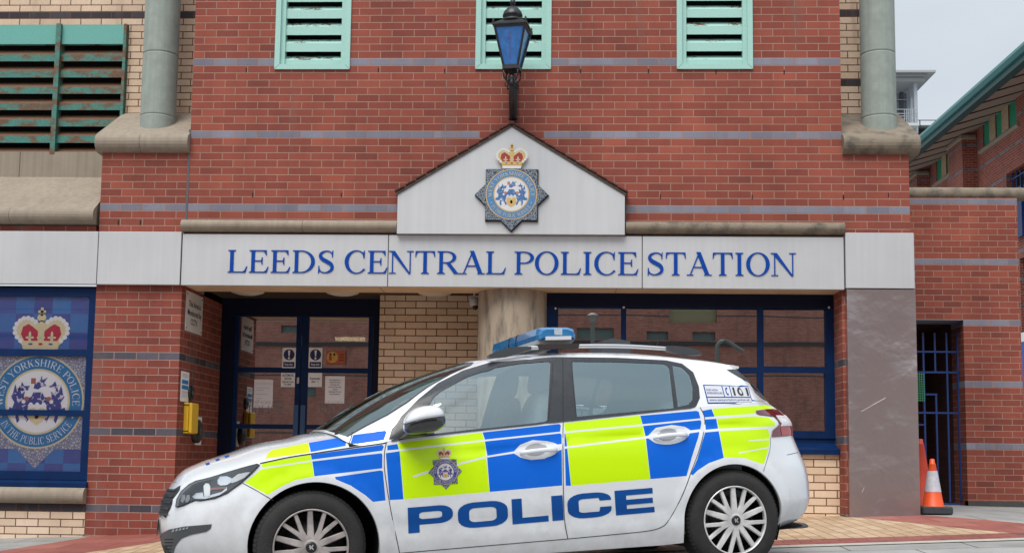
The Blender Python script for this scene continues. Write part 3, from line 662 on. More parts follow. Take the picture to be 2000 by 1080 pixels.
    if c == 'S':
        pts = [(.68, .80, .03), (.60, .93, .05), (.42, .975, .05), (.22, .90, .10), (.155, .76, .14), (.24, .63, .165), (.42, .52, .175), (.60, .41, .17), (.68, .25, .14), (.60, .10, .11), (.40, .02, .05), (.20, .06, .05), (.10, .22, .03)]
        C = []
        for i in range(len(pts)-1):
            for k in range(5):
                p0, p1, p2, p3 = pts[max(i-1, 0)], pts[i], pts[i+1], pts[min(i+2, len(pts)-1)]; t = k/5
                C.append(tuple(.5*((2*p1[j])+(-p0[j]+p2[j])*t+(2*p0[j]-5*p1[j]+4*p2[j]-p3[j])*t*t+(-p0[j]+3*p1[j]-3*p2[j]+p3[j])*t**3) for j in range(3)))
        C.append(pts[-1]); Lf, Rt = [], []
        for i, p in enumerate(C):
            q0, q1 = C[max(i-1, 0)], C[min(i+1, len(C)-1)]; d = Vector((q1[0]-q0[0], q1[1]-q0[1])).normalized()
            Lf.append((p[0]-d.y*p[2]/2, p[1]+d.x*p[2]/2)); Rt.append((p[0]+d.y*p[2]/2, p[1]-d.x*p[2]/2))
        return [(Lf+Rt[::-1], []), ([(.66, .70), (.70, .70), (.71, 1.0), (.68, 1.0), (.65, .88)], []), ([(.08, .32), (.115, .32), (.15, .12), (.10, -.01), (.07, -.01)], [])], .80
    if c == ' ': return [], .36
    return [], .3
def serif_text(s, track=.0):
    """-> list of (shapes, x offset, width) in cap heights"""
    x = 0; out = []
    for ch in s:
        sh, w = serif(ch); out.append((sh, x, w)); x += w+track
    return out, x
def smap(shapes, f): return [([f(*p) for p in o], [[f(*p) for p in h] for h in hs]) for o, hs in shapes]

# ---- fascia lettering
def lettering(s, x0, x1, z0, z1, name, mt, parent, y0, y1, gaps):
    """words placed between measured ends"""
    m = MB()
    for word, a, b in gaps:
        out, w = serif_text(word)
        lo = min(p[0] for sh, x, _ in out for o, h in sh for p in ((q[0]+x,) for q in o)); hi = max(q[0]+x for sh, x, _ in out for o, h in sh for q in o)
        k = (b-a)/(hi-lo)
        for sh, x, _ in out: prism(smap(sh, lambda u, v: (a+(u+x-lo)*k, z0+v*(z1-z0))), y0, y1, m)
    return m.build(name, mt, parent)
yl = -.068
zb_, zt_ = at(700, 533.5, yl).z, at(700, 489.5, yl).z
lettering('', 0, 0, zb_, zt_, 'lettering', letter_blue, ST, yl, -.058, [(w, at(a, 512, yl).x, at(b, 512, yl).x) for w, a, b in (('LEEDS', 445, 652), ('CENTRAL', 673, 988), ('POLICE', 1005, 1247), ('STATION', 1265, 1555))])

# ================================================================== CREST (shared drawing, unit = radius of the outer ring)
gold = mat('crest_gold', (.56, .38, .13), .5); cr_white = mat('crest_white', (.62, .62, .63), .5); cr_red = mat('crest_red', (.30, .03, .025), .5)
cr_blue = mat('crest_blue', (.06, .16, .36), .5); cr_ring = mat('crest_ring_blue', (.07, .20, .40), .5); cr_cream = mat('crest_cream', (.55, .47, .28), .5)
def filigree(name, a, b, sc):
    M = bpy.data.materials.new(name); M.use_nodes = True; N = M.node_tree; p = N.nodes['Principled BSDF']
    g = N.nodes.new('ShaderNodeTexCoord'); v = N.nodes.new('ShaderNodeTexVoronoi'); v.feature = 'DISTANCE_TO_EDGE'; v.inputs['Scale'].default_value = sc; N.links.new(g.outputs['Object'], v.inputs['Vector'])
    r = N.nodes.new('ShaderNodeValToRGB'); r.color_ramp.elements[0].color = (*a, 1); r.color_ramp.elements[1].color = (*b, 1); r.color_ramp.elements[0].position = .10; r.color_ramp.elements[1].position = .22
    N.links.new(v.outputs['Distance'], r.inputs[0]); N.links.new(r.outputs[0], p.inputs['Base Color']); p.inputs['Roughness'].default_value = .5
    MATS[name] = M; return M
def flecked(name, a, b, sc):
    M = filigree(name, a, b, sc); v = [n for n in M.node_tree.nodes if n.type == 'TEX_VORONOI'][0]; v.feature = 'F1'
    r = [n for n in M.node_tree.nodes if n.type == 'VALTORGB'][0]; r.color_ramp.elements[0].position = .70; r.color_ramp.elements[1].position = .80; return M
cr_blue = flecked('crest_blue_flecked', (.05, .14, .33), (.52, .52, .56), 62)
star_m = filigree('star_filigree', (.015, .02, .04), (.30, .36, .42), 75)
def crest_layers(star, ring, blue, text=True, gold=gold, cr_white=cr_white, cr_red=cr_red, cr_cream=cr_cream):
    """[(layer height, material, shapes)] ; the emblem drawn as flat shapes one on another"""
    Lr = []
    q = 1.0; s2 = 1.414
    Lr.append((0, star, [([(-q, -q), (q, -q), (q, q), (-q, q)], []), ([(s2, 0), (0, s2), (-s2, 0), (0, -s2)], [])]))
    Lr.append((1, gold, [(ell(0, 0, 1.0, n=56), [])])); Lr.append((2, ring, [(ell(0, 0, .965, n=56), [])]))
    Lr.append((3, gold, [(ell(0, 0, .70, n=48), [])])); Lr.append((4, cr_white, [(ell(0, 0, .655, n=48), [])]))
    # crown
    def mir(P): return [(-x, y) for x, y in P][::-1]
    side = [(0, 1.02), (.36, 1.02), (.40, 1.20), (.50, 1.32), (.58, 1.50), (.55, 1.70), (.42, 1.82), (.26, 1.80), (.12, 1.70), (0, 1.68)]
    Lr.append((3, gold, [(side+mir(side)[1:-1] if False else side, []), (mir(side), [])]))
    pearls = [(ell(x, y, .052, n=10), []) for sx in (1, -1) for x, y in ((.44*sx, 1.30), (.52*sx, 1.38), (.57*sx, 1.47), (.575*sx, 1.57), (.54*sx, 1.66), (.47*sx, 1.73), (.39*sx, 1.78), (.30*sx, 1.79), (.21*sx, 1.76), (.13*sx, 1.71))]
    Lr.append((4, cr_white, pearls))
    capp = [(.07, 1.30), (.36, 1.30), (.44, 1.44), (.40, 1.60), (.28, 1.66), (.12, 1.56), (.07, 1.50)]
    Lr.append((4, cr_red, [(capp, []), (mir(capp), [])]))
    w1 = [(.08, 1.52), (.16, 1.58), (.28, 1.68), (.41, 1.62), (.44, 1.52), (.46, 1.56), (.42, 1.68), (.28, 1.735), (.14, 1.66)]
    Lr.append((5, cr_cream, [(w1, []), (mir(w1), [])]))
    fl = []
    for sx in (-.24, 0, .24):
        for dx, dy, r1, r2 in ((0, .09, .028, .075), (-.05, .03, .045, .025), (.05, .03, .045, .025), (0, -.02, .03, .05)): fl.append((ell(sx+dx, 1.34+dy, r1, r2, 10), []))
    Lr.append((6, cr_cream, fl))
    Lr.append((5, gold, [([(-.38, 1.17), (.38, 1.17), (.40, 1.29), (-.40, 1.29)], [])])); Lr.append((6, cr_red, [(ell(0, 1.23, .05, .028, 10), [])])); Lr.append((6, blue, [(ell(-.22, 1.23, .05, .022, 10), []), (ell(.22, 1.23, .05, .022, 10), [])]))
    Lr.append((5, cr_white, [([(-.35, 1.02), (.35, 1.02), (.37, 1.13), (-.37, 1.13)], [])]))
    Lr.append((5, gold, [([(-.035, 1.42), (.035, 1.42), (.04, 1.74), (-.04, 1.74)], []), (ell(0, 1.80, .10, .085, 14), []), ([(-.03, 1.84), (.03, 1.84), (.03, 2.02), (-.03, 2.02)], []), ([(-.085, 1.90), (.085, 1.90), (.085, 1.955), (-.085, 1.955)], [])]))
    # arms: two winged beasts, helm, bird, shield
    beast = [(.20, -.02), (.30, .10), (.28, .22), (.36, .16), (.40, .34), (.45, .20), (.50, .38), (.54, .18), (.58, .10), (.50, -.02), (.54, -.14), (.60, -.12), (.62, -.22), (.52, -.24), (.44, -.22), (.46, -.34), (.42, -.46), (.37, -.40), (.40, -.30), (.32, -.24), (.26, -.34), (.22, -.44), (.17, -.38), (.24, -.26), (.20, -.14)]
    helm = [(-.20, -.06), (-.24, .08), (-.14, .10), (-.10, .20), (.10, .20), (.14, .10), (.24, .08), (.20, -.06)]
    bird = [(-.10, .28), (.0, .26), (.08, .32), (.18, .34), (.12, .40), (.20, .52), (.08, .46), (.07, .56), (.0, .42), (-.08, .38)]
    tuft = [(-.46, .26), (-.38, .32), (-.36, .42), (-.30, .33), (-.18, .34), (-.22, .24), (-.34, .22)]
    Lr.append((5, blue, [(beast, []), (mir(beast), []), (helm, []), (bird, []), (tuft, []), ([(.22, .32), (.30, .36), (.36, .44), (.40, .35), (.46, .36), (.38, .28), (.30, .30)], [])]))
    sh = [(0, -.50), (.13, -.42), (.20, -.30), (.18, -.16), (.08, -.12), (0, -.18), (-.08, -.12), (-.18, -.16), (-.20, -.30), (-.13, -.42)]
    Lr.append((6, gold, [(sh, [])])); Lr.append((6, cr_white, [(ell(x, y, .045, n=10), []) for x, y in ((-.14, -.06), (0, -.06), (.14, -.06), (.30, .0), (-.30, .0))]))
    Lr.append((6, mat('crest_pink', (.45, .16, .14), .5), [([(-.16, .38), (-.06, .38), (-.06, .50), (-.16, .50)], []), (ell(-.24, .06, .06, .05, 9), []), (ell(.24, .06, .06, .05, 9), []), (ell(.0, -.30, .05, .07, 9), [])]))
    if text:
        ts = []
        def ring_text(s, a_mid, span, rad, h, top):
            out, w = serif_text(s, .08); k = span/w
            for shp, x, cw in out:
                if not shp: continue
                def f(u, v):
                    if top: a = math.radians(a_mid+span/2-(x+u)*k); r = rad+v*h
                    else: a = math.radians(a_mid-span/2+(x+u)*k); r = rad+h-v*h
                    return (r*math.cos(a), r*math.sin(a))
                ts.extend(smap(shp, f))
        ring_text('WEST YORKSHIRE POLICE', 90, 194, .755, .155, True)
        ring_text('IN THE PUBLIC SERVICE', 270, 118, .755, .155, False)
        ts += [(ell(.84*math.cos(a), .84*math.sin(a), .022, n=8), []) for a in (math.radians(203), math.radians(-23))]
        Lr.append((3, cr_cream if text != 'white' else cr_white, ts))
    return Lr
def build_crest(name, c, R, y, layers, th, base_th, parent=None, split=True, clip=None):
    mats_ = []; m = MB()
    for h, mt, shapes in layers:
        if mt not in mats_: mats_.append(mt)
        f = (lambda u, v: (c[0]+u*R, c[1]+v*R))
        for sh in smap(shapes, f):
            if h == 0: continue
            vs, ts = region([sh]); yy = y-base_th-th*h
            m.add([(v.x, yy, v.y) for v in vs], [tuple(t) for t in ts], mats_.index(mt))
        if h == 0: prism(smap(shapes, f), y-base_th, y, m, mats_.index(mt))
    o = mesh_obj(name, m.v, m.f, mats_, parent, fm=m.m)
    return o
# metal plaque on the gable
P = at(999, 381, -.13)
lay = crest_layers(star_m, cr_ring, cr_blue)
PL = empty('crest_plaque', (P.x, -.12, P.z), label='enamelled police crest plaque with crown and eight pointed star on the white gable panel', cat='plaque')
Rr = .2525
star_l = [l for l in lay if l[0] == 0]; crown_l = []; ring_l = []
for l in lay:
    if l[0] == 0: continue
    ymn = min(p[1] for s in l[2] for p in s[0]); (crown_l if ymn > .98 else ring_l).append(l)
m = MB(); prism(smap(star_l[0][2], lambda u, v: (P.x+u*Rr, P.z+v*Rr)), -.155, -.125, m)
for k in range(4):
    pass
m.build('star', star_m, PL)
m = MB(); prism(smap([([(-s_*1.03, -s_*1.03-.03), (s_*1.03, -s_*1.03-.03), (s_*1.03, s_*1.03-.03), (-s_*1.03, s_*1.03-.03)], []) for s_ in (1,)]+[([(1.45, -.03), (0, 1.42), (-1.45, -.03), (0, -1.48)], [])], lambda u, v: (P.x+.004+u*Rr, P.z+v*Rr)), -.14, -.12, m)
m.build('backing', mat('plaque_edge', (.02, .02, .025), .5), PL)
build_crest('badge', (P.x, P.z), Rr, -.155, ring_l, .0008, 0, PL)
build_crest('crown', (P.x, P.z), Rr, -.155, crown_l, .0008, 0, PL)
m = MB(); sd_ = [l for l in crown_l][0]; prism(smap(sd_[2], lambda u, v: (P.x+u*Rr, P.z+v*Rr)), -.156, -.122, m); m.build('crown_back', gold, PL)

# vinyl crest on the inside of the left window
P = at(72.5, 784, YL+.016)
vin_star = filigree('vinyl_filigree', (.24, .25, .36), (.56, .58, .70), 38)
chk = bpy.data.materials.new('vinyl_checker'); chk.use_nodes = True; N = chk.node_tree; b = N.nodes['Principled BSDF']
g = N.nodes.new('ShaderNodeTexCoord'); sp = N.nodes.new('ShaderNodeSeparateXYZ'); N.links.new(g.outputs['Object'], sp.inputs[0])
p0 = at(101, 612.5, YL+.016); sq = .1865
iu = mth(N, 'FLOOR', mth(N, 'DIVIDE', mth(N, 'SUBTRACT', sp.outputs[0], p0.x), sq)); iv = mth(N, 'FLOOR', mth(N, 'DIVIDE', mth(N, 'SUBTRACT', sp.outputs[2], p0.z), sq))
pr = mth(N, 'FLOORED_MODULO', mth(N, 'ADD', iu, iv), 2)
wn = nd(N, 'ShaderNodeTexWhiteNoise', noise_dimensions='2D'); cv = N.nodes.new('ShaderNodeCombineXYZ'); N.links.new(iu, cv.inputs[0]); N.links.new(iv, cv.inputs[1]); N.links.new(cv.outputs[0], wn.inputs['Vector'])
c1 = mixc(N, wn.outputs[0], (.03, .19, .55), (.04, .26, .64)); c2 = mixc(N, wn.outputs[0], (.035, .085, .38), (.06, .14, .48))
N.links.new(mixc(N, pr, c1, c2), b.inputs['Base Color']); b.inputs['Roughness'].default_value = .5
m = MB(); a = rect(-240, 570, 180, 925, YL+.03); m.box(a[0], YL+.030, a[1], a[2]-.01, YL+.034, a[3]); m.build('window_graphic', chk, w2)
lay2 = crest_layers(vin_star, mat('vinyl_ring_blue', (.02, .24, .52), .5), flecked('vinyl_blue_flecked', (.05, .08, .34), (.75, .70, .80), 34), 'white', gold=mat('vinyl_gold', (.80, .70, .46), .5), cr_white=mat('vinyl_white', (.88, .88, .92), .5), cr_red=mat('vinyl_red', (.58, .035, .09), .5), cr_cream=mat('vinyl_cream', (.80, .74, .52), .5))
o = build_crest('window_crest', (P.x, P.z), .468, YL+.0285, lay2, .0009, .001, w2)

# ================================================================== WALL LAMP
lampg = mat('blue_lamp_glass', (.045, .17, .46), .18, noise=.25, nscale=14, spec=.8)
yc_ = -.42
Pt, Pb = at(1001, 58, yc_), at(999, 135, yc_)
LMP = empty('wall_lantern', (Pt.x, 0, 4.2), label='black iron police lantern with blue glass on a wall bracket above the gable', cat='lantern')
cx = Pt.x; zt, zb = Pt.z, Pb.z; wt, wb = .150, .068
rot = math.radians(-9)
def lq(x, y, z): return (cx+x*math.cos(rot)-y*math.sin(rot), yc_+x*math.sin(rot)+y*math.cos(rot), z)
m = MB()
for sx in (-1, 1):
    for sy in (-1, 1): m.tube([lq(sx*wt, sy*wt, zt), lq(sx*wb, sy*wb, zb)], .012, 6)
def sqb(m, w, z0, z1, w2=None):
    w2 = w2 if w2 is not None else w
    V = [lq(sx*w, sy*w, z0) for sx, sy in ((-1, -1), (1, -1), (1, 1), (-1, 1))]+[lq(sx*w2, sy*w2, z1) for sx, sy in ((-1, -1), (1, -1), (1, 1), (-1, 1))]
    m.add(V, [(3, 2, 1, 0), (4, 5, 6, 7), (0, 1, 5, 4), (1, 2, 6, 5), (2, 3, 7, 6), (3, 0, 4, 7)])
sqb(m, wt-.004, zt-.022, zt, wt+.012); sqb(m, wt+.02, zt, zt+.018); sqb(m, wb+.012, zb-.02, zb+.02)
m.build('frame', blackm, LMP)
m = MB()
for k in range(4):
    a = [(-1, -1), (1, -1), (1, 1), (-1, 1)][k]; b = [(-1, -1), (1, -1), (1, 1), (-1, 1)][(k+1) % 4]
    m.add([lq(a[0]*(wt-.008), a[1]*(wt-.008), zt-.01), lq(b[0]*(wt-.008), b[1]*(wt-.008), zt-.01), lq(b[0]*(wb-.004), b[1]*(wb-.004), zb+.01), lq(a[0]*(wb-.004), a[1]*(wb-.004), zb+.01)], [(0, 1, 2, 3)])
m.build('glass', lampg, LMP)
m = MB(); N_ = 10
z = zt+.018
sqb(m, wt+.012, z, z+.05, wt*.62)
m.lathe([(.115, .045), (.125, .055), (.10, .075), (.085, .085), (.08, .10), (.098, .108), (.098, .118), (.088, .15), (.06, .185), (.03, .20), (.014, .208), (.012, .222), (.022, .226), (.028, .245), (.026, .265), (.014, .29), (.004, .305), (0, .31)], (cx, yc_, z), 24)
m.build('roof', blackm, LMP)
for sx, sy in ((-1, -1), (1, -1), (1, 1), (-1, 1)):
    m = MB(); q = lq(sx*(wt+.008), sy*(wt+.008), 0); m.lathe([(.008, 0), (.014, .01), (.007, .02), (.012, .032), (.005, .045), (0, .05)], (q[0], q[1], z), 10); m.build('finial', blackm, LMP)
m = MB()
m.tube([(cx, yc_, zb), (cx, yc_, zb-.19)], .013, 8)
m.lathe([(.02, -.05), (.035, -.07), (.04, -.10), (.03, -.13), (.045, -.15), (.02, -.17)], (cx, yc_, zb), 14)
for k in range(4):
    a = rot+math.radians(45+90*k); ca, sa = math.cos(a), math.sin(a)
    m.tube([(cx+ca*r_, yc_+sa*r_, zb+dz) for r_, dz in ((.075, -.01), (.10, -.04), (.098, -.085), (.065, -.125), (.03, -.14))], .009, 6)
    m.tube([(cx+ca*r_, yc_+sa*r_, zb+dz) for r_, dz in ((.04, -.11), (.08, -.16), (.075, -.185), (.05, -.18))], .007, 6)
m.build('cradle', blackm, LMP)
zw1 = at(1000, 164, 0).z; zw0 = at(1000, 231, 0).z
m = MB(); m.box(cx-.042, -.03, zw0, cx+.040, 0, zw1+.02, bev=.004)
sw = [(cx-.004, yc_, zb-.17), (cx-.004, yc_+.01, zb-.22), (cx-.004, yc_+.08, zb-.27), (cx-.004, -.20, zb-.30), (cx-.004, -.10, zb-.36), (cx-.004, -.06, zb-.45), (cx-.004, -.05, zw0+.07), (cx-.004, -.03, zw0+.05)]
m.tube(sw, [.022, .026, .028, .030, .030, .028, .024, .018], 10); m.tube([(cx-.004, -.02, zb-.21), (cx-.004, yc_, zb-.21)], .014, 8)
m.box(cx-.044, -.045, zw0-.02, cx+.042, 0, zw0+.012, bev=.003)
m.build('bracket', blackm, LMP)
# faded red word down the front pane
fr_ = mat('faded_red', (.14, .045, .06), .6)
m = MB(); word = 'POLICE'; 
for k, ch in enumerate(word):
    sh, w = serif(ch); t0 = .15+.118*k; 
    def f(u, v, t0=t0, w=w):
        tt = t0+(1-v)*.085; ww = (wt-.008)*(1-tt)+(wb-.004)*tt; return (u, v)
    for o_, hs in sh:
        vs, ts = region([(o_, hs)])
        V = []
        for q in vs:
            tt = t0+(1-q.y)*.085; hw = (wt-.008)*(1-tt)+(wb-.004)*tt; zz = (zt-.01)*(1-tt)+(zb+.01)*tt
            V.append(lq((q.x-w/2)*.032, -hw-.0015, zz))
        m.add(V, [tuple(t) for t in ts])
mesh_obj('lettering', m.v, m.f, fr_, LMP)

# ================================================================== THINGS ON THE RETURN WALL
def font_text(s, size, mt, name, M4, parent, align='CENTER', ext=.0004, sx=1, bold=0):
    cu = bpy.data.curves.new(name, 'FONT'); cu.body = s; cu.size = size; cu.align_x = align; cu.align_y = 'CENTER'; cu.extrude = ext; cu.offset = bold; cu.space_line = .95
    o = bpy.data.objects.new(name, cu); COL.objects.link(o)
    dg = bpy.context.evaluated_depsgraph_get(); dg.update(); me = bpy.data.meshes.new_from_object(o.evaluated_get(dg)); bpy.data.objects.remove(o)
    me.name = name; me.transform(M4 @ Matrix.Diagonal((sx, 1, 1, 1))); me.materials.clear(); me.materials.append(mt)
    n = bpy.data.objects.new(name, me); COL.objects.link(n); attach(n, parent); return n
def frame_front(x, y, z): return Matrix(((1, 0, 0, x), (0, 0, -1, y), (0, 1, 0, z), (0, 0, 0, 1)))       # text facing -Y
def frame_right(x, y, z): return Matrix(((0, 0, 1, x), (1, 0, 0, y), (0, 1, 0, z), (0, 0, 0, 1)))       # text facing +X, reads into the recess
XR = -.022
a = atX(363.5, 566, XR); b = atX(395, 655, XR); c = atX(361, 646, XR); d = atX(394, 581, XR)
y0, y1 = (a.y+c.y)/2, (b.y+d.y)/2; z0, z1 = (c.z+b.z)/2, (a.z+d.z)/2
SG = empty('warning_sign', (XR, (y0+y1)/2, z0), label='white sign reading This Area is Monitored by CCTV on the side wall of the entrance', cat='sign')
m = MB(); m.box(XR, y0, z0, XR+.006, y1, z1); m.build('board', mat('sign_board', (.66, .66, .67), .5, noise=.05), SG)
hh = (z1-z0); wy = (y1-y0)
for i, t in enumerate(('This Area is', 'Monitored by', 'CCTV.')):
    font_text(t, hh*.21, black_ink, 'lettering', frame_right(XR+.0075, (y0+y1)/2, z1-hh*(.30+.225*i)), SG, sx=(wy*.80)/(hh*.21*5.4) if i < 2 else (wy*.80)/(hh*.21*5.4), bold=.0008)
m = MB()
for yy in (y0+.03, y1-.03):
    for zz in (z0+.03, z1-.03): m.lathe([(0, .004), (.008, .003), (.009, 0)], (XR+.006, yy, zz), 8, axis='x')
m.build('screws', grey_line, SG)
# small notice
a = atX(354, 724, XR); c = atX(352, 783, XR); b = atX(367, 727, XR)
NT = empty('notice', (XR, a.y, c.z), label='narrow white notice with pale blue blocks above the yellow box in the entrance', cat='notice')
m = MB(); m.box(XR, a.y, c.z, XR+.003, b.y+.04, a.z); m.build('sheet', paper, NT)
m = MB(); hz = a.z-c.z; wy = b.y+.04-a.y
for r_ in (.28, .46): m.box(XR+.003, a.y+.1*wy, a.z-hz*(r_+.13), XR+.0045, a.y+.9*wy, a.z-hz*r_)
m.build('blue_block', mat('notice_blue', (.02, .22, .55), .6), NT)
m = MB()
for r_ in (.08, .12, .17, .66, .70, .76, .82): m.box(XR+.003, a.y+.15*wy, a.z-hz*(r_+.012), XR+.0042, a.y+.8*wy, a.z-hz*r_)
m.build('printed_lines', mat('faint_print', (.25, .3, .4), .7), NT)
# yellow box
a = atX(358, 784, XR); b = atX(385, 786, XR+.06)
yel = mat('yellow_plastic', (.78, .50, .03), .4, noise=.06)
yb0 = atX(357, 785, XR+.13).y; 
zt_y, zb_y = atX(370, 785, XR+.08).z, atX(366, 846, XR+.08).z
A0 = atX(357.5, 800, XR+.0); A1 = atX(386, 800, XR+.09)
ya, yb2 = .10, .62
# front face (towards the street) spans pixels 357-380 : width along X is what the camera sees
xa = XR; xb = at(368.5, 810, ya).x
YB = empty('yellow_call_box', (XR, .2, zb_y), label='yellow weatherproof box mounted on the entrance side wall, above a dark round push button', cat='call box')
y_a, y_b = atX(357.8, 810, XR).y, atX(384, 810, XR+.055).y
m = MB(); m.box(XR, y_a, zb_y, XR+.05, y_b-.01, zt_y, bev=.008); m.build('base', yel, YB)
m = MB(); m.box(XR+.053, y_a+.004, zb_y+.004, XR+.085, y_b-.03, zt_y-.004, bev=.008); m.build('lid', yel, YB)
m = MB(); m.box(XR+.0, y_a-.002, zb_y+.02, XR+.052, y_a+.01, zb_y+.03); m.box(XR+.0, y_a-.002, zt_y-.03, XR+.052, y_a+.01, zt_y-.02); m.build('hinge', grey_line, YB)
def wall_disc(px, py, r, label, name, cat, dep=.035):
    q = atX(px, py, XR+dep*.5); D = empty(name, (XR, q.y, q.z), label=label, cat=cat)
    m = MB(); m.lathe([(0, dep), (r*.55, dep), (r*.7, dep*.8), (r, dep*.7), (r, 0)], (XR, q.y, q.z), 24, axis='x'); m.build('body', blackm, D)
    m = MB(); m.lathe([(0, dep+.008), (r*.35, dep+.006), (r*.4, dep)], (XR, q.y, q.z), 20, axis='x'); m.build('button', mat('dark_grey_plastic', (.06, .06, .06), .5), D)
wall_disc(374, 767, .075, 'black round door entry button above the yellow box', 'entry_button', 'button')
wall_disc(386, 842, .12, 'black round push pad below and behind the yellow box', 'push_pad', 'button', .07)
a = atX(382, 813, XR); c = atX(392, 869, XR)
m = MB(); m.box(XR, a.y, c.z, XR+.003, c.y, a.z-.0); o = m.build('notice', paper, None); tag(o, 'narrow white notice partly behind the yellow box and black push pad', 'notice')

# ================================================================== NOTICES ON THE DOORS
def sheet_at(x0, y0, x1, y1, name, label, cat, mt=paper, y=YD-.013, group=None):
    a = rect(x0, y0, x1, y1, y); E_ = empty(name, ((a[0]+a[2])/2, y, a[1]), label=label, cat=cat, group=group)
    m = MB(); m.box(a[0], y-.002, a[1], a[2], y, a[3]); m.build('sheet', mt, E_); return E_, a, y-.002
disc_blue = mat('mandatory_blue', (.006, .018, .10), .5)
for k, (x0, x1, side) in enumerate(((551.5, 577.5, 'left'), (603, 629.5, 'right'))):
    E_, a, y = sheet_at(x0, 679, x1, 718.5, 'sticker', 'white keep clear sticker with blue exclamation disc on the %s door leaf' % side, 'sticker', y=YD-.013)
    w = a[2]-a[0]; h = a[3]-a[1]; xc = (a[0]+a[2])/2
    m = MB(); prism([(ell(xc, a[3]-w*.52, w*.41, n=32), [])], y-.0008, y, m); m.box(a[0]+w*.08, y-.0008, a[1]+h*.05, a[2]-w*.08, y, a[1]+h*.30); m.build('disc', disc_blue, E_)
    m = MB(); zc = a[3]-w*.52
    prism([([(xc-w*.09, zc+w*.33), (xc+w*.09, zc+w*.33), (xc+w*.035, zc-w*.12), (xc-w*.035, zc-w*.12)], []), (ell(xc, zc-w*.26, w*.08, n=14), [])], y-.0014, y-.0009, m); m.build('exclamation_mark', paper, E_)
    font_text('Keep clear', h*.15, paper, 'lettering', frame_front(xc, y-.0014, a[1]+h*.175), E_, sx=w*.75/(h*.15*5.2), bold=.0004)
E_, a, y = sheet_at(549, 728, 576, 755.5, 'sticker', 'white sticker reading AUTOMATIC DOOR PUSH BUTTON TO OPEN on the left door leaf', 'sticker')
w = a[2]-a[0]; h = a[3]-a[1]; xc = (a[0]+a[2])/2
for i, (t, s, wd) in enumerate((('AUTOMATIC', .24, .85), ('DOOR', .24, .45), ('PUSH BUTTON', .17, .85), ('TO OPEN', .17, .55))):
    font_text(t, h*s, black_ink, 'lettering', frame_front(xc, y-.001, a[3]-h*(.18, .42, .66, .84)[i]), E_, sx=w*wd/(h*s*len(t)*.66), bold=.0006)
E_, a, y = sheet_at(602, 728, 629, 755.5, 'sticker', 'white sticker reading Automatic door on the right door leaf', 'sticker')
w = a[2]-a[0]; h = a[3]-a[1]; xc = (a[0]+a[2])/2
for i, t in enumerate(('Automatic', 'door  ✓')): font_text(t, h*.24, black_ink, 'lettering', frame_front(xc, y-.001, a[3]-h*(.40, .62)[i]), E_, sx=w*(.9, .6)[i]/(h*.24*len(t)*.56), bold=.0006)
E_, a, y = sheet_at(637, 684, 675, 711, 'sticker', 'orange sticker with a yellow disc and two small figures on the right door leaf', 'sticker', mat('orange_sticker', (.42, .11, .05), .6))
w = a[2]-a[0]; h = a[3]-a[1]; xc = a[0]+w*.32; zc = (a[1]+a[3])/2
m = MB(); prism([(ell(xc, zc, h*.40, n=24), [])], y-.0008, y, m); m.build('disc', mat('amber_disc', (.60, .38, .10), .6), E_)
m = MB(); prism([(ell(xc-h*.14, zc+h*.2, h*.09, n=12), []), (ell(xc+h*.14, zc+h*.2, h*.09, n=12), [])], y-.0014, y-.0009, m); m.build('heads', black_ink, E_)
m = MB(); m.box(xc-h*.24, y-.0014, zc-h*.25, xc-h*.03, y-.0009, zc+h*.1); m.build('figure', mat('sticker_red', (.40, .05, .03), .6), E_)
m = MB(); m.box(xc+h*.04, y-.0014, zc-h*.25, xc+h*.25, y-.0009, zc+h*.1); m.build('figure', mat('sticker_yellow', (.6, .35, .02), .6), E_)
m = MB()
for k in range(3): m.box(a[0]+w*.66, y-.001, a[3]-h*(.35+.2*k), a[0]+w*.93, y-.0004, a[3]-h*(.27+.2*k))
m.build('printed_lines', mat('sticker_print', (.2, .03, .02), .6), E_)
def letter_sheet(x0, y0, x1, y1, label, lines, tx, y=YD-.002):
    E_, a, yy = sheet_at(x0, y0, x1, y1, 'notice', label, 'notice', y=YD+.006)
    w = a[2]-a[0]; h = a[3]-a[1]
    for i, t in enumerate(lines): font_text(t, h*.07, mat('grey_ink', (.12, .12, .16), .7), 'printed_lines', frame_front(a[0]+w*(.5 if tx == 'CENTER' else .14), yy-.001, a[3]-h*(.14+.075*i*(1.15 if tx == 'CENTER' else 1))), E_, align=tx, sx=.92, bold=.0003)
letter_sheet(496, 741, 533, 796, 'printed letter in a plastic wallet on the left door leaf', ['Dear visitors to this station', '', 'please read this notice before', 'you enter the building', '', 'Opening hours', '', 'Please use the phone', 'Thank you', '', 'Custody and property office'][:0] + ['-----------------------------', '', '----------------------', '-------------', '', '------------------', '', '-----------', '------', '----------', '', '--------------------------'], 'LEFT')
letter_sheet(635, 734.5, 673, 787.5, 'white paper notice with centred lines on the right door leaf', ['The reception is', 'closed for lunch', 'between the', 'hours of 1pm and', '1:45pm', 'Apologies for any', 'inconvenience'], 'CENTER')
# etched word on the panes
etch = glass_mat('etched_film', (.72, .72, .75), .12, rough=.6)
for (x0, x1, dd) in ((484, 553, dl), (621, 696, dr)):
    a = rect(x0, 791, x1, 807, YD+.004); out, w = serif_text('POLICE'); m = MB(); k = (a[2]-a[0])/w
    for sh, x, _ in out: prism(smap(sh, lambda u, v: (a[0]+(u+x)*k, a[1]+v*(a[3]-a[1]))), YD+.003, YD+.005, m)
    out, w = serif_text('WEST YORKSHIRE'); k2 = (a[2]-a[0])/w; z = a[3]+.012
    for sh, x, _ in out: prism(smap(sh, lambda u, v: (a[0]+(u+x)*k2, z+v*.035)), YD+.003, YD+.005, m)
    m.build('etched_lettering', etch, dd)

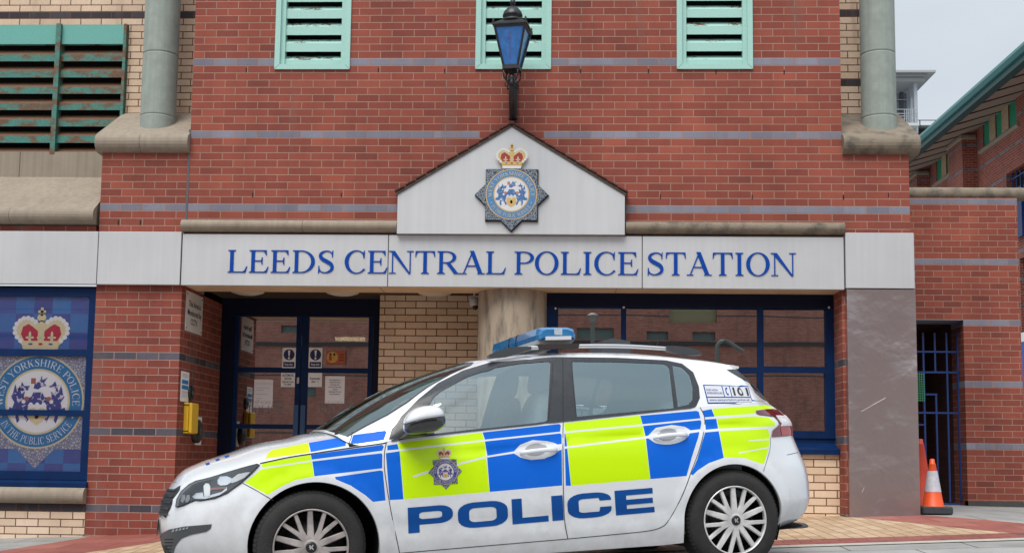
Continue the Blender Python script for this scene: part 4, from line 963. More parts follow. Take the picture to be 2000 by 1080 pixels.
# ================================================================== CCTV CAMERA
P = at(926, 592, .75)
CM = empty('cctv_camera', (P.x, .75, 2.475), label='small white dome cctv camera under the canopy beside the stone column', cat='camera')
m = MB(); m.lathe([(0, 0), (.045, 0), (.05, -.01), (.05, -.06), (.04, -.085), (0, -.09)], (P.x, .75, P.z+.055), 20); m.build('housing', mat('cam_white', (.5, .5, .52), .4), CM)
m = MB(); m.lathe([(.028, 0), (.028, -.02), (.016, -.04), (0, -.045)], (P.x+.012, .74, P.z-.03), 16); m.build('lens', blackm, CM)
m = MB(); m.box(P.x-.01, .74, P.z+.05, P.x+.01, .76, 2.475); m.build('mount', white_l, CM)

# ================================================================== CONES
def cone(x, y, h, rb, rt, label, mt, sleeve, baseh, bw, rz=.1):
    z = gz(x, y); C_ = empty('traffic_cone', (x, y, z), label=label, cat='traffic cone', group=None)
    m = MB(); b = bw/2; V = []
    m.box(x-b, y-b, z, x+b, y+b, z+baseh, bev=.012); m.build('base', mat('cone_base', (.035, .038, .045), .8, noise=.3, nscale=20), C_)
    m = MB(); m.lathe([(rb+.01, baseh), (rb, baseh+.01), (rt+.006, h-.055), (rt+.008, h-.05), (rt, h-.045), (rt-.004, h-.004), (rt-.012, h), (rt-.02, h-.02)], (x, y, z), 28); m.build('body', mt, C_)
    if sleeve:
        f = lambda q: rb+(rt-rb)*(q-baseh)/(h-baseh)+.002
        a, c = h*sleeve[0], h*sleeve[1]; m = MB(); m.lathe([(f(a), a), (f(c), c)], (x, y, z), 28); m.build('reflective_sleeve', mat('sleeve', (.50, .50, .55), .5, noise=.15, nscale=30, bump=.2), C_)
    else:
        for ang in (200, 330):
            a = math.radians(ang); m = MB(); f = rb+(rt-rb)*.55+.001; m.lathe([(0, .0), (.012, 0)], (x+f*math.cos(a), y+f*math.sin(a), z+h*.55), 10, frame=(Vector((-math.sin(a), math.cos(a), 0)), Vector((0, 0, 1)), Vector((math.cos(a), math.sin(a), 0)))); m.build('hole', dark_in, C_)
    return C_
orange = mat('cone_orange', (.75, .085, .012), .45, noise=.06, nscale=10)
orange2 = mat('cone_red_faded', (.50, .045, .02), .6, noise=.15, nscale=8)
cone(7.375, .16, .53, .098, .026, 'orange traffic cone with white reflective sleeve, in front beside the steel pier', orange, (.40, .78), .075, .29)
cone(7.405, .62, .73, .125, .030, 'taller faded red traffic cone behind the striped cone', orange2, None, .03, .33)

# ================================================================== GATE WALL
YG = 2.95
GW = empty('yard_wall', (8.7, YG, .3), label='red brick yard wall with round stone coping and a dark gateway, right of the steel pier', cat='wall')
gx0, gx1 = 6.9, at(1990, 520, YG).x
go = (8.0, .0, at(1886, 800, YG).x, at(1850, 625, YG).z)
m = MB(); prism([([(gx0, -.2), (gx1, -.2), (gx1, 4.0), (gx0, 4.0)], [[(go[0]-.35, -.1), (go[2], -.1), (go[2], go[3]), (go[0]-.35, go[3])]])], YG, YG+.45, m); m.build('wall', brick, GW)
m = MB(); r = .083; m.tube([(gx0, YG+.08, 4.06), (at(2004, 377, YG).x, YG+.08, 4.06)], r, 20)
m.build('coping', stone_dark, GW)
m = MB(); m.box(gx0, YG-.012, -.2, gx1+.012, YG+.1, gz(8.5, 2.9)+.055) if False else m.box(go[2], YG-.012, .0, gx1+.012, YG+.1, gz(9.0, 2.9)+.06); m.build('plinth', mat('dark_stone_plinth', (.055, .055, .055), .8, noise=.2), GW)
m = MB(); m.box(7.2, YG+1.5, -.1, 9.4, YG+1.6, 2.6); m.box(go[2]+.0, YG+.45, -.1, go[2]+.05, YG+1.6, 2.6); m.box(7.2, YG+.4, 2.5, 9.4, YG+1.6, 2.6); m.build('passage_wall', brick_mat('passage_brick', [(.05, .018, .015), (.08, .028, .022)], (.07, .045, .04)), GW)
# gate
blue_g = mat('gate_blue', (.012, .04, .18), .45)
yg = YG+.22
GT = empty('metal_gate', (8.4, yg, .3), label='dark blue barred metal gate with a green mesh panel in the dark gateway', cat='gate')
zg = lambda y: at(1840, y, yg).z
def gb(x0, y0, x1, y1, n='bar', w=.020, mt=blue_g):
    a, b = at(x0, y0, yg), at(x1, y1, yg); m = MB()
    if abs(x0-x1) < abs(y0-y1):
        x = (a.x+b.x)/2; m.box(x-w/2, yg-w/2, min(a.z, b.z), x+w/2, yg+w/2, max(a.z, b.z))
    else:
        z = (a.z+b.z)/2; m.box(a.x, yg-w/2-.003, z-w/2, b.x, yg+w/2+.003, z+w/2)
    return m.build(n, mt, GT)
gb(1802, 650, 1810, 980); gb(1824.5, 650, 1827, 726); gb(1846.5, 650, 1857, 980); gb(1869.5, 648, 1877, 978, w=.026)
gb(1828.5, 769, 1832.5, 980)
for y, x0, x1 in ((687, 1780, 1872), (727, 1780, 1874), (806, 1780, 1876), (983, 1790, 1880)): gb(x0, y, x1, y, 'rail', .022)
gb(1806, 770, 1830, 770, 'rail'); gb(1780, 829, 1808, 829, 'rail')
m = MB()
for k in range(7): a = at(1780+k*4.0, 728, yg-.012); m.box(a.x-.002, yg-.016, at(1790, 784, yg).z, a.x+.002, yg-.012, a.z)
for k in range(12): z = at(1790, 731+k*4.6, yg).z; m.box(at(1778, 750, yg).x, yg-.018, z-.002, at(1805, 750, yg).x, yg-.014, z+.002)
m.build('mesh_panel', mat('green_mesh', (.10, .42, .22), .5), GT)
m = MB(); a = at(1881, 729, yg); m.box(a.x-.02, yg-.03, a.z-.05, go[2]+.0, yg+.03, a.z+.03); a = at(1881, 972, yg); m.box(a.x-.02, yg-.03, a.z-.03, go[2]+.0, yg+.03, a.z+.04); m.build('hinges', blackm, GT)
# ================================================================== THE WING BEHIND
WG = empty('brick_wing', (16.2, 22, .5), label='red brick wing behind the yard wall with teal gutter, green shuttered windows and stone sills', cat='building')
brick_far = brick_mat('red_brick_far', RED[1:], (.48, .33, .28), stripe=((.10, .095, .12), (.20, .20, .25)), weather=.25, stripe_mod=10, stripe_at=6)
XWf, XPf = 16.235, 15.80
wins = [(22.9, 23.9), ]
m = MB()
# facade facing the yard, drawn in (Y,Z)
holes = []
W1 = [(20.36, 20.92), (21.42, 21.88), (22.36, 22.86)]; W2 = [(25.66, 26.16), (26.62, 27.14)]
zw0, zw1 = 10.02, 10.80
for a, b in W1+W2: holes.append([(a, zw0), (b, zw0), (b, zw1), (a, zw1)])
holes.append([(18.6, 7.35), (21.20, 7.35), (21.20, 8.82), (18.6, 8.82)])
holes.append([(18.6, 4.2), (20.44, 4.2), (20.44, 6.3), (18.6, 6.3)])
prism([([(6, -.5), (45, -.5), (45, 11.3), (6, 11.3)], [h for h in holes])], XWf, XWf+.35, m, xz=lambda y, z, x: (x, y, z))
m.build('wall', brick_far, WG)
creamf = brick_mat('cream_brick_far', [(.46, .34, .22), (.56, .42, .29)], (.16, .10, .07))
m = MB()
for a, b in ((20.925, 21.415), (21.885, 22.355), (26.165, 26.615)): m.box(XWf-.004, a, zw0, XWf+.05, b, zw1+.3)
m.build('cream_wall', creamf, WG)
for a, b in W1+W2:
    m = MB(); z = zw0
    while z < zw1: m.extr([(XWf+.03, z), (XWf+.05, z), (XWf+.11, z+.06), (XWf+.03, z+.05)], a, b, ax='y'); z += .058
    m.box(XWf+.10, a, zw0, XWf+.11, b, zw1)
    m.build('shutter', mat('green_shutter', (.02, .30, .17), .5, noise=.2, nscale=3), WG)
for a, b in ((20.15, 23.1), (25.3, 27.4)):
    m = MB(); m.tube([(XWf-.01, a, zw0-.07), (XWf-.01, b, zw0-.07)], .075, 12); m.build('sill', stone, WG)
for a in (23.4, 27.82):
    m = MB(); m.box(XPf, a, -.5, XWf-.003, a+1.25, 11.1); m.build('pilaster', brick_far, WG)
    m = MB(); m.box(XPf-.07, a-.07, 10.42, XWf-.004, a+1.32, 10.58, bev=.04); m.build('stone_band', stone, WG)
for (a, b, z0, z1) in ((18.6, 21.2, 7.35, 8.82), (18.6, 20.44, 4.2, 6.3)):
    m = MB(); m.box(XWf+.25, a, z0, XWf+.28, b, z1); w = m.build('window', mat('far_glass', (.015, .02, .03), .1), WG)
    m = MB()
    for k in range(9): y = a+(b-a)*(k+.5)/9; m.box(XWf+.10, y-.015, z0, XWf+.13, y+.015, z1)
    for k in range(4): z = z0+(z1-z0)*(k+.5)/4; m.box(XWf+.09, a, z-.015, XWf+.14, b, z+.015)
    m.build('grille', mat('grille_blue', (.01, .03, .14), .5), w)
# tall narrow blue grille above the yard wall, and the sign board low on the far right
a = atX(1989, 395, XWf-.1); c = atX(1994, 462, XWf-.1)
m = MB(); m.box(XWf-.12, 19.9, c.z, XWf-.06, 20.44, 8.2); m.build('grille', mat('grille_blue', (.01, .03, .14), .5), WG)
m = MB(); m.tube([(XWf-.02, 18.6, 4.12), (XWf-.02, 20.5, 4.12)], .10, 12); m.build('sill', stone, WG)
a = atX(1997, 665, XWf-.1)
m = MB(); m.box(XWf-.12, 18.6, 1.4, XWf-.05, a.y, atX(1997, 670, XWf-.1).z); o = m.build('wall_board', mat('board_blue', (.01, .08, .40), .5), WG)
m = MB(); m.box(XWf-.13, 18.6, atX(1997, 668, XWf-.1).z, XWf-.05, a.y+.1, atX(1997, 650, XWf-.1).z); m.build('board_header', white_l, WG)
# eave: gutter, fascia, soffit with ribs
tealg = mat('teal_gutter', (.018, .15, .155), .4, noise=.1, nscale=2)
teald = mat('teal_dark', (.006, .06, .06), .5)
XE = 14.6; e0 = atX(1971, 100, XE).z; e1 = atX(1792, 273, XE).z; ZE = (e0+e1)/2
m = MB(); m.extr([(XE, ZE), (XE-.03, ZE-.10), (XE+.03, ZE-.20), (XE+.16, ZE-.22), (XE+.16, ZE)], 5.5, 45, ax='y'); m.build('gutter', tealg, WG)
m = MB(); m.extr([(XE+.10, ZE-.225), (XE+.10, ZE-.36), (XE+.3, ZE-.38), (XE+.3, ZE-.225)], 5.5, 45, ax='y'); m.build('eaves_board', teald, WG)
m = MB(); m.extr([(XE+.30, ZE-.30), (XWf+.1, ZE-.22+.35), (XWf+.1, ZE-.18+.40), (XE+.30, ZE-.26)], 5.5, 45, ax='y'); m.build('soffit', mat('soffit_brown', (.34, .27, .22), .8), WG)
m = MB(); y = 6.18
while y < 44:
    m = MB(); m.extr([(XE+.28, ZE-.335), (XWf+.05, ZE+.10), (XWf+.05, ZE+.18), (XE+.28, ZE-.28)], y, y+.06, ax='y'); y += 1.02
    m.build('rib', mat('rib_navy', (.02, .022, .04), .6), WG)
m = MB(); m.extr([(XE+.12, ZE-.02), (XWf+4, ZE+1.7), (XWf+4, ZE+1.6), (XE+.12, ZE-.1)], 5.5, 45, ax='y'); m.build('roof', mat('roof_slate', (.05, .055, .06), .7), WG)

# ================================================================== GLAZED STAIR TOWER far behind
YT = 55
TW = empty('glass_tower', (23.5, YT, 1), label='grey steel and glass lift tower with flat roof, far behind between flue and teal gutter', cat='tower')
steelp = mat('painted_steel', (.36, .39, .43), .5); dgl = mat('tower_glass', (.12, .14, .17), .15)
def tx(x): return at(x, 210, YT).x
def tz(y): return at(1790, y, YT).z
m = MB(); m.box(tx(1700), YT-1.5, tz(158), tx(1813), YT+4, tz(154)); m.box(tx(1700), YT-1.2, tz(162), tx(1800), YT+3, tz(158.5)); m.extr([(YT-1, tz(163)), (YT+3, tz(163)), (YT+3, tz(180)), (YT-1, tz(170))], tx(1700), tx(1797)); m.build('roof', mat('tower_roof', (.34, .36, .37), .6), TW)
m = MB(); m.box(tx(1777.5), YT-.8, tz(268), tx(1784), YT-.4, tz(160)); m.build('column', steelp, TW)
m = MB(); m.box(tx(1776), YT-.2, -1, tx(1779), YT+3, tz(165)); m.build('wall', steelp, TW)
m = MB(); m.box(tx(1700), YT+.1, tz(255), tx(1772), YT+.2, tz(182)); m.build('pane', dgl, TW)
m = MB(); m.box(tx(1758), YT-.02, tz(252), tx(1765), YT+.09, tz(180)); m.build('mullion', mat('dark_steel', (.03, .035, .045), .5), TW)
m = MB()
for y in (196, 215, 233): m.box(tx(1700), YT-.05, tz(y), tx(1772), YT+.08, tz(y-1))
m.build('transom', steelp, TW)
m = MB(); m.box(tx(1700), YT-1.4, tz(259), tx(1780), YT+2, tz(254)); m.build('balcony_slab', mat('slab_white', (.5, .53, .55), .6), TW)
m = MB()
for y in (228, 236, 241): m.box(tx(1700), YT-1.35, tz(y), tx(1778), YT-1.30, tz(y-1))
for x in range(1752, 1778, 4): m.box(tx(x), YT-1.35, tz(254), tx(x)+.03, YT-1.31, tz(228))
m.build('railing', steelp, TW)
m = MB(); m.box(tx(1782), YT+1, tz(290), tx(1846), YT+9, tz(247)); m.box(tx(1782), YT+.5, tz(246), tx(1850), YT+9, tz(242)); m.build('low_block', mat('low_block_dark', (.05, .05, .055), .8), TW)
m = MB()
for y, w in ((226, 1), (236.5, 1)): m.box(tx(1784), YT+1, tz(y), tx(1870), YT+1.04, tz(y)+.04)
for x in (1806, 1840): m.box(tx(x), YT+1, tz(246), tx(x)+.05, YT+1.04, tz(226))
m.build('roof_railing', mat('dark_steel', (.03, .035, .045), .5), TW)

# ================================================================== BRICK BUILDING OPPOSITE (seen only as a reflection in the glass)
YO = -46
OP = empty('brick_building', (3, YO, 0), label='long red brick building across the street, reflected in the ground floor glass', cat='building')
brick_o = brick_mat('red_brick_opposite', [(.30, .12, .09), (.38, .16, .12), (.44, .20, .15)], (.46, .33, .28), stripe=((.05, .05, .055), (.07, .07, .07)), stripe_mod=40, stripe_at=25, weather=.2, rough=.9)
m = MB(); wo = []
YV = 2*YR-YO
def vr(x0, y0, x1, y1): return rect(x0, y0, x1, y1, YV)
for dx in (-64, -51, -38, -25, 0, 13, 26, 39):
    for q in ((1307, 575, 1400, 629), (1263, 646, 1305, 663), (1353, 647, 1397, 664)):
        a = vr(*q); wo.append((a[0]+dx, a[1], a[2]+dx, a[3]))
for q in ((1125, 640, 1200, 662), (528, 625, 565, 640), (1096, 560, 1144, 604), (560, 750, 600, 770)):
    wo.append(vr(*q))
prism([([(-60, -3), (70, -3), (70, 12.5), (-60, 12.5)], [rr(*q) for q in wo])], YO, YO-1, m); m.build('wall', brick_o, OP)
for q in wo:
    m = MB(); m.box(q[0], YO-.3, q[1], q[2], YO-.25, q[3]); m.build('window', mat('opp_glass_low', (.14, .20, .19), .4) if q[3]-q[1] < .8 else mat('opp_glass_high', (.26, .24, .13), .4), OP)
m = MB(); zz = at(1500, 670, YV).z; m.box(-60, YO, zz-.12, 70, YO+.12, zz+.06); m.build('string_course', mat('opp_course', (.06, .06, .06), .9), OP)
# curved service pipes and a post light on the pavement opposite
def lampo(x, y, h, lab, n='post_light'):
    E_ = empty(n, (x, y, -.3), label=lab, cat='lamp post'); m = MB(); m.tube([(x, y, -.3), (x, y, h)], .085, 10); m.build('post', mat('post_grey_green', (.17, .20, .18), .6), E_)
    m = MB(); m.lathe([(0, .13), (.10, .12), (.21, .05), (.23, .01), (.19, 0), (.11, -.14), (.09, -.2)], (x, y, h), 18); m.build('lamp_head', mat('post_head', (.30, .30, .27), .5), E_)
P = at(1157, 618, 2*YR+30); lampo(P.x, -30, P.z, 'mushroom topped post light reflected in the right hand window')
"""reflected crook pipe"""
P = at(1400, 700, 2*YR+30); P2 = at(1415, 664, 2*YR+30)
E_ = empty('vent_pipe', (P.x, -30, -.3), label='grey green hooked vent pipe reflected in the right hand window', cat='pipe')
m = MB(); x = P.x; rz_ = P2.z-.28; m.tube([(x, -30, -.3), (x, -30, rz_)]+[(x+.28-.28*math.cos(math.radians(a)), -30, rz_+.28*math.sin(math.radians(a))) for a in range(15, 135, 15)]+[(x+.95, -30, rz_-.12)], .07, 10); m.build('tube', mat('post_grey_green', (.17, .20, .18), .6), E_)
# ================================================================== POLICE CAR
YC_, PC_ = 0.3057, 0.0554
CF_ = Vector((-math.cos(YC_)*math.cos(PC_), -math.sin(YC_)*math.cos(PC_), -math.sin(PC_)))   # forward
CS_ = Vector((-math.sin(YC_), math.cos(YC_), 0))                                              # across, away from the camera
CUp = CS_.cross(CF_); CUp = CUp if CUp.z > 0 else -CUp
CO_ = Vector((4.8408, -3.9953, .3669))-CUp*.316
def cw(a, y, h): return CO_+CF_*a+CS_*(y+.88)+CUp*h       # a forward of rear axle, y across (near side negative), h above the tyre contact
def cpix(x, y, side):
    d = ray(x, y); o = CO_; t = ((o+CS_*side-CAM).dot(CS_))/d.dot(CS_); P = CAM+d*t-o; return P.dot(CF_), P.dot(CUp)
CAR = empty('police_car', tuple(cw(1.35, 0, 0)), label='white police hatchback with blue and lime battenburg squares, parked before the entrance', cat='car')
def interp(xs, ys):
    n = len(xs); d = [(ys[i+1]-ys[i])/(xs[i+1]-xs[i]) for i in range(n-1)]; mm = [d[0]]+[0 if d[i-1]*d[i] <= 0 else 2*d[i-1]*d[i]/(d[i-1]+d[i]) for i in range(1, n-1)]+[d[-1]]
    def f(x):
        if x <= xs[0]: return ys[0]
        if x >= xs[-1]: return ys[-1]
        i = 0
        while x > xs[i+1]: i += 1
        h = xs[i+1]-xs[i]; t = (x-xs[i])/h
        return ys[i]*(1+2*t)*(1-t)**2+h*mm[i]*t*(1-t)**2+ys[i+1]*t*t*(3-2*t)+h*mm[i+1]*t*t*(t-1)
    return f
def crv(pts, n=12):
    out = []
    for i in range(len(pts)-1):
        p0, p1, p2, p3 = pts[max(i-1, 0)], pts[i], pts[i+1], pts[min(i+2, len(pts)-1)]
        for k in range(n):
            t = k/n; out.append(tuple(.5*((2*p1[j])+(-p0[j]+p2[j])*t+(2*p0[j]-5*p1[j]+4*p2[j]-p3[j])*t*t+(-p0[j]+3*p1[j]-3*p2[j]+p3[j])*t**3) for j in range(len(p1))))
    out.append(tuple(pts[-1])); return out
class Path:
    def __init__(s, pts, n=12):
        s.p = crv(pts, n); s.s = [0]
        for i in range(1, len(s.p)): s.s.append(s.s[-1]+math.dist(s.p[i][:2], s.p[i-1][:2]))
        s.L = s.s[-1]
    def at(s, q):
        q = min(max(q, 0), s.L); lo, hi = 0, len(s.s)-1
        while hi-lo > 1:
            md = (lo+hi)//2
            if s.s[md] <= q: lo = md
            else: hi = md
        t = (q-s.s[lo])/max(1e-9, s.s[hi]-s.s[lo]); return tuple(a+(b-a)*t for a, b in zip(s.p[lo], s.p[hi]))
PLAN = Path([(3.462, 0), (3.455, .22), (3.425, .40), (3.36, .56), (3.25, .69), (3.10, .785), (2.90, .850), (2.6, .886), (2.2, .893), (1.5, .897), (.8, .897), (.2, .893), (-.1, .882), (-.35, .85), (-.52, .79), (-.635, .69), (-.71, .53), (-.755, .3), (-.770, 0)])
SL = PLAN.L
def sm(x, a, b): t = min(1, max(0, (x-a)/(b-a))); return t*t*(3-2*t)
in_side = interp([.14, .205, .33, .45, .60, .72, .80, .90, 1.0, 1.08], [.07, .040, .012, .0, .0, .006, .016, .038, .062, .085])
in_front = interp([.15, .25, .36, .45, .55, .62, .70, .80], [.08, .045, .01, .0, .012, .035, .085, .15])
in_rear = interp([.20, .235, .29, .35, .42, .50, .60, .72, .80, .83, .90, .99, 1.04], [.19, .15, .06, .018, .0, .0, .010, .050, .078, .088, .092, .16, .225])
zs_f = interp([-.8, -.5, -.1, .213, 1.078, 2.06, 2.168, 2.397, 2.608, 2.892, 3.1, 3.25, 3.36, 3.5], [1.03, 1.045, 1.043, 1.027, .971, .903, .888, .866, .842, .797, .752, .718, .702, .698])
zb_f = interp([-.8, -.62, -.38, .3, .5, 2.1, 2.3, 2.95, 3.2, 3.5], [.30, .27, .235, .20, .19, .19, .19, .18, .165, .165])
def Lp(s, h):
    s = min(max(s, 1e-4), SL-1e-4); a, y = PLAN.at(s); e = .004; p, q = PLAN.at(s-e), PLAN.at(s+e); tx_, ty = q[0]-p[0], q[1]-p[1]; l = math.hypot(tx_, ty); nx_, ny = -ty/max(l, 1e-9), tx_/max(l, 1e-9)
    # outward normal of the plan contour
    if nx_*(a-1.35)*.5+ny*y < 0: nx_, ny = -nx_, -ny
    wf, wr = sm(a, 2.75, 3.3), 1-sm(a, -.55, -.15)
    i = in_side(h)*(1-wf)*(1-wr)+in_front(h)*wf+in_rear(h)*wr
    # wheel-arch lips swell a little, and the swage line over the door handles
    for ca, cz, r in ((0, .32, .345), (2.60, .31, .362)):
        d = math.hypot(a-ca, h-cz)-r
        if -.02 < d < .10: i -= .012*(1-sm(d, .03, .10))
    if -.3 < a < 2.4:
        zl = .955-.058*(a)+.0; dd = (h-(zl-.05))
        i += .006*math.exp(-(dd/.018)**2)*(sm(a, -.3, 0)*(1-sm(a, 1.9, 2.3)))
        i += .010*math.exp(-((h-.40)/.06)**2)
    return (a-nx_*i, -(y-ny*i), h)
class Surf:
    def __init__(s, f, u0, u1, v0, v1, nu, nv):
        """f(u,v) -> (a,y,h); v0,v1 may be functions of u"""
        s.f = f; s.V = []; s.UV = []; s.T = []
        for i in range(nu+1):
            u = u0+(u1-u0)*i/nu; a = v0(u) if callable(v0) else v0; b = v1(u) if callable(v1) else v1
            for j in range(nv+1):
                v = a+(b-a)*j/nv; s.UV.append((u, v)); s.V.append(cw(*f(u, v)))
        for i in range(nu):
            for j in range(nv):
                k = i*(nv+1)+j; s.T += [(k, k+nv+1, k+nv+2), (k, k+nv+2, k+1)]
        s.b = BVHTree.FromPolygons(s.V, s.T)
    def _uv(s, loc, idx):
        a, b, c = s.T[idx]; A, B, C = s.V[a], s.V[b], s.V[c]; v0, v1, v2 = B-A, C-A, loc-A
        d00, d01, d11, d20, d21 = v0.dot(v0), v0.dot(v1), v1.dot(v1), v2.dot(v0), v2.dot(v1); den = d00*d11-d01*d01 or 1e-12
        v = (d11*d20-d01*d21)/den; w = (d00*d21-d01*d20)/den; u = 1-v-w
        return (s.UV[a][0]*u+s.UV[b][0]*v+s.UV[c][0]*w, s.UV[a][1]*u+s.UV[b][1]*v+s.UV[c][1]*w)
    def px(s, x, y):
        d = ray(x, y).normalized(); loc, n, i, dist = s.b.ray_cast(CAM, d)
        if loc is None:
            best = None
            for k in range(60):
                P = CAM+d*(6.2+k*.03); l, n, i, ds = s.b.find_nearest(P)
                if best is None or ds < best[0]: best = (ds, l, i)
            loc, i = best[1], best[2]
        return s._uv(loc, i)
    def poly(s, pts, sub=0):
        out = []
        n = len(pts)
        for k in range(n):
            p, q = pts[k], pts[(k+1) % n]; L_ = math.dist(p, q); m_ = max(1, int(L_/12))
            for t in range(m_): out.append(s.px(p[0]+(q[0]-p[0])*t/m_, p[1]+(q[1]-p[1])*t/m_))
        return out
    def nrm(s, u, v, e=.004):
        a = Vector(s.f(u+e, v))-Vector(s.f(u-e, v)); b = Vector(s.f(u, v+e))-Vector(s.f(u, v-e)); n = a.cross(b)
        if n.length < 1e-12: return Vector((0, 0, 1))
        n.normalize(); P = Vector(s.f(u, v)); c = P-Vector((min(max(P.x, .3), 2.2), 0, .6))
        return n if n.dot(c) > 0 else -n
def crc(x, y, h): return CO_+CF_*x+CS_*y+CUp*h
def vecw(n): return (CF_*n.x+CS_*n.y+CUp*n.z).normalized()
def skin(S, name, shapes, mt, off=0.0, parent=CAR, g=.045, mirror=False, regions=None, mats=None, thick=0):
    """part of a surface cut along shapes in its own (u,v); regions: [(poly, material index)]"""
    loops_all = [sh[0] for sh in shapes]+[h for sh in shapes for h in sh[1]]
    us = [p[0] for l in loops_all for p in l]; vs_ = [p[1] for l in loops_all for p in l]; ex = []
    u = math.floor(min(us)/g)*g+g*.5
    while u < max(us):
        v = math.floor(min(vs_)/g)*g+g*.5
        while v < max(vs_):
            if any(inshape((u, v), sh) for sh in shapes): ex.append((u+.0001*math.sin(v*90), v))
            v += g
        u += g
    loops = list(loops_all)+([r[0] for r in regions] if regions else [])
    V, T = cdt(loops, ex, 1e-7)
    bb = pipfast([r[0] for r in regions]) if regions else None
    keep, mi = [], []
    for t in T:
        c = ((V[t[0]].x+V[t[1]].x+V[t[2]].x)/3, (V[t[0]].y+V[t[1]].y+V[t[2]].y)/3)
        if any(inshape(c, sh) for sh in shapes):
            keep.append(tuple(t)); k = 0
            if regions:
                for i in range(len(regions)-1, -1, -1):
                    if bb(c[0], c[1], i): k = regions[i][1]; break
            mi.append(k)
    used = sorted({i for t in keep for i in t}); rm = {o: n for n, o in enumerate(used)}
    P, Nn = [], []
    for i in used:
        u, v = V[i].x, V[i].y; n = S.nrm(u, v); p = Vector(S.f(u, v))+n*off; P.append(p); Nn.append(n)
    F = [tuple(rm[i] for i in t) for t in keep]
    res = []
    for mir in ((False, True) if mirror else (False,)):
        PP = [Vector((p.x, -p.y, p.z)) if mir else p for p in P]; NN = [Vector((n.x, -n.y, n.z)) if mir else n for n in Nn]
        W_ = [cw(*p) for p in PP]; NW = [vecw(n) for n in NN]
        FF = []
        for f in F:
            a, b, c = (W_[i] for i in f); fn = (b-a).cross(c-a)
            FF.append(f if fn.dot(NW[f[0]]) >= 0 else f[::-1])
        res.append(mesh_obj(name, W_, FF, mats or mt, parent, smooth=True, fm=mi if regions else None, normals=NW))
    return res[0] if not mirror else res
def paint(name, col, rough=.22, coat=1.0, dirt_refl=.16):
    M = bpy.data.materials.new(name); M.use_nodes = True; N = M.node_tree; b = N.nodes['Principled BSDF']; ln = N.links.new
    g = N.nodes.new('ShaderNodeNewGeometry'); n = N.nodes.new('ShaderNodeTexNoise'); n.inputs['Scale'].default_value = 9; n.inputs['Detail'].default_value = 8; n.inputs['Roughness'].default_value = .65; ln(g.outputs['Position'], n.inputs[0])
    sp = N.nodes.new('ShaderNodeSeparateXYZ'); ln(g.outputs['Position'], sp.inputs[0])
    # road film plus a painted road reflection darkening the sills, thinning out upward
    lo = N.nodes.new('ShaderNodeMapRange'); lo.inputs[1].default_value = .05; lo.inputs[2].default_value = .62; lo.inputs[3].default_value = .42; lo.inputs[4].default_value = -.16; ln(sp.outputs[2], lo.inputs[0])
    f = mth(N, 'MAXIMUM', mth(N, 'MULTIPLY', mth(N, 'ADD', mth(N, 'SUBTRACT', n.outputs[0], .42), lo.outputs[0]), dirt_refl*4), 0); f = mth(N, 'MINIMUM', f, dirt_refl*1.8)
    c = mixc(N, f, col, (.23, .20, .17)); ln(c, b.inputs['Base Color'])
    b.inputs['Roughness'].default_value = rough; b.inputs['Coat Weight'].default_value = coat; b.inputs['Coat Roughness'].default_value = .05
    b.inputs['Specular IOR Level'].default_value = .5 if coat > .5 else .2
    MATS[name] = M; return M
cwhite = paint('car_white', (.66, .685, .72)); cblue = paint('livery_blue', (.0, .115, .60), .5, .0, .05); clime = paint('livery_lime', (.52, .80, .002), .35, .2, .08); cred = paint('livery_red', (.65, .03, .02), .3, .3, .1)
seamm = mat('panel_gap', (.012, .012, .013), .7); trimm = mat('black_trim', (.016, .018, .022), .32, noise=.15, nscale=20); plast = mat('grey_plastic', (.05, .055, .062), .45)
navyl = mat('lettering_navy', (.001, .062, .27), .6, spec=.2)
rubber = mat('tyre_rubber', (.017, .016, .016), .82, noise=.35, nscale=25, bump=.4, bscale=120)
LS = Surf(Lp, 0, SL, lambda u: .15, lambda u: zs_f(PLAN.at(u)[0]), 420, 60)
def plan_s(a, front=False):
    lo, hi = 0, SL
    for _ in range(50):
        md = (lo+hi)/2
        if PLAN.at(md)[0] > a: lo = md
        else: hi = md
    return lo
dom = []
K = 110
for k in range(K+1): s = SL*k/K; dom.append((s, zb_f(PLAN.at(s)[0])))
for k in range(K, -1, -1): s = SL*k/K; dom.append((s, zs_f(PLAN.at(s)[0])))
def arch(ca, cz, r, n=48, zb=.10):
    P = []
    for k in range(n+1):
        t = math.radians(205-230*k/n); P.append((plan_s(ca-r*math.cos(t)*1.0), cz+r*math.sin(t)))
    return P
A_F = [(plan_s(2.60-.370*math.cos(math.radians(t))), .31+.370*math.sin(math.radians(t))) for t in range(0, 181, 5)]
A_F = [(A_F[0][0], .05)]+A_F+[(A_F[-1][0], .05)]
A_R = [(plan_s(0-.345*math.cos(math.radians(t))), .32+.345*math.sin(math.radians(t))) for t in range(0, 181, 5)]
A_R = [(A_R[0][0], .05)]+A_R+[(A_R[-1][0], .05)]
# shell with the arches cut: build outline by walking the bottom edge
def side_outline():
    P = []; 
    for k in range(K+1):
        s = SL*k/K; P.append((s, zb_f(PLAN.at(s)[0])))
    out = []; done = [False, False]
    for p in P:
        inside = False
        for i, (A, lo, hi) in enumerate(((A_F, min(q[0] for q in A_F), max(q[0] for q in A_F)), (A_R, min(q[0] for q in A_R), max(q[0] for q in A_R)))):
            if lo <= p[0] <= hi:
                inside = True
                if not done[i]:
                    done[i] = True; Q = sorted(A[1:-1], key=lambda q: 0); Q = Q if Q[0][0] < Q[-1][0] else Q[::-1]
                    out += [(Q[0][0], zb_f(PLAN.at(Q[0][0])[0]))]+Q+[(Q[-1][0], zb_f(PLAN.at(Q[-1][0])[0]))]
        if not inside: out.append(p)
    for k in range(K, -1, -1): s = SL*k/K; out.append((s, zs_f(PLAN.at(s)[0])))
    return out
OUT = side_outline()
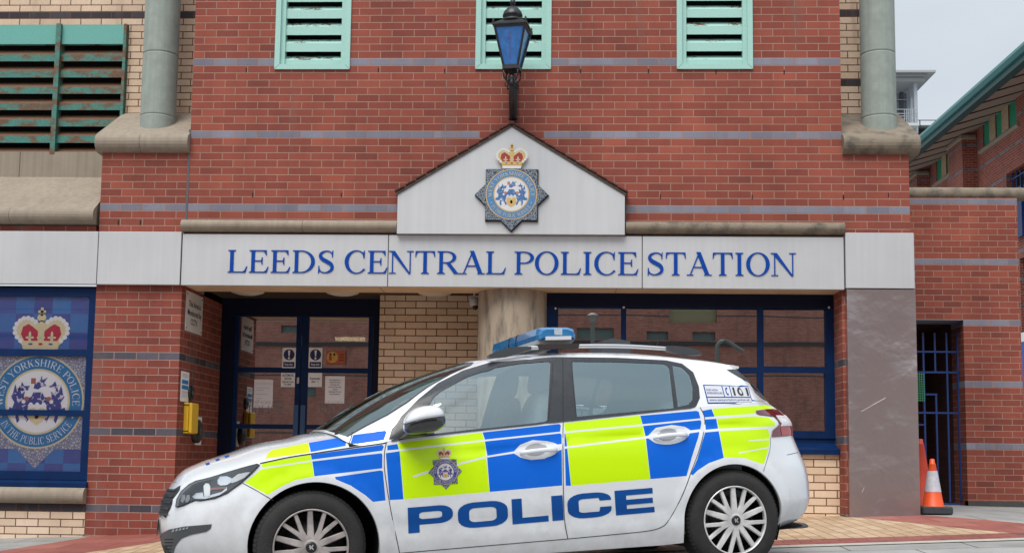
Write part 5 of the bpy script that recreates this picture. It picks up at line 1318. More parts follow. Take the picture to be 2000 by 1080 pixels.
PX = LS.poly
BL, LI, WH = 1, 2, 0
liv = [
 (BL, [(607, 887.5), (746.6, 868), (749.7, 872), (746.6, 879.7), (609, 897)]), (LI, [(511, 904), (606, 887.5), (609, 898), (512, 912.7)]),
 (LI, [(510.6, 916), (609, 901), (613.7, 930), (577, 937), (553, 947.6), (522.7, 966), (478, 941.6)]), (BL, [(610, 900.6), (745, 884.5), (747, 888), (746.6, 914), (614, 929.5)]),
 (BL, [(654, 931), (743, 918), (748, 920), (753, 976.5), (728.5, 979.6), (714, 966.8), (685, 947.6), (656, 935.5)]),
 (BL, [(756.5, 869.5), (776, 866.5), (779, 877), (756.5, 879)]), (BL, [(753.5, 884.5), (780.5, 880.6), (788, 974.5), (761, 976)]),
 (LI, [(776.6, 865), (941, 844), (945.5, 858.4), (780, 876.8)]), (LI, [(780.5, 880.4), (946.4, 861.5), (956, 960), (789.5, 974.5)]),
 (WH, [(806, 928.6), (836, 919), (950, 890), (952, 893), (838, 923), (807, 932)]),
 (BL, [(942.5, 844), (1092.5, 827.5), (1095.5, 830.5), (1094, 842.5), (947, 858)]), (BL, [(947, 861.6), (1094, 845.8), (1097, 848.5), (1097, 866.5), (1086, 868), (1070, 861), (1040, 859), (1016, 868), (1004, 881), (952, 889.6)]),
 (BL, [(951.5, 893), (1004, 885), (1016, 893), (1037, 898), (1064, 895.5), (1085, 882), (1097, 877.5), (1098, 947.5), (956.6, 960)]),
 (LI, [(1101.5, 826), (1250, 811), (1254.5, 828), (1104, 842)]), (LI, [(1104.5, 845.4), (1255.5, 831.5), (1260, 851.8), (1108.4, 871.4)]), (LI, [(1109, 875), (1260.5, 855.8), (1270, 935), (1115.6, 948)]),
 (BL, [(1102.6, 846), (1104, 846), (1107.6, 871), (1102.8, 871.5)]), (BL, [(1103.2, 876), (1108, 875.3), (1115, 948), (1105, 948)]),
 (BL, [(1250.5, 811.5), (1360, 801.8), (1365, 804), (1368, 816.6), (1255, 828)]), (BL, [(1256, 831.4), (1368, 820), (1370, 824.5), (1368, 837.6), (1349, 840), (1338, 833), (1312, 829.5), (1281, 835), (1266, 850.5), (1260.6, 851.6)]),
 (BL, [(1261.5, 856), (1266, 855.4), (1281, 865.5), (1307, 868), (1331, 860), (1348, 845.6), (1366, 843), (1364, 853), (1351, 893), (1341, 929), (1270.4, 935)]),
 (BL, [(1370.6, 802), (1389.7, 798.5), (1395.7, 813), (1375.6, 814.6)]), (BL, [(1376.6, 818.6), (1399, 817.4), (1402.7, 836.5), (1378.4, 839)]),
 (BL, [(1377, 844), (1403.8, 841.6), (1413.7, 893.5), (1384.4, 904), (1363, 918), (1352.8, 928), (1349, 925), (1361.6, 897)]),
 (LI, [(1390.8, 797.8), (1497, 790.8), (1513, 797), (1480, 800), (1472, 808), (1395.7, 812.6)]), (LI, [(1400, 817.4), (1472, 812.6), (1502, 815), (1514, 825), (1513, 832), (1403.8, 836.8)]),
 (LI, [(1404.9, 841.4), (1500, 837.4), (1504, 851.3), (1501, 876), (1491.8, 907), (1454.8, 894), (1414.4, 893)]),
 (WH, [(1462, 859.6), (1502, 856.4), (1502, 858.6), (1462, 861.4)]), (WH, [(1443, 883), (1500, 872.6), (1500, 875), (1443, 885)]),
]
RG = [(PX(p), k) for k, p in liv]
lm = [cwhite, cblue, clime]
# panel outlines
dF = [(755.6, 861), (751.4, 880), (750.5, 910), (755, 946), (764, 1000), (780.5, 1079.5)]
dM = [(1100.5, 815), (1099.4, 850), (1100, 940), (1102.4, 1012), (1109, 1051.6)]
dR = [(1262, 1036.6), (1289, 1030), (1304, 1018), (1325, 982), (1340, 949), (1352, 915), (1365, 880), (1374, 845), (1376, 815), (1367, 795), (1362, 788)]
def uvl(pts): return [LS.px(*p) for p in pts]
uF, uM, uR = uvl(dF), uvl(dM), uvl(dR)
bF = LS.px(780.5, 1079.5); 
def shoulder_between(s0, s1, n=24): return [(s0+(s1-s0)*k/n, zs_f(PLAN.at(s0+(s1-s0)*k/n)[0])) for k in range(n+1)]
fd = [(uF[0][0], zs_f(PLAN.at(uF[0][0])[0]))]+uF[1:]+uM[:0:-1]+[(uM[0][0], zs_f(PLAN.at(uM[0][0])[0]))]+shoulder_between(uF[0][0], uM[0][0])[-2:0:-1]
rdb = PX([(1109, 1051.6), (1262, 1036.6)])[:13]
rd = [(uM[0][0], zs_f(PLAN.at(uM[0][0])[0]))]+uM[1:]+uR[:-2]+[(uR[-2][0], zs_f(PLAN.at(uR[-2][0])[0]))]+shoulder_between(uM[0][0], uR[-2][0])[-2:0:-1]
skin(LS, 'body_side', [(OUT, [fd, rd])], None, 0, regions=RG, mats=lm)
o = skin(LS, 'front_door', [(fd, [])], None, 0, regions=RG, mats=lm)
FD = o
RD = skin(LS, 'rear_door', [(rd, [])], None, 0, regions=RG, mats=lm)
# far side mirrored, plain panels
def far(shapes, name, S=LS, mt=cwhite, off=0):
    a, b = skin(S, name, shapes, mt, off, mirror=True); bpy.data.objects.remove(a); return b
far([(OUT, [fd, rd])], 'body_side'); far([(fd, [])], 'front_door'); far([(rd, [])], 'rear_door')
def line_skin(S, name, pts, w, mt=seamm, off=.0012, parent=CAR, closed=False):
    """a thin dark panel gap along pixels"""
    U = [S.px(*p) for p in crv(pts, 5)] if len(pts) > 2 else [S.px(pts[0][0]+(pts[1][0]-pts[0][0])*k/12, pts[0][1]+(pts[1][1]-pts[0][1])*k/12) for k in range(13)]
    return uv_line(S, name, U, w, mt, off, parent)
def uv_line(S, name, U, w, mt=seamm, off=.0012, parent=CAR):
    V, F, Nn = [], [], []
    for i, (u, v) in enumerate(U):
        p, q = U[max(i-1, 0)], U[min(i+1, len(U)-1)]; n = S.nrm(u, v); P = Vector(S.f(u, v)); d = Vector(S.f(*q))-Vector(S.f(*p)); d = d.normalized() if d.length > 1e-9 else Vector((1, 0, 0)); b = n.cross(d)
        for sgn in (-1, 1): V.append(cw(*(P+b*sgn*w/2+n*off))); Nn.append(vecw(n))
    for i in range(len(U)-1): F.append((2*i, 2*i+1, 2*i+3, 2*i+2))
    return mesh_obj(name, V, F, mt, parent)
line_skin(LS, 'panel_gap', dF, .0045); line_skin(LS, 'panel_gap', dM, .0045); line_skin(LS, 'panel_gap', [(780.5, 1079.5), (940, 1066), (1109, 1051.6), (1200, 1043)]+dR[:-1], .0045)
line_skin(LS, 'panel_gap', [(473, 942.5), (500, 957), (534, 977)], .004)
line_skin(LS, 'panel_gap', [(1505, 853), (1503, 880), (1491, 920)], .003)
line_skin(LS, 'panel_gap', [(508, 904.5), (560, 893.5), (606, 886.2), (678, 875.5), (755, 864.5)], .007)
for q in ((1537, 888, 1559, 883),): line_skin(LS, 'panel_gap', [(q[0], q[1]), (q[2], q[3])], .003)
# rolled arch lips and dark liners
for ca, cz, r in ((2.60, .31, .370), (0, .32, .345)):
    for sd in (-1, 1):
        m = MB(); V = []
        for k in range(41):
            t = math.radians(-12+204*k/40); s_ = plan_s(ca-r*math.cos(t)); a, y, h = Lp(s_, max(.16, cz+r*math.sin(t)))
            a = ca-r*math.cos(t)*-1 if False else a
            for dy, dr in ((0, 0), (.012, -.004), (.05, .012)):
                rr_ = 1+dr/r; V.append(cw(ca+(a-ca)*rr_, (y+dy)*(-sd if sd > 0 else 1), cz+(h-cz)*rr_))
        F = [(3*i+j, 3*i+j+1, 3*i+j+4, 3*i+j+3) for i in range(40) for j in (0, 1)]
        mesh_obj('arch_lip', V, F, cwhite, CAR, smooth=True)
        V = []
        for k in range(25):
            t = math.radians(-25+230*k/24)
            for yy in (.84, .45): V.append(cw(ca-(r+.012)*math.cos(t), sd*min(yy, PLAN.at(plan_s(ca-(r+.012)*math.cos(t)))[1]-.05), max(.13, cz+(r+.012)*math.sin(t))))
        n0 = len(V); F = [(2*i, 2*i+1, 2*i+3, 2*i+2) for i in range(24)]
        F.append(tuple(2*i+1 for i in range(25)))
        mesh_obj('arch_liner', V, F, dark_in, CAR)
# sill underside and floor
m = MB()
fl = [PLAN.at(SL*k/60) for k in range(61)]
zf = .20
poly = [(a*.985+.02, -max(0, y-.06)) for a, y in fl]+[(a*.985+.02, max(0, y-.06)) for a, y in fl[::-1]]
m.add([cw(a, y, zf+.03) for a, y in poly], [tuple(range(len(poly)))]); m.build('floor_pan', dark_in, CAR)

# ---- bonnet and roof caps
def edge_fn(S_pts):
    """edge table a->(y,z) from points, a decreasing"""
    P = sorted(S_pts); xs = [p[0] for p in P]
    return interp(xs, [p[1] for p in P]), interp(xs, [p[2] for p in P])
shp = []
lasta = 9
for k in range(0, 300):
    s = SL*k/300; a, y, h = Lp(s, zs_f(PLAN.at(s)[0]))
    if a < lasta-1e-3 and a > 2.2: shp.append((a, -y, h)); lasta = a
yb, zb2 = edge_fn(shp); aN = shp[0][0]
zc_b = interp([2.38, 2.45, 2.6, 2.65, 2.87, 3.04, 3.18, 3.32, aN-.015, aN], [.976, .972, .960, .945, .913, .862, .822, .764, .715, .699])
def Bp(a, t):
    """bonnet: a forward, t 0 at the near edge to 1 at centre, 2 at far edge"""
    q = 1-t; e = abs(q); y = -yb(a)*q; z = zb2(a)+(max(zc_b(a)-zb2(a), 0))*(1-e**3.2)
    return (a, y, z)
BS = Surf(Bp, 2.385, aN-.0015, 0, 2, 150, 80)
BO = [(2.385+.0, 0)]+[(2.385+(aN-.003-2.385)*k/30, 0) for k in range(1, 31)]+[(2.385+(aN-.003-2.385)*k/30, 2) for k in range(30, -1, -1)]
bl_b = [(LI, [(518, 895.5), (524, 884), (531, 878), (602, 864.5), (605.4, 883)]), (BL, [(603, 864.3), (674, 852), (679.5, 856), (675, 870.2), (607, 882.4)])]
RGB = [(BS.poly(p), k) for k, p in bl_b]
skin(BS, 'bonnet', [(BO, [])], None, 0, regions=RGB, mats=lm, g=.04)
# word on the bonnet
out, w = serif_text('POLICE')
# ---- greenhouse
Bc = [(2.515, 0, .975), (2.505, .25, .972), (2.475, .48, .960), (2.435, .68, .935), (2.385, .80, .895), (2.30, .845, .873)]
SIDE_B = []
for a in (2.2, 2.06, 1.8, 1.5, 1.078, .7, .4, .213, -.0, -.15, -.3):
    s = plan_s(a); q = Lp(s, zs_f(a)); SIDE_B.append((q[0], -q[1], q[2]))
RB = []
for f_ in (.80, .86, .92, .97, 1.0):
    s0 = plan_s(-.3); s = s0+(SL-s0)*((f_-.75)/.25)
    q = Lp(s, zs_f(PLAN.at(s)[0])); RB.append((q[0], -q[1], q[2]))
RB[-1] = (RB[-1][0], 0, RB[-1][2])
Rc = [(1.56, 0, 1.385), (1.55, .25, 1.384), (1.52, .44, 1.378), (1.48, .55, 1.368), (1.42, .605, 1.360), (1.34, .625, 1.360)]
R_S = [(1.28, .635, 1.364), (1.22, .64, 1.368), (1.12, .645, 1.374), (1.02, .648, 1.379), (.86, .65, 1.383), (.62, .65, 1.378), (.40, .645, 1.366), (.213, .635, 1.350), (.05, .62, 1.333), (-.08, .60, 1.317), (-.18, .575, 1.302)]
R_R = [(-.225, .50, 1.297), (-.25, .42, 1.297), (-.265, .30, 1.300), (-.275, .15, 1.302), (-.278, 0, 1.303)]
Ball = crv(Bc+SIDE_B+RB, 8); Rall = crv(Rc+R_S+R_R, 8)
us = [0]
for i in range(1, len(Ball)): us.append(us[-1]+(math.dist(Ball[i], Ball[i-1])+math.dist(Rall[i], Rall[i-1]))/2)
UG = us[-1]
def lk(T, u):
    u = min(max(u, 0), UG-1e-9); lo, hi = 0, len(us)-1
    while hi-lo > 1:
        md = (lo+hi)//2
        if us[md] <= u: lo = md
        else: hi = md
    t = (u-us[lo])/max(1e-9, us[hi]-us[lo]); return Vector(T[lo]).lerp(Vector(T[hi]), t)
WG_ = .5
def Gp(u, w):
    t = min(max(w/WG_, -.02), 1.02); B, R_ = lk(Ball, u), lk(Rall, u); P = B.lerp(R_, t); bul = math.sin(math.pi*min(max(t, 0), 1))
    fr_ = 1-min(1, max(0, (u-.55)/.5)); k = .014+.036*fr_
    side = Vector((.0, 1, .25)) if u > .8 else Vector((.45, .3*(u/.8), .85))
    if u > UG-.8: side = Vector((-.7, .3, .5)); k = .02
    P = P+side.normalized()*(k*bul)
    return (P.x, -P.y, P.z)
GS = Surf(Gp, 0, UG-.001, 0, WG_, 420, 50)
G = GS.poly
blk = [(760, 858), (764.8, 838), (784, 812.5), (817.6, 779), (856, 747.6), (904, 723.5), (952, 709), (1000, 701), (1060, 697), (1095.7, 697), (1206, 698.5), (1300.4, 703.5), (1332, 710), (1354, 727), (1365, 755), (1367, 777), (1360, 793), (1332, 798.5), (1237.4, 809.5), (1099.5, 822.5), (1080, 825), (920, 843)]
gF = [(822, 851), (790, 838), (806, 812), (835, 784), (862, 763), (912, 736), (968, 717.5), (1020, 709.5), (1072, 706), (1075, 709), (1069, 819), (1064, 825)]
gR = [(1117, 706), (1206, 707), (1297, 710.5), (1304, 714), (1306.7, 719), (1316, 797), (1126.6, 813.6)]
gQ = [(1313, 712.7), (1332, 716.5), (1346, 731), (1352.4, 755), (1352.4, 780.4), (1344.5, 790), (1324, 794.5)]
gW = [(640, 841), (688, 808), (741, 780), (796, 751), (856, 720), (899, 706), (930, 702), (918, 713.6), (880, 730), (832, 757), (793.6, 785.6), (755, 810), (712, 832), (681, 838)]
ub, uf_, ur, uq = G(blk), G(gF), G(gR), G(gQ)
# windscreen boundary in surface coordinates: from the pillar edge pixels, mirrored over the centre
pil = [GS.px(*p) for p in ((700, 836.5), (712, 832), (755, 810), (793.6, 785.6), (832, 757), (880, 730), (918, 713.6))]
pil = [(max(.3, u), w) for u, w in pil]
ws = [(0, .012)]+[(pil[0][0]*.5, .012)]+[(pil[0][0], .015)]+pil[1:]+[(pil[-1][0]*.9, WG_*.955), (pil[-1][0]*.5, WG_*.97), (0, WG_*.97)]
full = [(UG*k/160, 0) for k in range(160)]+[(UG-.002, 0)]+[(UG-.002, WG_)]+[(UG*k/160, WG_) for k in range(159, -1, -1)]
rwin = [(UG-.002, .06), (UG-.62, .06), (UG-.68, .12), (UG-.62, WG_*.9), (UG-.002, WG_*.9)]
skin(GS, 'pillars_and_quarter', [(full, [ub, ws, rwin])], cwhite, 0, mirror=True)
blkm = mat('window_trim', (.025, .028, .034), .28, noise=.1, nscale=15)
skin(GS, 'window_surround', [(ub, [uf_, ur, uq])], blkm, .001, mirror=True)
cg = glass_mat('car_glass', (.84, .92, .92), .26, gcol=(.80, .96, 1)); cgr = glass_mat('car_glass_rear', (.66, .78, .78), .27, gcol=(.72, .90, .94)); cgw = glass_mat('windscreen_glass', (.50, .62, .58), .24, gcol=(.7, .85, .85))
skin(GS, 'pillar_lining', [(full, [ub, ws, rwin])], mat('lining_grey', (.42, .46, .48), .8), -.014, mirror=True, g=.08)
skin(GS, 'window_lining', [(ub, [uf_, ur, uq])], mat('lining_grey', (.42, .46, .48), .8), -.010, mirror=True, g=.08)
skin(GS, 'side_window', [(uf_, [])], cg, -.002, mirror=True); skin(GS, 'side_window', [(ur, [])], cgr, -.002, mirror=True); skin(GS, 'side_window', [(uq, [])], cgr, -.002, mirror=True)
skin(GS, 'windscreen', [(ws, [])], cgw, -.001, mirror=True)
skin(GS, 'rear_window', [(rwin, [])], mat('privacy_glass', (.012, .014, .016), .05), -.001, mirror=True)
uv_line(GS, 'windscreen_seal', [(p[0]+.004, p[1]) for p in ws[2:-1]], .012, blkm, .002)
line_skin(GS, 'panel_gap', [(1099.3, 698), (1099.5, 760), (1099.8, 821)], .006, seamm, .0025)
line_skin(GS, 'pillar_line', [(1117, 706), (1120, 760), (1126, 814)], .004, seamm, .0025); line_skin(GS, 'pillar_line', [(1080, 706), (1077, 760), (1071, 820)], .004, seamm, .0025)
# black spoiler end plate beside the rear glass
skin(GS, 'spoiler_cheek', [(G([(1418.5, 722), (1441, 716), (1456, 731), (1466, 750)]), [])], mat('cheek_black', (.02, .022, .026), .3), .002)
# roof
ed = [p for p in Rall if p[1] > .02]; ed = ed
re_ = []
la = 9
for p in Rall:
    if p[0] < la-1e-4: re_.append(p); la = p[0]
ry, rz = edge_fn(re_)
zc_r = interp([-.279, -.253, -.106, .257, .612, .96, 1.2, 1.3, 1.467, 1.56], [1.303, 1.312, 1.348, 1.392, 1.421, 1.427, 1.421, 1.413, 1.394, 1.386])
def Rp(a, t):
    q = 1-t; e = abs(q); return (a, -ry(a)*q, rz(a)+max(zc_r(a)-rz(a), 0)*(1-e**4.5))
RS = Surf(Rp, -.277, 1.559, 0, 2, 120, 60)
RO = [(-.277+1.836*k/40, 0) for k in range(41)]+[(-.277+1.836*k/40, 2) for k in range(40, -1, -1)]
skin(RS, 'roof', [(RO, [])], cwhite, 0, g=.05)
# spoiler lip on the tailgate
V = []
m = MB()
for i in range(13):
    y = -.56+1.12*i/12; a0 = -.175-.045*(1-(abs(y)/.56)**3); z0 = 1.318-.012*(abs(y)/.56)**2
    for (da, dz) in ((.06, .006), (-.03, -.001), (-.075, -.012), (-.07, -.026), (.0, -.03)): m.v.append(cw(a0+da, y, z0+dz))
for i in range(12):
    for j in range(5): m.f.append((i*5+j, i*5+(j+1) % 5, (i+1)*5+(j+1) % 5, (i+1)*5+j))
m.f += [tuple(range(5)), tuple(60+k for k in range(5))]; m.m = [0]*len(m.f); m.sm = [False]*len(m.f)
m.build('spoiler', cwhite, CAR)
# belt moulding
uv_line(GS, 'belt_moulding', [GS.px(*p) for p in crv([(764, 861), (840, 853), (960, 838.5), (1099, 823), (1237, 810), (1330, 799.5), (1358, 793)], 8)], .011, blkm, .004)

for k, P in enumerate(([(690, 849.5), (752, 841), (755, 843.5), (749.5, 858.5), (686, 867.5), (684, 865.5)],)):
    skin(GS, 'livery_patch', [(G(P), [])], cblue, .0015)
line_skin(GS, 'panel_gap', [(688, 843), (686, 855), (681, 866)], .004)
cheek = mat('cheek_black', (.02, .022, .026), .3)
for P, mt, nm in (([(1452, 727), (1466, 750), (1482, 765), (1497, 772), (1491, 764), (1474, 747)], cheek, 'rear_glass_edge'), ([(1492, 766), (1498, 774), (1509, 787), (1513, 786), (1503, 775)], clime, 'reflective_strip'), ([(1512, 786), (1509, 788), (1526, 797), (1537, 807), (1530, 797)], cred, 'reflective_strip')):
    skin(GS, nm, [(G(P), [])], mt, .0025)
for P in ([(400.7, 905), (408.5, 902.5), (410.5, 906), (403.3, 908.7)], [(420.5, 897), (428, 894.7), (430, 898), (422.4, 900.4)], [(438, 890.5), (447.4, 888), (448, 891.5), (440.4, 894)]):
    skin(BS, 'bonnet_letter', [(BS.poly(P), [])], navyl, .002, g=.02)
# ---- lettering on the doors
TL, TR, BL_, BR = (796.1, 991), (1275, 951.8), (797.6, 1041), (1278.6, 999.4)
def lm_(u, v):
    x = (TL[0]*(1-u)+TR[0]*u)*v+(BL_[0]*(1-u)+BR[0]*u)*(1-v); y = (TL[1]*(1-u)+TR[1]*u)*v+(BL_[1]*(1-u)+BR[1]*u)*(1-v); return LS.px(x, y)
def wide(ch, x0, x1):
    w = x1-x0; s_ = .046; hb = .255; rr1 = lambda x0, z0, x1, z1, rx, rz: [(cx+rx*math.cos(math.radians(a)), cz+rz*math.sin(math.radians(a))) for cx, cz, a0 in ((x1-rx, z0+rz, -90), (x1-rx, z1-rz, 0), (x0+rx, z1-rz, 90), (x0+rx, z0+rz, 180)) for a in range(a0, a0+91, 18)]
    if ch == 'P':
        o = [(x0, 0), (x0+s_, 0), (x0+s_, .30)]+[p for p in rr1(x0+s_, .30, x1, 1, .055, .30)][0:12]+[(x0, 1)]
        return [(o, [rr1(x0+s_, .30+.215, x1-s_*.95, 1-.215, .02, .08)[::-1]])]
    if ch == 'O': return [(rr1(x0, 0, x1, 1, .065, .36), [rr1(x0+s_, .225, x1-s_, .775, .025, .14)[::-1]])]
    if ch == 'L': return [([(x0, 0), (x1, 0), (x1, .235), (x0+s_*.9, .235), (x0+s_*.9, 1), (x0, 1)], [])]
    if ch == 'I': return [([(x0, 0), (x1, 0), (x1, 1), (x0, 1)], [])]
    if ch == 'E': return [([(x0, 0), (x1, 0), (x1, .225), (x0+s_, .225), (x0+s_, .39), (x1-.004, .39), (x1-.004, .60), (x0+s_, .60), (x0+s_, .775), (x1-.002, .775), (x1-.002, 1), (x0, 1)], [])]
    if ch == 'C':
        O = rr1(x0, 0, x1, 1, .065, .36); I_ = rr1(x0+s_, .225, x1-s_, .775, .025, .14)
        # cut the right side open
        o = [(x1-.0, .36), (x1, .30)]+[p for p in O[3:6][::-1]][0:0]
        path = [(x1, .40), (x1, .30)]+[(x1-.065+.065*math.cos(math.radians(a)), .30+.30*math.sin(math.radians(a))) for a in range(0, -91, -18)]+[(x0+.065+.065*math.cos(math.radians(a)), .36+.36*math.sin(math.radians(a))) for a in range(-90, -181, -18)]+[(x0+.065+.065*math.cos(math.radians(a)), .64+.36*math.sin(math.radians(a))) for a in range(180, 89, -18)]+[(x1-.065+.065*math.cos(math.radians(a)), .72+.28*math.sin(math.radians(a))) for a in range(90, -1, -18)]+[(x1, .66), (x1-s_, .66), (x1-s_-.004, .775), (x0+s_+.02, .775)]+[(x0+s_+.02-.02*math.sin(math.radians(a)), .695+.08*math.cos(math.radians(a))) for a in range(15, 91, 25)]+[(x0+s_, .30)]+[(x0+s_+.02-.02*math.cos(math.radians(a)), .305-.08*math.sin(math.radians(a))) for a in range(15, 91, 25)]+[(x1-s_-.004, .225), (x1-s_, .40)]
        return [(path, [])]
# letters split where the door gap runs, so each piece belongs to its own door
for ch, a, b, par in (('P', 0, .183, FD), ('O', .203, .406, FD), ('L', .423, .570, FD), ('I', .585, .631, FD), ('C', .649, .827, RD), ('E', .843, 1, RD)):
    shapes = wide(ch, a, b)
    dens = []
    def den(P):
        o = []
        for i in range(len(P)):
            p, q = P[i], P[(i+1) % len(P)]; n = max(1, int(math.dist((p[0]*9, p[1]), (q[0]*9, q[1]))/.25))
            o += [lm_(p[0]+(q[0]-p[0])*k/n, p[1]+(q[1]-p[1])*k/n) for k in range(n)]
        return o
    skin(LS, 'letter', [(den(o_), [den(h) for h in hs]) for o_, hs in shapes], navyl, .0018, par, g=.05)
# ---- crest on the door
cs, ch_ = LS.px(869.6, 921)
Rk = .0715
star_c = filigree('decal_filigree', (.03, .035, .05), (.42, .42, .45), 160)
lay3 = crest_layers(star_c, mat('decal_ring', (.02, .05, .26), .4), flecked('decal_navy', (.05, .05, .22), (.55, .35, .42), 200), 'white')
mats_ = []; m = MB()
for h, mt, shapes in lay3:
    if mt not in mats_: mats_.append(mt)
    for sh in shapes:
        vs, ts = region([sh], [(x*.35, y*.35) for x in range(-4, 5) for y in range(-4, 6)] if len(sh[0]) > 3 and h < 5 else ())
        V = []
        for v in vs:
            uu, vv = cs+(-v.x*-1)*Rk, ch_+v.y*Rk; n = LS.nrm(uu, vv); V.append(cw(*(Vector(LS.f(uu, vv))+n*(.0022+.0004*h))))
        m.add(V, [tuple(t) for t in ts], mats_.index(mt))
mesh_obj('crest_decal', m.v, m.f, mats_, FD, fm=m.m)
# ---- 101 sticker on the rear quarter
q = [(1372.8, 751), (1460.4, 753.6), (1470.4, 787.3), (1382.3, 788.3)]
def stq(u, v):
    x = (q[0][0]*(1-u)+q[1][0]*u)*v+(q[3][0]*(1-u)+q[2][0]*u)*(1-v); y = (q[0][1]*(1-u)+q[1][1]*u)*v+(q[3][1]*(1-u)+q[2][1]*u)*(1-v); return GS.px(x, y)
def stp(P): return [stq(*p) for p in P]
def dn(x0, z0, x1, z1, n=5): return [(x0+(x1-x0)*k/n, z0) for k in range(n)]+[(x1, z0+(z1-z0)*k/n) for k in range(n)]+[(x1-(x1-x0)*k/n, z1) for k in range(n)]+[(x0, z1-(z1-z0)*k/n) for k in range(n)]
ST101 = skin(GS, 'sticker', [(stp(dn(0, 0, 1, 1)), [])], navyl, .0015)
wst = mat('sticker_white', (.55, .56, .60), .5)
for i, (a, b, c, d) in enumerate(((.02, .36, .40, .94), (.42, .36, .565, .94), (.585, .36, .98, .94), (.02, .06, .98, .30))): skin(GS, 'sticker_field', [(stp(dn(a, b, c, d)), [])], wst, .0035, ST101)
def on_G(name, s_, u0, v0, u1, v1, mt, bold=0, parent=ST101):
    cu = bpy.data.curves.new('t', 'FONT'); cu.body = s_; cu.size = 1; cu.offset = bold; o = bpy.data.objects.new('t', cu); COL.objects.link(o); dg = bpy.context.evaluated_depsgraph_get(); dg.update(); me = bpy.data.meshes.new_from_object(o.evaluated_get(dg)); bpy.data.objects.remove(o)
    xs = [v.co.x for v in me.vertices]; ys = [v.co.y for v in me.vertices]; x0, x1, y0, y1 = min(xs), max(xs), min(ys), max(ys); V = []
    for v in me.vertices:
        uu, vv = stq(u0+(u1-u0)*(v.co.x-x0)/(x1-x0), v0+(v1-v0)*(v.co.y-y0)/(y1-y0)); n = GS.nrm(uu, vv); V.append(cw(*(Vector(GS.f(uu, vv))+n*.0065)))
    return mesh_obj(name, V, [tuple(p.vertices) for p in me.polygons], mt, parent)
on_G('lettering', '101', .625, .42, .955, .88, black_ink, .02); on_G('lettering', 'FOR NON-', .04, .66, .30, .76, navyl); on_G('lettering', 'EMERGENCIES', .04, .50, .38, .60, navyl); on_G('lettering', 'www.westyorkshire.police.uk', .05, .10, .94, .25, navyl)
hs = [(.49+(x-.49)*.6, y) for x, y in [(.47+.0, .85), (.51, .86), (.53, .82), (.515, .76), (.49, .78), (.475, .72), (.475, .58), (.49, .52), (.515, .54), (.53, .48), (.51, .44), (.47, .45), (.445, .55), (.445, .75)]]
skin(GS, 'phone_symbol', [(stp(hs), [])], navyl, .006, ST101)
uv_line(GS, 'phone_symbol_core', [stq(.47, .5), stq(.47, .65), stq(.47, .8)], .0001, navyl, .0001, ST101) if False else None

# ---- lamps
hl = [(182, 700), (192, 640), (225, 580), (290, 523), (400, 468), (550, 412), (700, 375), (845, 352), (862, 362), (800, 430), (700, 520), (600, 590), (500, 635), (380, 655), (340, 650), (250, 690), (200, 706)]
z4 = lambda P: [(x/4.154+300, y/4.154+820) for x, y in P]
HLs = skin(LS, 'headlight', [(PX(z4(hl)), [])], mat('headlight_bowl', (.014, .017, .021), .15, coat=1), .003)
def lamp_bit(S, name, P, mt, off, par): return skin(S, name, [(S.poly(P), [])], mt, off, par, g=.02)
chrome = mat('lamp_chrome', (.80, .82, .85), .2, metal=.8); 
lamp_bit(LS, 'reflector', z4([(525, 490), (545, 462), (600, 458), (640, 475), (640, 505), (600, 530), (550, 535), (525, 520)]), chrome, .008, HLs)
lamp_bit(LS, 'reflector', z4([(640, 478), (690, 440), (760, 425), (790, 425), (740, 470), (680, 500), (635, 515)]), mat('lamp_white', (.62, .64, .66), .3), .007, HLs)
lamp_bit(LS, 'reflector', z4([(412, 540), (430, 518), (455, 520), (468, 545), (465, 615), (445, 628), (418, 622)]), mat('lamp_white', (.62, .64, .66), .3), .009, HLs)
lamp_bit(LS, 'reflector', z4([(320, 625), (350, 595), (405, 590), (412, 625), (560, 585), (600, 545), (600, 570), (540, 610), (430, 640), (340, 640)]), chrome, .007, HLs)
lamp_bit(LS, 'indicator', z4([(465, 555), (590, 543), (592, 560), (468, 575)]), mat('indicator_tint', (.22, .10, .09), .3), .008, HLs)
for x in (225, 262): lamp_bit(LS, 'reflector', z4([(x, 660), (x+14, 610), (x+36, 608), (x+40, 640), (x+20, 672)]), mat('lamp_grey', (.22, .24, .26), .25), .006, HLs)
lens = glass_mat('lamp_lens', (.95, .97, .98), .07)
skin(LS, 'lens', [(PX(z4(hl)), [])], lens, .014, HLs)
uv_line(LS, 'seal', PX(z4(hl))+[PX(z4(hl))[0]], .006, seamm, .004, HLs)
fb = [(475, 843), (462, 880), (430, 903), (300, 930), (225, 962), (180, 1020), (160, 1090), (150, 1180), (45, 1180), (38, 1020), (45, 950), (70, 915), (130, 885), (250, 862)]
FG = skin(LS, 'bumper_intake', [(PX(z4(fb)), [])], plast, .003)
for k in range(5): lamp_bit(LS, 'running_light', z4([(150+28*k, 905-6*k), (168+28*k, 880-4*k), (176+28*k, 880-4*k), (172+28*k, 905-6*k)]), mat('drl', (.25, .27, .29), .3), .006, FG)
for k in range(5): uv_line(LS, 'slat', [LS.px(x/4.154+300, (965+26*k)/4.154+820) for x in (70, 100, 130, 165-5*k)], .006, dark_in, .004, FG)
grl = [(0, .50), (.44, .50), (.50, .56), (.53, .66), (.50, .685), (0, .685)]
GR = skin(LS, 'grille', [(grl, [])], seamm, .002, mirror=True)
for k in range(5): uv_line(LS, 'slat', [(.0+.06*j, .52+.034*k) for j in range(9)], .012, trimm, .007, GR[0])
skin(LS, 'bumper_grille', [([(0, .22), (.40, .22), (.44, .30), (.42, .36), (0, .36)], [])], plast, .003, mirror=True)
m = MB(); c0 = cw(3.475, 0, .43)
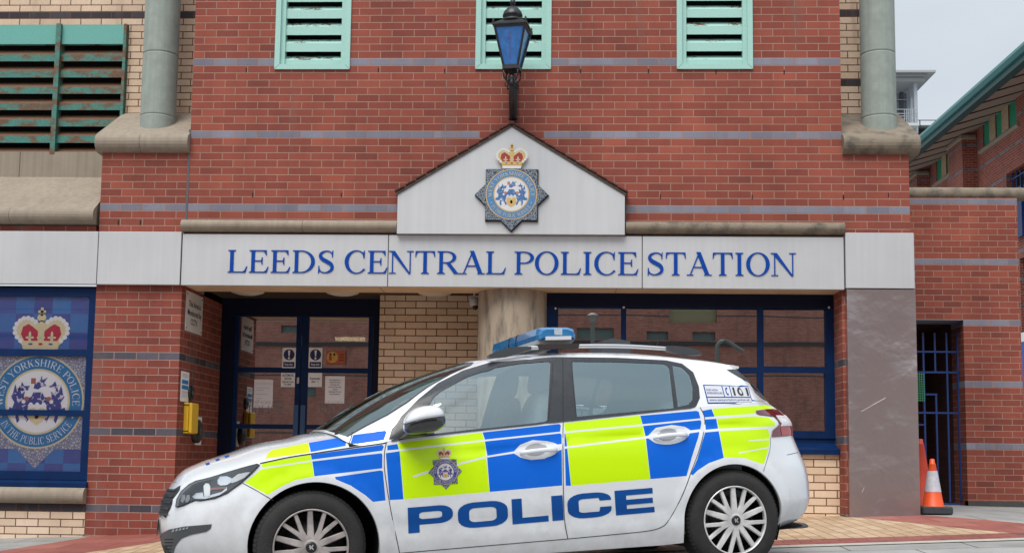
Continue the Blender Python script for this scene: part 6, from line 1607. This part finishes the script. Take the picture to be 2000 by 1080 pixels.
P = [cw(3.470, -.26, .375), cw(3.470, .26, .375), cw(3.462, .26, .486), cw(3.462, -.26, .486)]; m.add(P, [(0, 1, 2, 3)]); m.build('number_plate', mat('plate_white', (.6, .6, .6), .4), CAR)
tl = [(500, 290), (560, 283), (640, 283), (682, 312), (706, 350), (716, 400), (713, 426), (585, 436), (592, 400), (618, 378), (632, 362), (600, 322), (520, 312), (500, 302)]
z6 = lambda P: [(x/2.842+1300, y/2.842+700) for x, y in P]
tred = mat('tail_lamp_red', (.13, .008, .014), .12, coat=1); tredb = mat('tail_lamp_bright', (.38, .012, .015), .12, coat=1)
TLs = skin(LS, 'tail_lamp', [(PX(z6(tl)), [])], tred, .006, g=.02)
lamp_bit(LS, 'reverse_lamp', z6([(606, 320), (662, 313), (688, 335), (703, 362), (700, 376), (632, 376), (638, 362)]), mat('clear_lamp', (.62, .60, .62), .2, noise=.3, nscale=60), .0085, TLs)
lamp_bit(LS, 'brake_lamp', z6([(632, 380), (703, 380), (711, 422), (640, 428)]), tredb, .008, TLs)
uv_line(LS, 'seal', PX(z6(tl))+[PX(z6(tl))[0]], .004, mat('lamp_edge', (.3, .3, .3), .4), .004, TLs)
# tailgate marks catching the edge of the silhouette
for P, mt in (([(1494, 770), (1502, 774), (1514, 787), (1508, 787)], clime), ([(1513, 788), (1525, 795), (1538, 808), (1530, 806)], cred)):
    pass
# ---- fuel-free details: handles
def handle(cx_, cy_, hw, par, tilt):
    e = [(cx_+hw*math.cos(t)*1.0, cy_+(17.5)*math.sin(t)-tilt*hw*math.cos(t)) for t in [2*math.pi*k/28 for k in range(28)]]
    H = skin(LS, 'door_handle', [([LS.px(*p) for p in e], [])], cwhite, .0016, par, g=.02)
    cup = [(cx_-4+hw*.52*math.cos(t), cy_-1.5+(12.5)*math.sin(t)-tilt*hw*.5*math.cos(t)) for t in [2*math.pi*k/24 for k in range(24)]]
    skin(LS, 'recess', [([LS.px(*p) for p in cup], [])], mat('handle_recess', (.33, .34, .36), .4), .0022, H, g=.02)
    pts = []
    for k in range(11):
        t = k/10; x = cx_-hw*.86+hw*1.74*t; y = cy_+1.0-tilt*(x-cx_)+1.5; u, v = LS.px(x, y); n = LS.nrm(u, v); pts.append((Vector(LS.f(u, v))+n*(.008+.030*math.sin(math.pi*t)**.5), n))
    V = []; m = MB()
    for k, (P, n) in enumerate(pts):
        r = .0135 if 0 < k < 10 else .008
        if k > 7: r = .017
        d = (pts[min(k+1, 10)][0]-pts[max(k-1, 0)][0]).normalized(); b = n.cross(d)
        for j in range(12):
            an = 2*math.pi*j/12; m.v.append(cw(*(P+n*math.cos(an)*r*.6+b*math.sin(an)*r)))
    for k in range(10):
        for j in range(12): m.f.append((k*12+j, k*12+(j+1) % 12, (k+1)*12+(j+1) % 12, (k+1)*12+j))
    m.f += [tuple(range(12)), tuple(120+j for j in range(12))]; m.m = [0]*len(m.f); m.sm = [True]*120+[False]*2
    m.build('grip', cwhite, H); return H
handle(1050.5, 879, 42, FD, .10); handle(1307.5, 850, 38, RD, .09)
# ---- wheels
hubm = mat('wheel_trim', (.60, .60, .60), .35, metal=.25, noise=.25, nscale=12); hubd = mat('wheel_trim_dusty', (.34, .31, .30), .5, metal=.3, noise=.4, nscale=9); dsk = mat('brake_dark', (.012, .012, .014), .6, metal=.2)
def wheel(a, sd, mt, ang=0, label=None):
    c = cw(a, -sd*.88 if sd > 0 else .88, .316); ax = CS_*(-1 if sd > 0 else 1)     # outward axis
    e1, e2 = CF_, CUp
    W_ = empty('wheel', c); attach(W_, CAR)
    fr = (e1, e2, ax)
    m = MB(); m.lathe([(.205, -.02), (.212, .008), (.225, .012), (.25, .014), (.275, .010), (.295, -.004), (.306, -.018), (.314, -.032), (.3165, -.06), (.3165, -.17), (.305, -.195), (.25, -.205), (.20, -.19)], c, 72, frame=fr)
    T = m.build('tyre', rubber, W_)
    # tread blocks over the shoulder
    m = MB()
    for k in range(72):
        t = 2*math.pi*k/72; d = 2*math.pi/72*.33; V = []
        for (r, z) in ((.302, -.010), (.3135, -.024), (.3185, -.055), (.3185, -.10)):
            for s_ in (-d, d): V.append(c+e1*r*math.cos(t+s_)+e2*r*math.sin(t+s_)+ax*(z+.0015))
        m.add(V, [(0, 1, 3, 2), (2, 3, 5, 4), (4, 5, 7, 6)])
    m.build('tread', rubber, T)
    m = MB(); m.lathe([(.214, .010), (.211, .016), (.206, .014), (.203, .004), (.203, -.02)], c, 64, frame=fr)
    # 15 spokes in the pattern: 5 single and 5 forked pairs
    def spoke(t0, r0, t1, r1, w0, w1, z0, z1):
        V = []
        for (r, t, w, z) in ((r0, t0, w0, z0), (r1, t1, w1, z1)):
            cx_, cy_ = r*math.cos(t), r*math.sin(t); nx_, ny = -math.sin(t), math.cos(t)
            for s_, zz in ((-1, -.008), (-.75, .0), (.75, .0), (1, -.008)): V.append(c+e1*(cx_+nx_*w/2*s_)+e2*(cy_+ny*w/2*s_)+ax*(z+zz))
            for s_ in (1, -1): V.append(c+e1*(cx_+nx_*w/2*s_)+e2*(cy_+ny*w/2*s_)+ax*(z-.02))
        m.add(V, [(i, (i+1) % 6, 6+(i+1) % 6, 6+i) for i in range(6)])
    for k in range(5):
        t = math.radians(90+72*k+ang)
        spoke(t, .035, t, .205, .042, .031, .016, .008)
        tm = t+math.radians(36)
        for s_ in (-1, 1):
            spoke(tm+s_*math.radians(3), .035, tm+s_*math.radians(6.5), .10, .032, .027, .016, .014)
            spoke(tm+s_*math.radians(6.5), .10, tm+s_*math.radians(12.2), .205, .027, .024, .014, .008)
    m.lathe([(0, .020), (.03, .019), (.05, .014), (.058, .006), (.058, -.01)], c, 30, frame=fr)
    H = m.build('wheel_cover', mt, W_)
    m = MB(); m.lathe([(0, .0245), (.022, .0235), (.031, .020), (.033, .014)], c, 30, frame=fr); m.build('hub_cap', mat('hub_dark', (.03, .03, .032), .35, metal=.5), W_)
    # a small rampant emblem, as a few strokes
    m = MB()
    for (x0, y0, x1, y1, w) in ((-.010, .012, -.002, .002, .006), (.010, .013, .0, .0, .006), (-.002, .002, .006, -.006, .008), (.0, -.002, -.009, -.010, .005), (.005, -.005, .012, -.013, .005), (-.012, .004, -.006, -.004, .004)):
        d = Vector((x1-x0, y1-y0)).normalized(); n = Vector((-d.y, d.x))*w/2
        m.add([c+e1*-(x)+e2*y+ax*.0252 for x, y in ((x0+n.x, y0+n.y), (x1+n.x, y1+n.y), (x1-n.x, y1-n.y), (x0-n.x, y0-n.y))], [(0, 1, 2, 3)])
    m.build('emblem', chrome, W_)
    m = MB(); m.lathe([(0, -.05), (.15, -.05), (.15, -.06)], c, 40, frame=fr); m.lathe([(.0, -.03), (.06, -.03), (.07, -.05)], c, 30, frame=fr); m.lathe([(.19, -.02), (.2, -.12)], c, 40, frame=fr); m.lathe([(0, -.13), (.2, -.13)], c, 40, frame=fr)
    m.build('brake_disc', dsk, W_)
    return W_
wheel(0, 1, hubm, 0); wheel(2.62, 1, hubd, 0); wheel(0, -1, hubm, 20); wheel(2.62, -1, hubm, 30)
# ---- door mirror
MR = empty('door_mirror', cw(1.98, -.93, .97)); attach(MR, CAR)
def ellips(c, rx, ry, rz, nu=28, nv=16, e=2.4, half=None, mb=None, mi=0, shape=None):
    V = []
    for j in range(nv+1):
        ph = -math.pi/2+math.pi*j/nv
        for i in range(nu):
            th = 2*math.pi*i/nu; f = lambda x: math.copysign(abs(x)**(2/e), x)
            x, y, z = f(math.cos(ph)*math.cos(th)), f(math.cos(ph)*math.sin(th)), f(math.sin(ph))
            if half == 'up': z = max(z, .08)
            if half == 'lo': z = min(z, .08)
            p = (x*rx, y*ry, z*rz)
            if shape: p = shape(*p)
            V.append(cw(c[0]+p[0], c[1]+p[1], c[2]+p[2]))
    F = [(j*nu+i, j*nu+(i+1) % nu, (j+1)*nu+(i+1) % nu, (j+1)*nu+i) for j in range(nv) for i in range(nu)]
    mb.add(V, F, mi, True)
ma, mh = cpix(829, 821, -.13)
shp_ = lambda x, y, z: (x*(1-.12*(z/.08)), y, z-.10*x-(.015 if x > 0 else 0)*(x/.12)**2)
m = MB(); ellips((ma, -1.0, mh+.004), .122, .10, .080, half='up', mb=m, shape=shp_, e=2.7); m.build('cap', cwhite, MR)
m = MB(); ellips((ma, -.945, mh+.002), .105, .075, .068, mb=m, shape=shp_, e=2.7); m.build('reflection_mask', trimm, MR)  # dark shell added to keep the white cap out of the glass reflection
m = MB(); ellips((ma, -1.0, mh+.004), .120, .098, .078, half='lo', mb=m, shape=shp_, e=2.7); m.build('housing', mat('gloss_black', (.012, .013, .016), .12, coat=1), MR)
m = MB(); V = [(ma+.13, -.86, .90), (ma+.02, -.86, .905), (ma+.06, -.86, .965), (ma+.10, -1.0, mh-.08), (ma-.02, -1.0, mh-.085), (ma+.04, -1.0, mh-.03)]
m.add([cw(*v) for v in V], [(0, 1, 2), (3, 5, 4), (0, 3, 4, 1), (1, 4, 5, 2), (2, 5, 3, 0)]); m.build('arm', trimm, MR)
MR2 = empty('door_mirror', cw(1.98, .93, .97)); attach(MR2, CAR)
m = MB(); ellips((2.10, 1.0, .93), .12, .10, .080, mb=m, shape=shp_, e=2.7); m.build('cap', cwhite, MR2)
skin(GS, 'mirror_base', [(G([(768, 858), (772, 838), (790, 816), (822, 851), (815, 854)]), [])], trimm, .004)
# ---- roof rails
alum = mat('rail_aluminium', (.62, .62, .63), .3, metal=.9)
for sd in (-1, 1):
    RR = empty('roof_rail', cw(.6, sd*.60, 1.40)); attach(RR, CAR)
    yr = .60; sdd = .88-yr
    lw = 0 if sd < 0 else -.045
    pts = [(lambda q: (q[0], q[1]+lw))(cpix(x, y, sdd)) for x, y in ((1030, 679.5), (1090, 677), (1160, 675.5), (1230, 676.5), (1305, 681))]
    m = MB(); pp = crv(pts, 4); m.v = []; n = 10
    m.tube([cw(a, sd*yr, h) for a, h in pp], .0135, 10); m.build('bar', alum, RR)
    for P in (((952, 694), (965, 688), (985, 681), (1005, 677.5), (1036, 677), (1036, 683), (1022, 687), (1010, 691), (990, 696), (955, 699)), ((1299, 676), (1320, 676), (1345, 679), (1360, 684), (1369, 693), (1340, 694), (1318, 689), (1300, 684.5))):
        q_ = [(lambda q: (q[0], q[1]+lw))(cpix(x, y, sdd)) for x, y in P]; mm = MB()
        vs, ts = region([(q_, [])]); n = len(vs)
        mm.add([cw(v.x, sd*(yr+.022), v.y) for v in vs]+[cw(v.x, sd*(yr-.03), v.y-.004) for v in vs], [tuple(t) for t in ts]+[tuple(i+n for i in t) for t in ts])
        cnt = {(t[i], t[(i+1) % 3]) for t in ts for i in range(3)}
        mm.f += [(a, b, b+n, a+n) for a, b in cnt if (b, a) not in cnt]; mm.m = [0]*len(mm.f); mm.sm = [False]*len(mm.f)
        mm.build('foot', plast, RR)
# ---- light bar
LB = empty('light_bar', cw(1.0, 0, 1.5)); attach(LB, CAR)
a1, h0 = cpix(1126, 668, .30); a0, _ = cpix(1049, 668, .30); ht = cpix(1090, 638.5, .30)[1]; hbm = cpix(1090, 663, .30)[1]
lensm = bpy.data.materials.new('blue_lens'); lensm.use_nodes = True; b = lensm.node_tree.nodes['Principled BSDF']; b.inputs['Base Color'].default_value = (.02, .19, .48, 1); b.inputs['Roughness'].default_value = .15; b.inputs['Coat Weight'].default_value = 1; b.inputs['Transmission Weight'].default_value = .25; b.inputs['Specular IOR Level'].default_value = .5
N = lensm.node_tree; tc_ = N.nodes.new('ShaderNodeTexCoord'); wv = N.nodes.new('ShaderNodeTexNoise'); wv.inputs['Scale'].default_value = 28; wv.inputs['Detail'].default_value = 6; N.links.new(tc_.outputs['Object'], wv.inputs[0]); N.links.new(mixc(N, wv.outputs[0], (.01, .12, .36), (.06, .34, .68)), b.inputs['Base Color'])
yy0 = -.59; yy1 = .59; ac, hw_ = (a0+a1)/2, (a0-a1)/2
def bar_sec(y, w, mb, hb, htp, cap=False):
    P = [(-w*.96, hb), (-w, hb+.03), (-w*.90, htp-.012), (-w*.6, htp), (w*.6, htp+.002), (w*.92, htp-.006), (w, hb+.03), (w*.97, hb)]
    return [cw(ac+p, y, h) for p, h in P]
m = MB(); secs = []
for y, k, dz in ((yy0-.015, .80, -.018), (yy0, .93, -.006), (yy0+.04, 1, 0), (yy1-.04, 1, 0), (yy1, .93, -.006), (yy1+.015, .80, -.018)): secs += bar_sec(y, hw_*k, m, hbm+(.01 if abs(y) > .6 else 0), ht+dz)
F = [(8*i+j, 8*i+(j+1) % 8, 8*(i+1)+(j+1) % 8, 8*(i+1)+j) for i in range(5) for j in range(8)]+[tuple(range(8)), tuple(40+j for j in range(8))]
m.add(secs, F); m.build('lens', lensm, LB)
for y in (-.08, .10):
    m = MB(); s1, s2 = bar_sec(y-.012, hw_*1.012, m, hbm-.002, ht+.003), bar_sec(y+.012, hw_*1.012, m, hbm-.002, ht+.003); m.add(s1+s2, [(j, (j+1) % 8, 8+(j+1) % 8, 8+j) for j in range(8)]+[tuple(range(8)), tuple(range(8, 16))]); m.build('divider', trimm, LB)
m = MB(); V = [cw(ac+sx*hw_*.95, y, h) for y in (yy0+.02, yy1-.02) for sx, h in ((-1, hbm), (1, hbm), (.8, hbm-.028), (-.8, hbm-.028))]; m.add(V, [(0, 1, 2, 3), (4, 5, 6, 7), (0, 1, 5, 4), (1, 2, 6, 5), (2, 3, 7, 6), (3, 0, 4, 7)]); m.build('base', mat('bar_base', (.40, .41, .41), .5), LB)
pa = [cpix(x, y, .268) for x, y in ((1066, 657), (1116, 656), (1116, 663), (1066, 664))]
m = MB(); m.add([cw(a, yy0-.022, h) for a, h in pa]+[cw(a, yy0+.01, h) for a, h in pa], [(0, 1, 2, 3), (4, 5, 6, 7), (0, 1, 5, 4), (1, 2, 6, 5), (2, 3, 7, 6), (3, 0, 4, 7)]); m.build('end_plate', mat('plate_alum', (.62, .62, .65), .4), LB)
pa = [cpix(x, y, .275) for x, y in ((1082, 641), (1098, 641), (1098, 654), (1083, 654))]
m = MB(); m.add([cw(a, yy0-.0165, h) for a, h in pa], [(0, 1, 2, 3)]); m.build('lamp_unit', mat('clear_unit', (.45, .52, .58), .3, noise=.4, nscale=150), LB)
rail_h = cpix(1090, 679, .28)[1]
m = MB()
for sgn in (-1, 1):
    y = sgn*.58; V = [(ac-.14, hbm-.03), (ac+.14, hbm-.03), (ac+.13, hbm-.065), (ac+.09, rail_h-.008), (ac-.09, rail_h-.008), (ac-.13, hbm-.065)]
    n = 6; VV = [cw(a, y-.035, h) for a, h in V]+[cw(a, y+.035, h) for a, h in V]; m.add(VV, [tuple(range(6)), tuple(range(6, 12))]+[(i, (i+1) % 6, 6+(i+1) % 6, 6+i) for i in range(6)])
m.build('mounting_foot', mat('foot_dark', (.03, .022, .02), .5), LB)
# small black box and aerial on the roof
a_, h_ = cpix(1200, 668, .80)
m = MB(); V = [(a_+.11, 1.425), (a_-.10, 1.425), (a_-.10, h_+.0), (a_+.02, h_+.025), (a_+.10, h_+.008)]
VV = [cw(a, -.12, h) for a, h in V]+[cw(a, .14, h) for a, h in V]; m.add(VV, [tuple(range(5)), tuple(range(5, 10))]+[(i, (i+1) % 5, 5+(i+1) % 5, 5+i) for i in range(5)]); m.build('roof_box', plast, CAR)
a_, h_ = cpix(1288, 658, .85); m = MB(); m.tube([cw(a_+.06, -.03, 1.40), cw(a_, -.03, h_)], .0025, 6); m.build('aerial', blackm, CAR)
# ---- cabin
cab = mat('cabin_grey', (.19, .23, .26), .8, noise=.15, nscale=20); cabd = mat('cabin_dark', (.025, .028, .032), .8)
def seat(a, y, lean=-.16, name='seat'):
    S_ = empty(name, cw(a, y, .4)); attach(S_, CAR)
    m = MB(); ellips((a+.12, y, .52), .27, .25, .10, mb=m, e=4); m.build('cushion', cab, S_)
    m = MB(); ellips((a-.18, y, .84), .075, .235, .33, mb=m, e=3.6, shape=lambda x, y_, z: (x-.26*(z+.3), y_*(1-.18*max(0, z)/.33), z)); m.build('backrest', cab, S_)
    m = MB(); ellips((a-.335, y, 1.245), .05, .13, .085, mb=m, e=3.4, shape=lambda x, y_, z: (x-.2*z, y_, z)); m.build('head_restraint', cab, S_)
    m = MB(); 
    for s_ in (-.05, .05): m.tube([cw(a-.28, y+s_, 1.10), cw(a-.32, y+s_, 1.20)], .007, 6)
    m.build('posts', chrome, S_)
seat(1.42, -.37); seat(1.42, .37); 
m = MB(); ellips((.30, 0, .78), .09, .62, .33, mb=m, e=5, shape=lambda x, y_, z: (x-.25*z, y_, z)); m.build('rear_seat', cab, CAR)
for y in (-.38, .38): m = MB(); ellips((.20, y, 1.15), .045, .12, .075, mb=m, e=3.4); m.build('head_restraint', cab, CAR)
m = MB(); ellips((2.15, 0, .86), .28, .74, .11, mb=m, e=5); m.build('dashboard', cabd, CAR)
m = MB(); m.add([cw(2.0, s_*.76, z) for s_, z in ((-1, .24), (1, .24), (1, .93), (-1, .93))], [(0, 1, 2, 3)]); m.add([cw(-.28, s_*.62, z) for s_, z in ((-1, .3), (1, .3), (1, .95), (-1, .95))], [(0, 1, 2, 3)]); m.build('bulkhead', cabd, CAR)
m = MB()
for s_ in (-1, 1): m.add([cw(a, s_*.775, z) for a, z in ((2.0, .24), (-.12, .24), (-.12, .90), (2.0, .85))], [(0, 1, 2, 3)])
m.build('door_lining', cab, CAR)
m = MB()
cc = Vector((1.82, .37, .93)); ax1, ax2 = Vector((.35, 0, .93)), Vector((0, 1, 0))
m.tube([cw(*(cc+ax1*.18*math.cos(t)+ax2*.18*math.sin(t))) for t in [2*math.pi*k/28 for k in range(29)]], .014, 8, cap=False); m.build('steering_wheel', cabd, CAR)
# roof lining
skin(RS, 'headlining', [(RO, [])], mat('headlining', (.45, .46, .44), .9), -.03, g=.08)
m = MB()
for s_ in (-1, 1):
    pass
# wiper
m = MB(); P = [BS.f(2.40, .35), BS.f(2.40, .9)]; m.tube([cw(2.40, -.45, .965), cw(2.36, -.2, .99), cw(2.33, .1, 1.0)], .008, 6); m.tube([cw(2.43, -.62, .945), cw(2.40, -.45, .965)], .012, 6); m.build('wiper', trimm, CAR)

# rubber base on the paving behind the car
P = atG(1562, 1029)
RBt = empty('rubber_base', (P.x, P.y, P.z), label='low dark grey rubber base on the tan paving behind the rear bumper', cat='base')
m = MB(); z = gz(P.x, P.y); rb = [(.17, 0), (.17, .02), (.15, .035), (.06, .045), (0, .045)]; m.lathe(rb, (P.x-.10, P.y, z), 24); m.build('foot', mat('grey_rubber', (.05, .055, .065), .7, noise=.2), RBt)
m = MB(); m.lathe([(.03, .04), (.03, .06), (0, .062)], (P.x-.10, P.y, z), 12); m.build('socket', blackm, RBt)
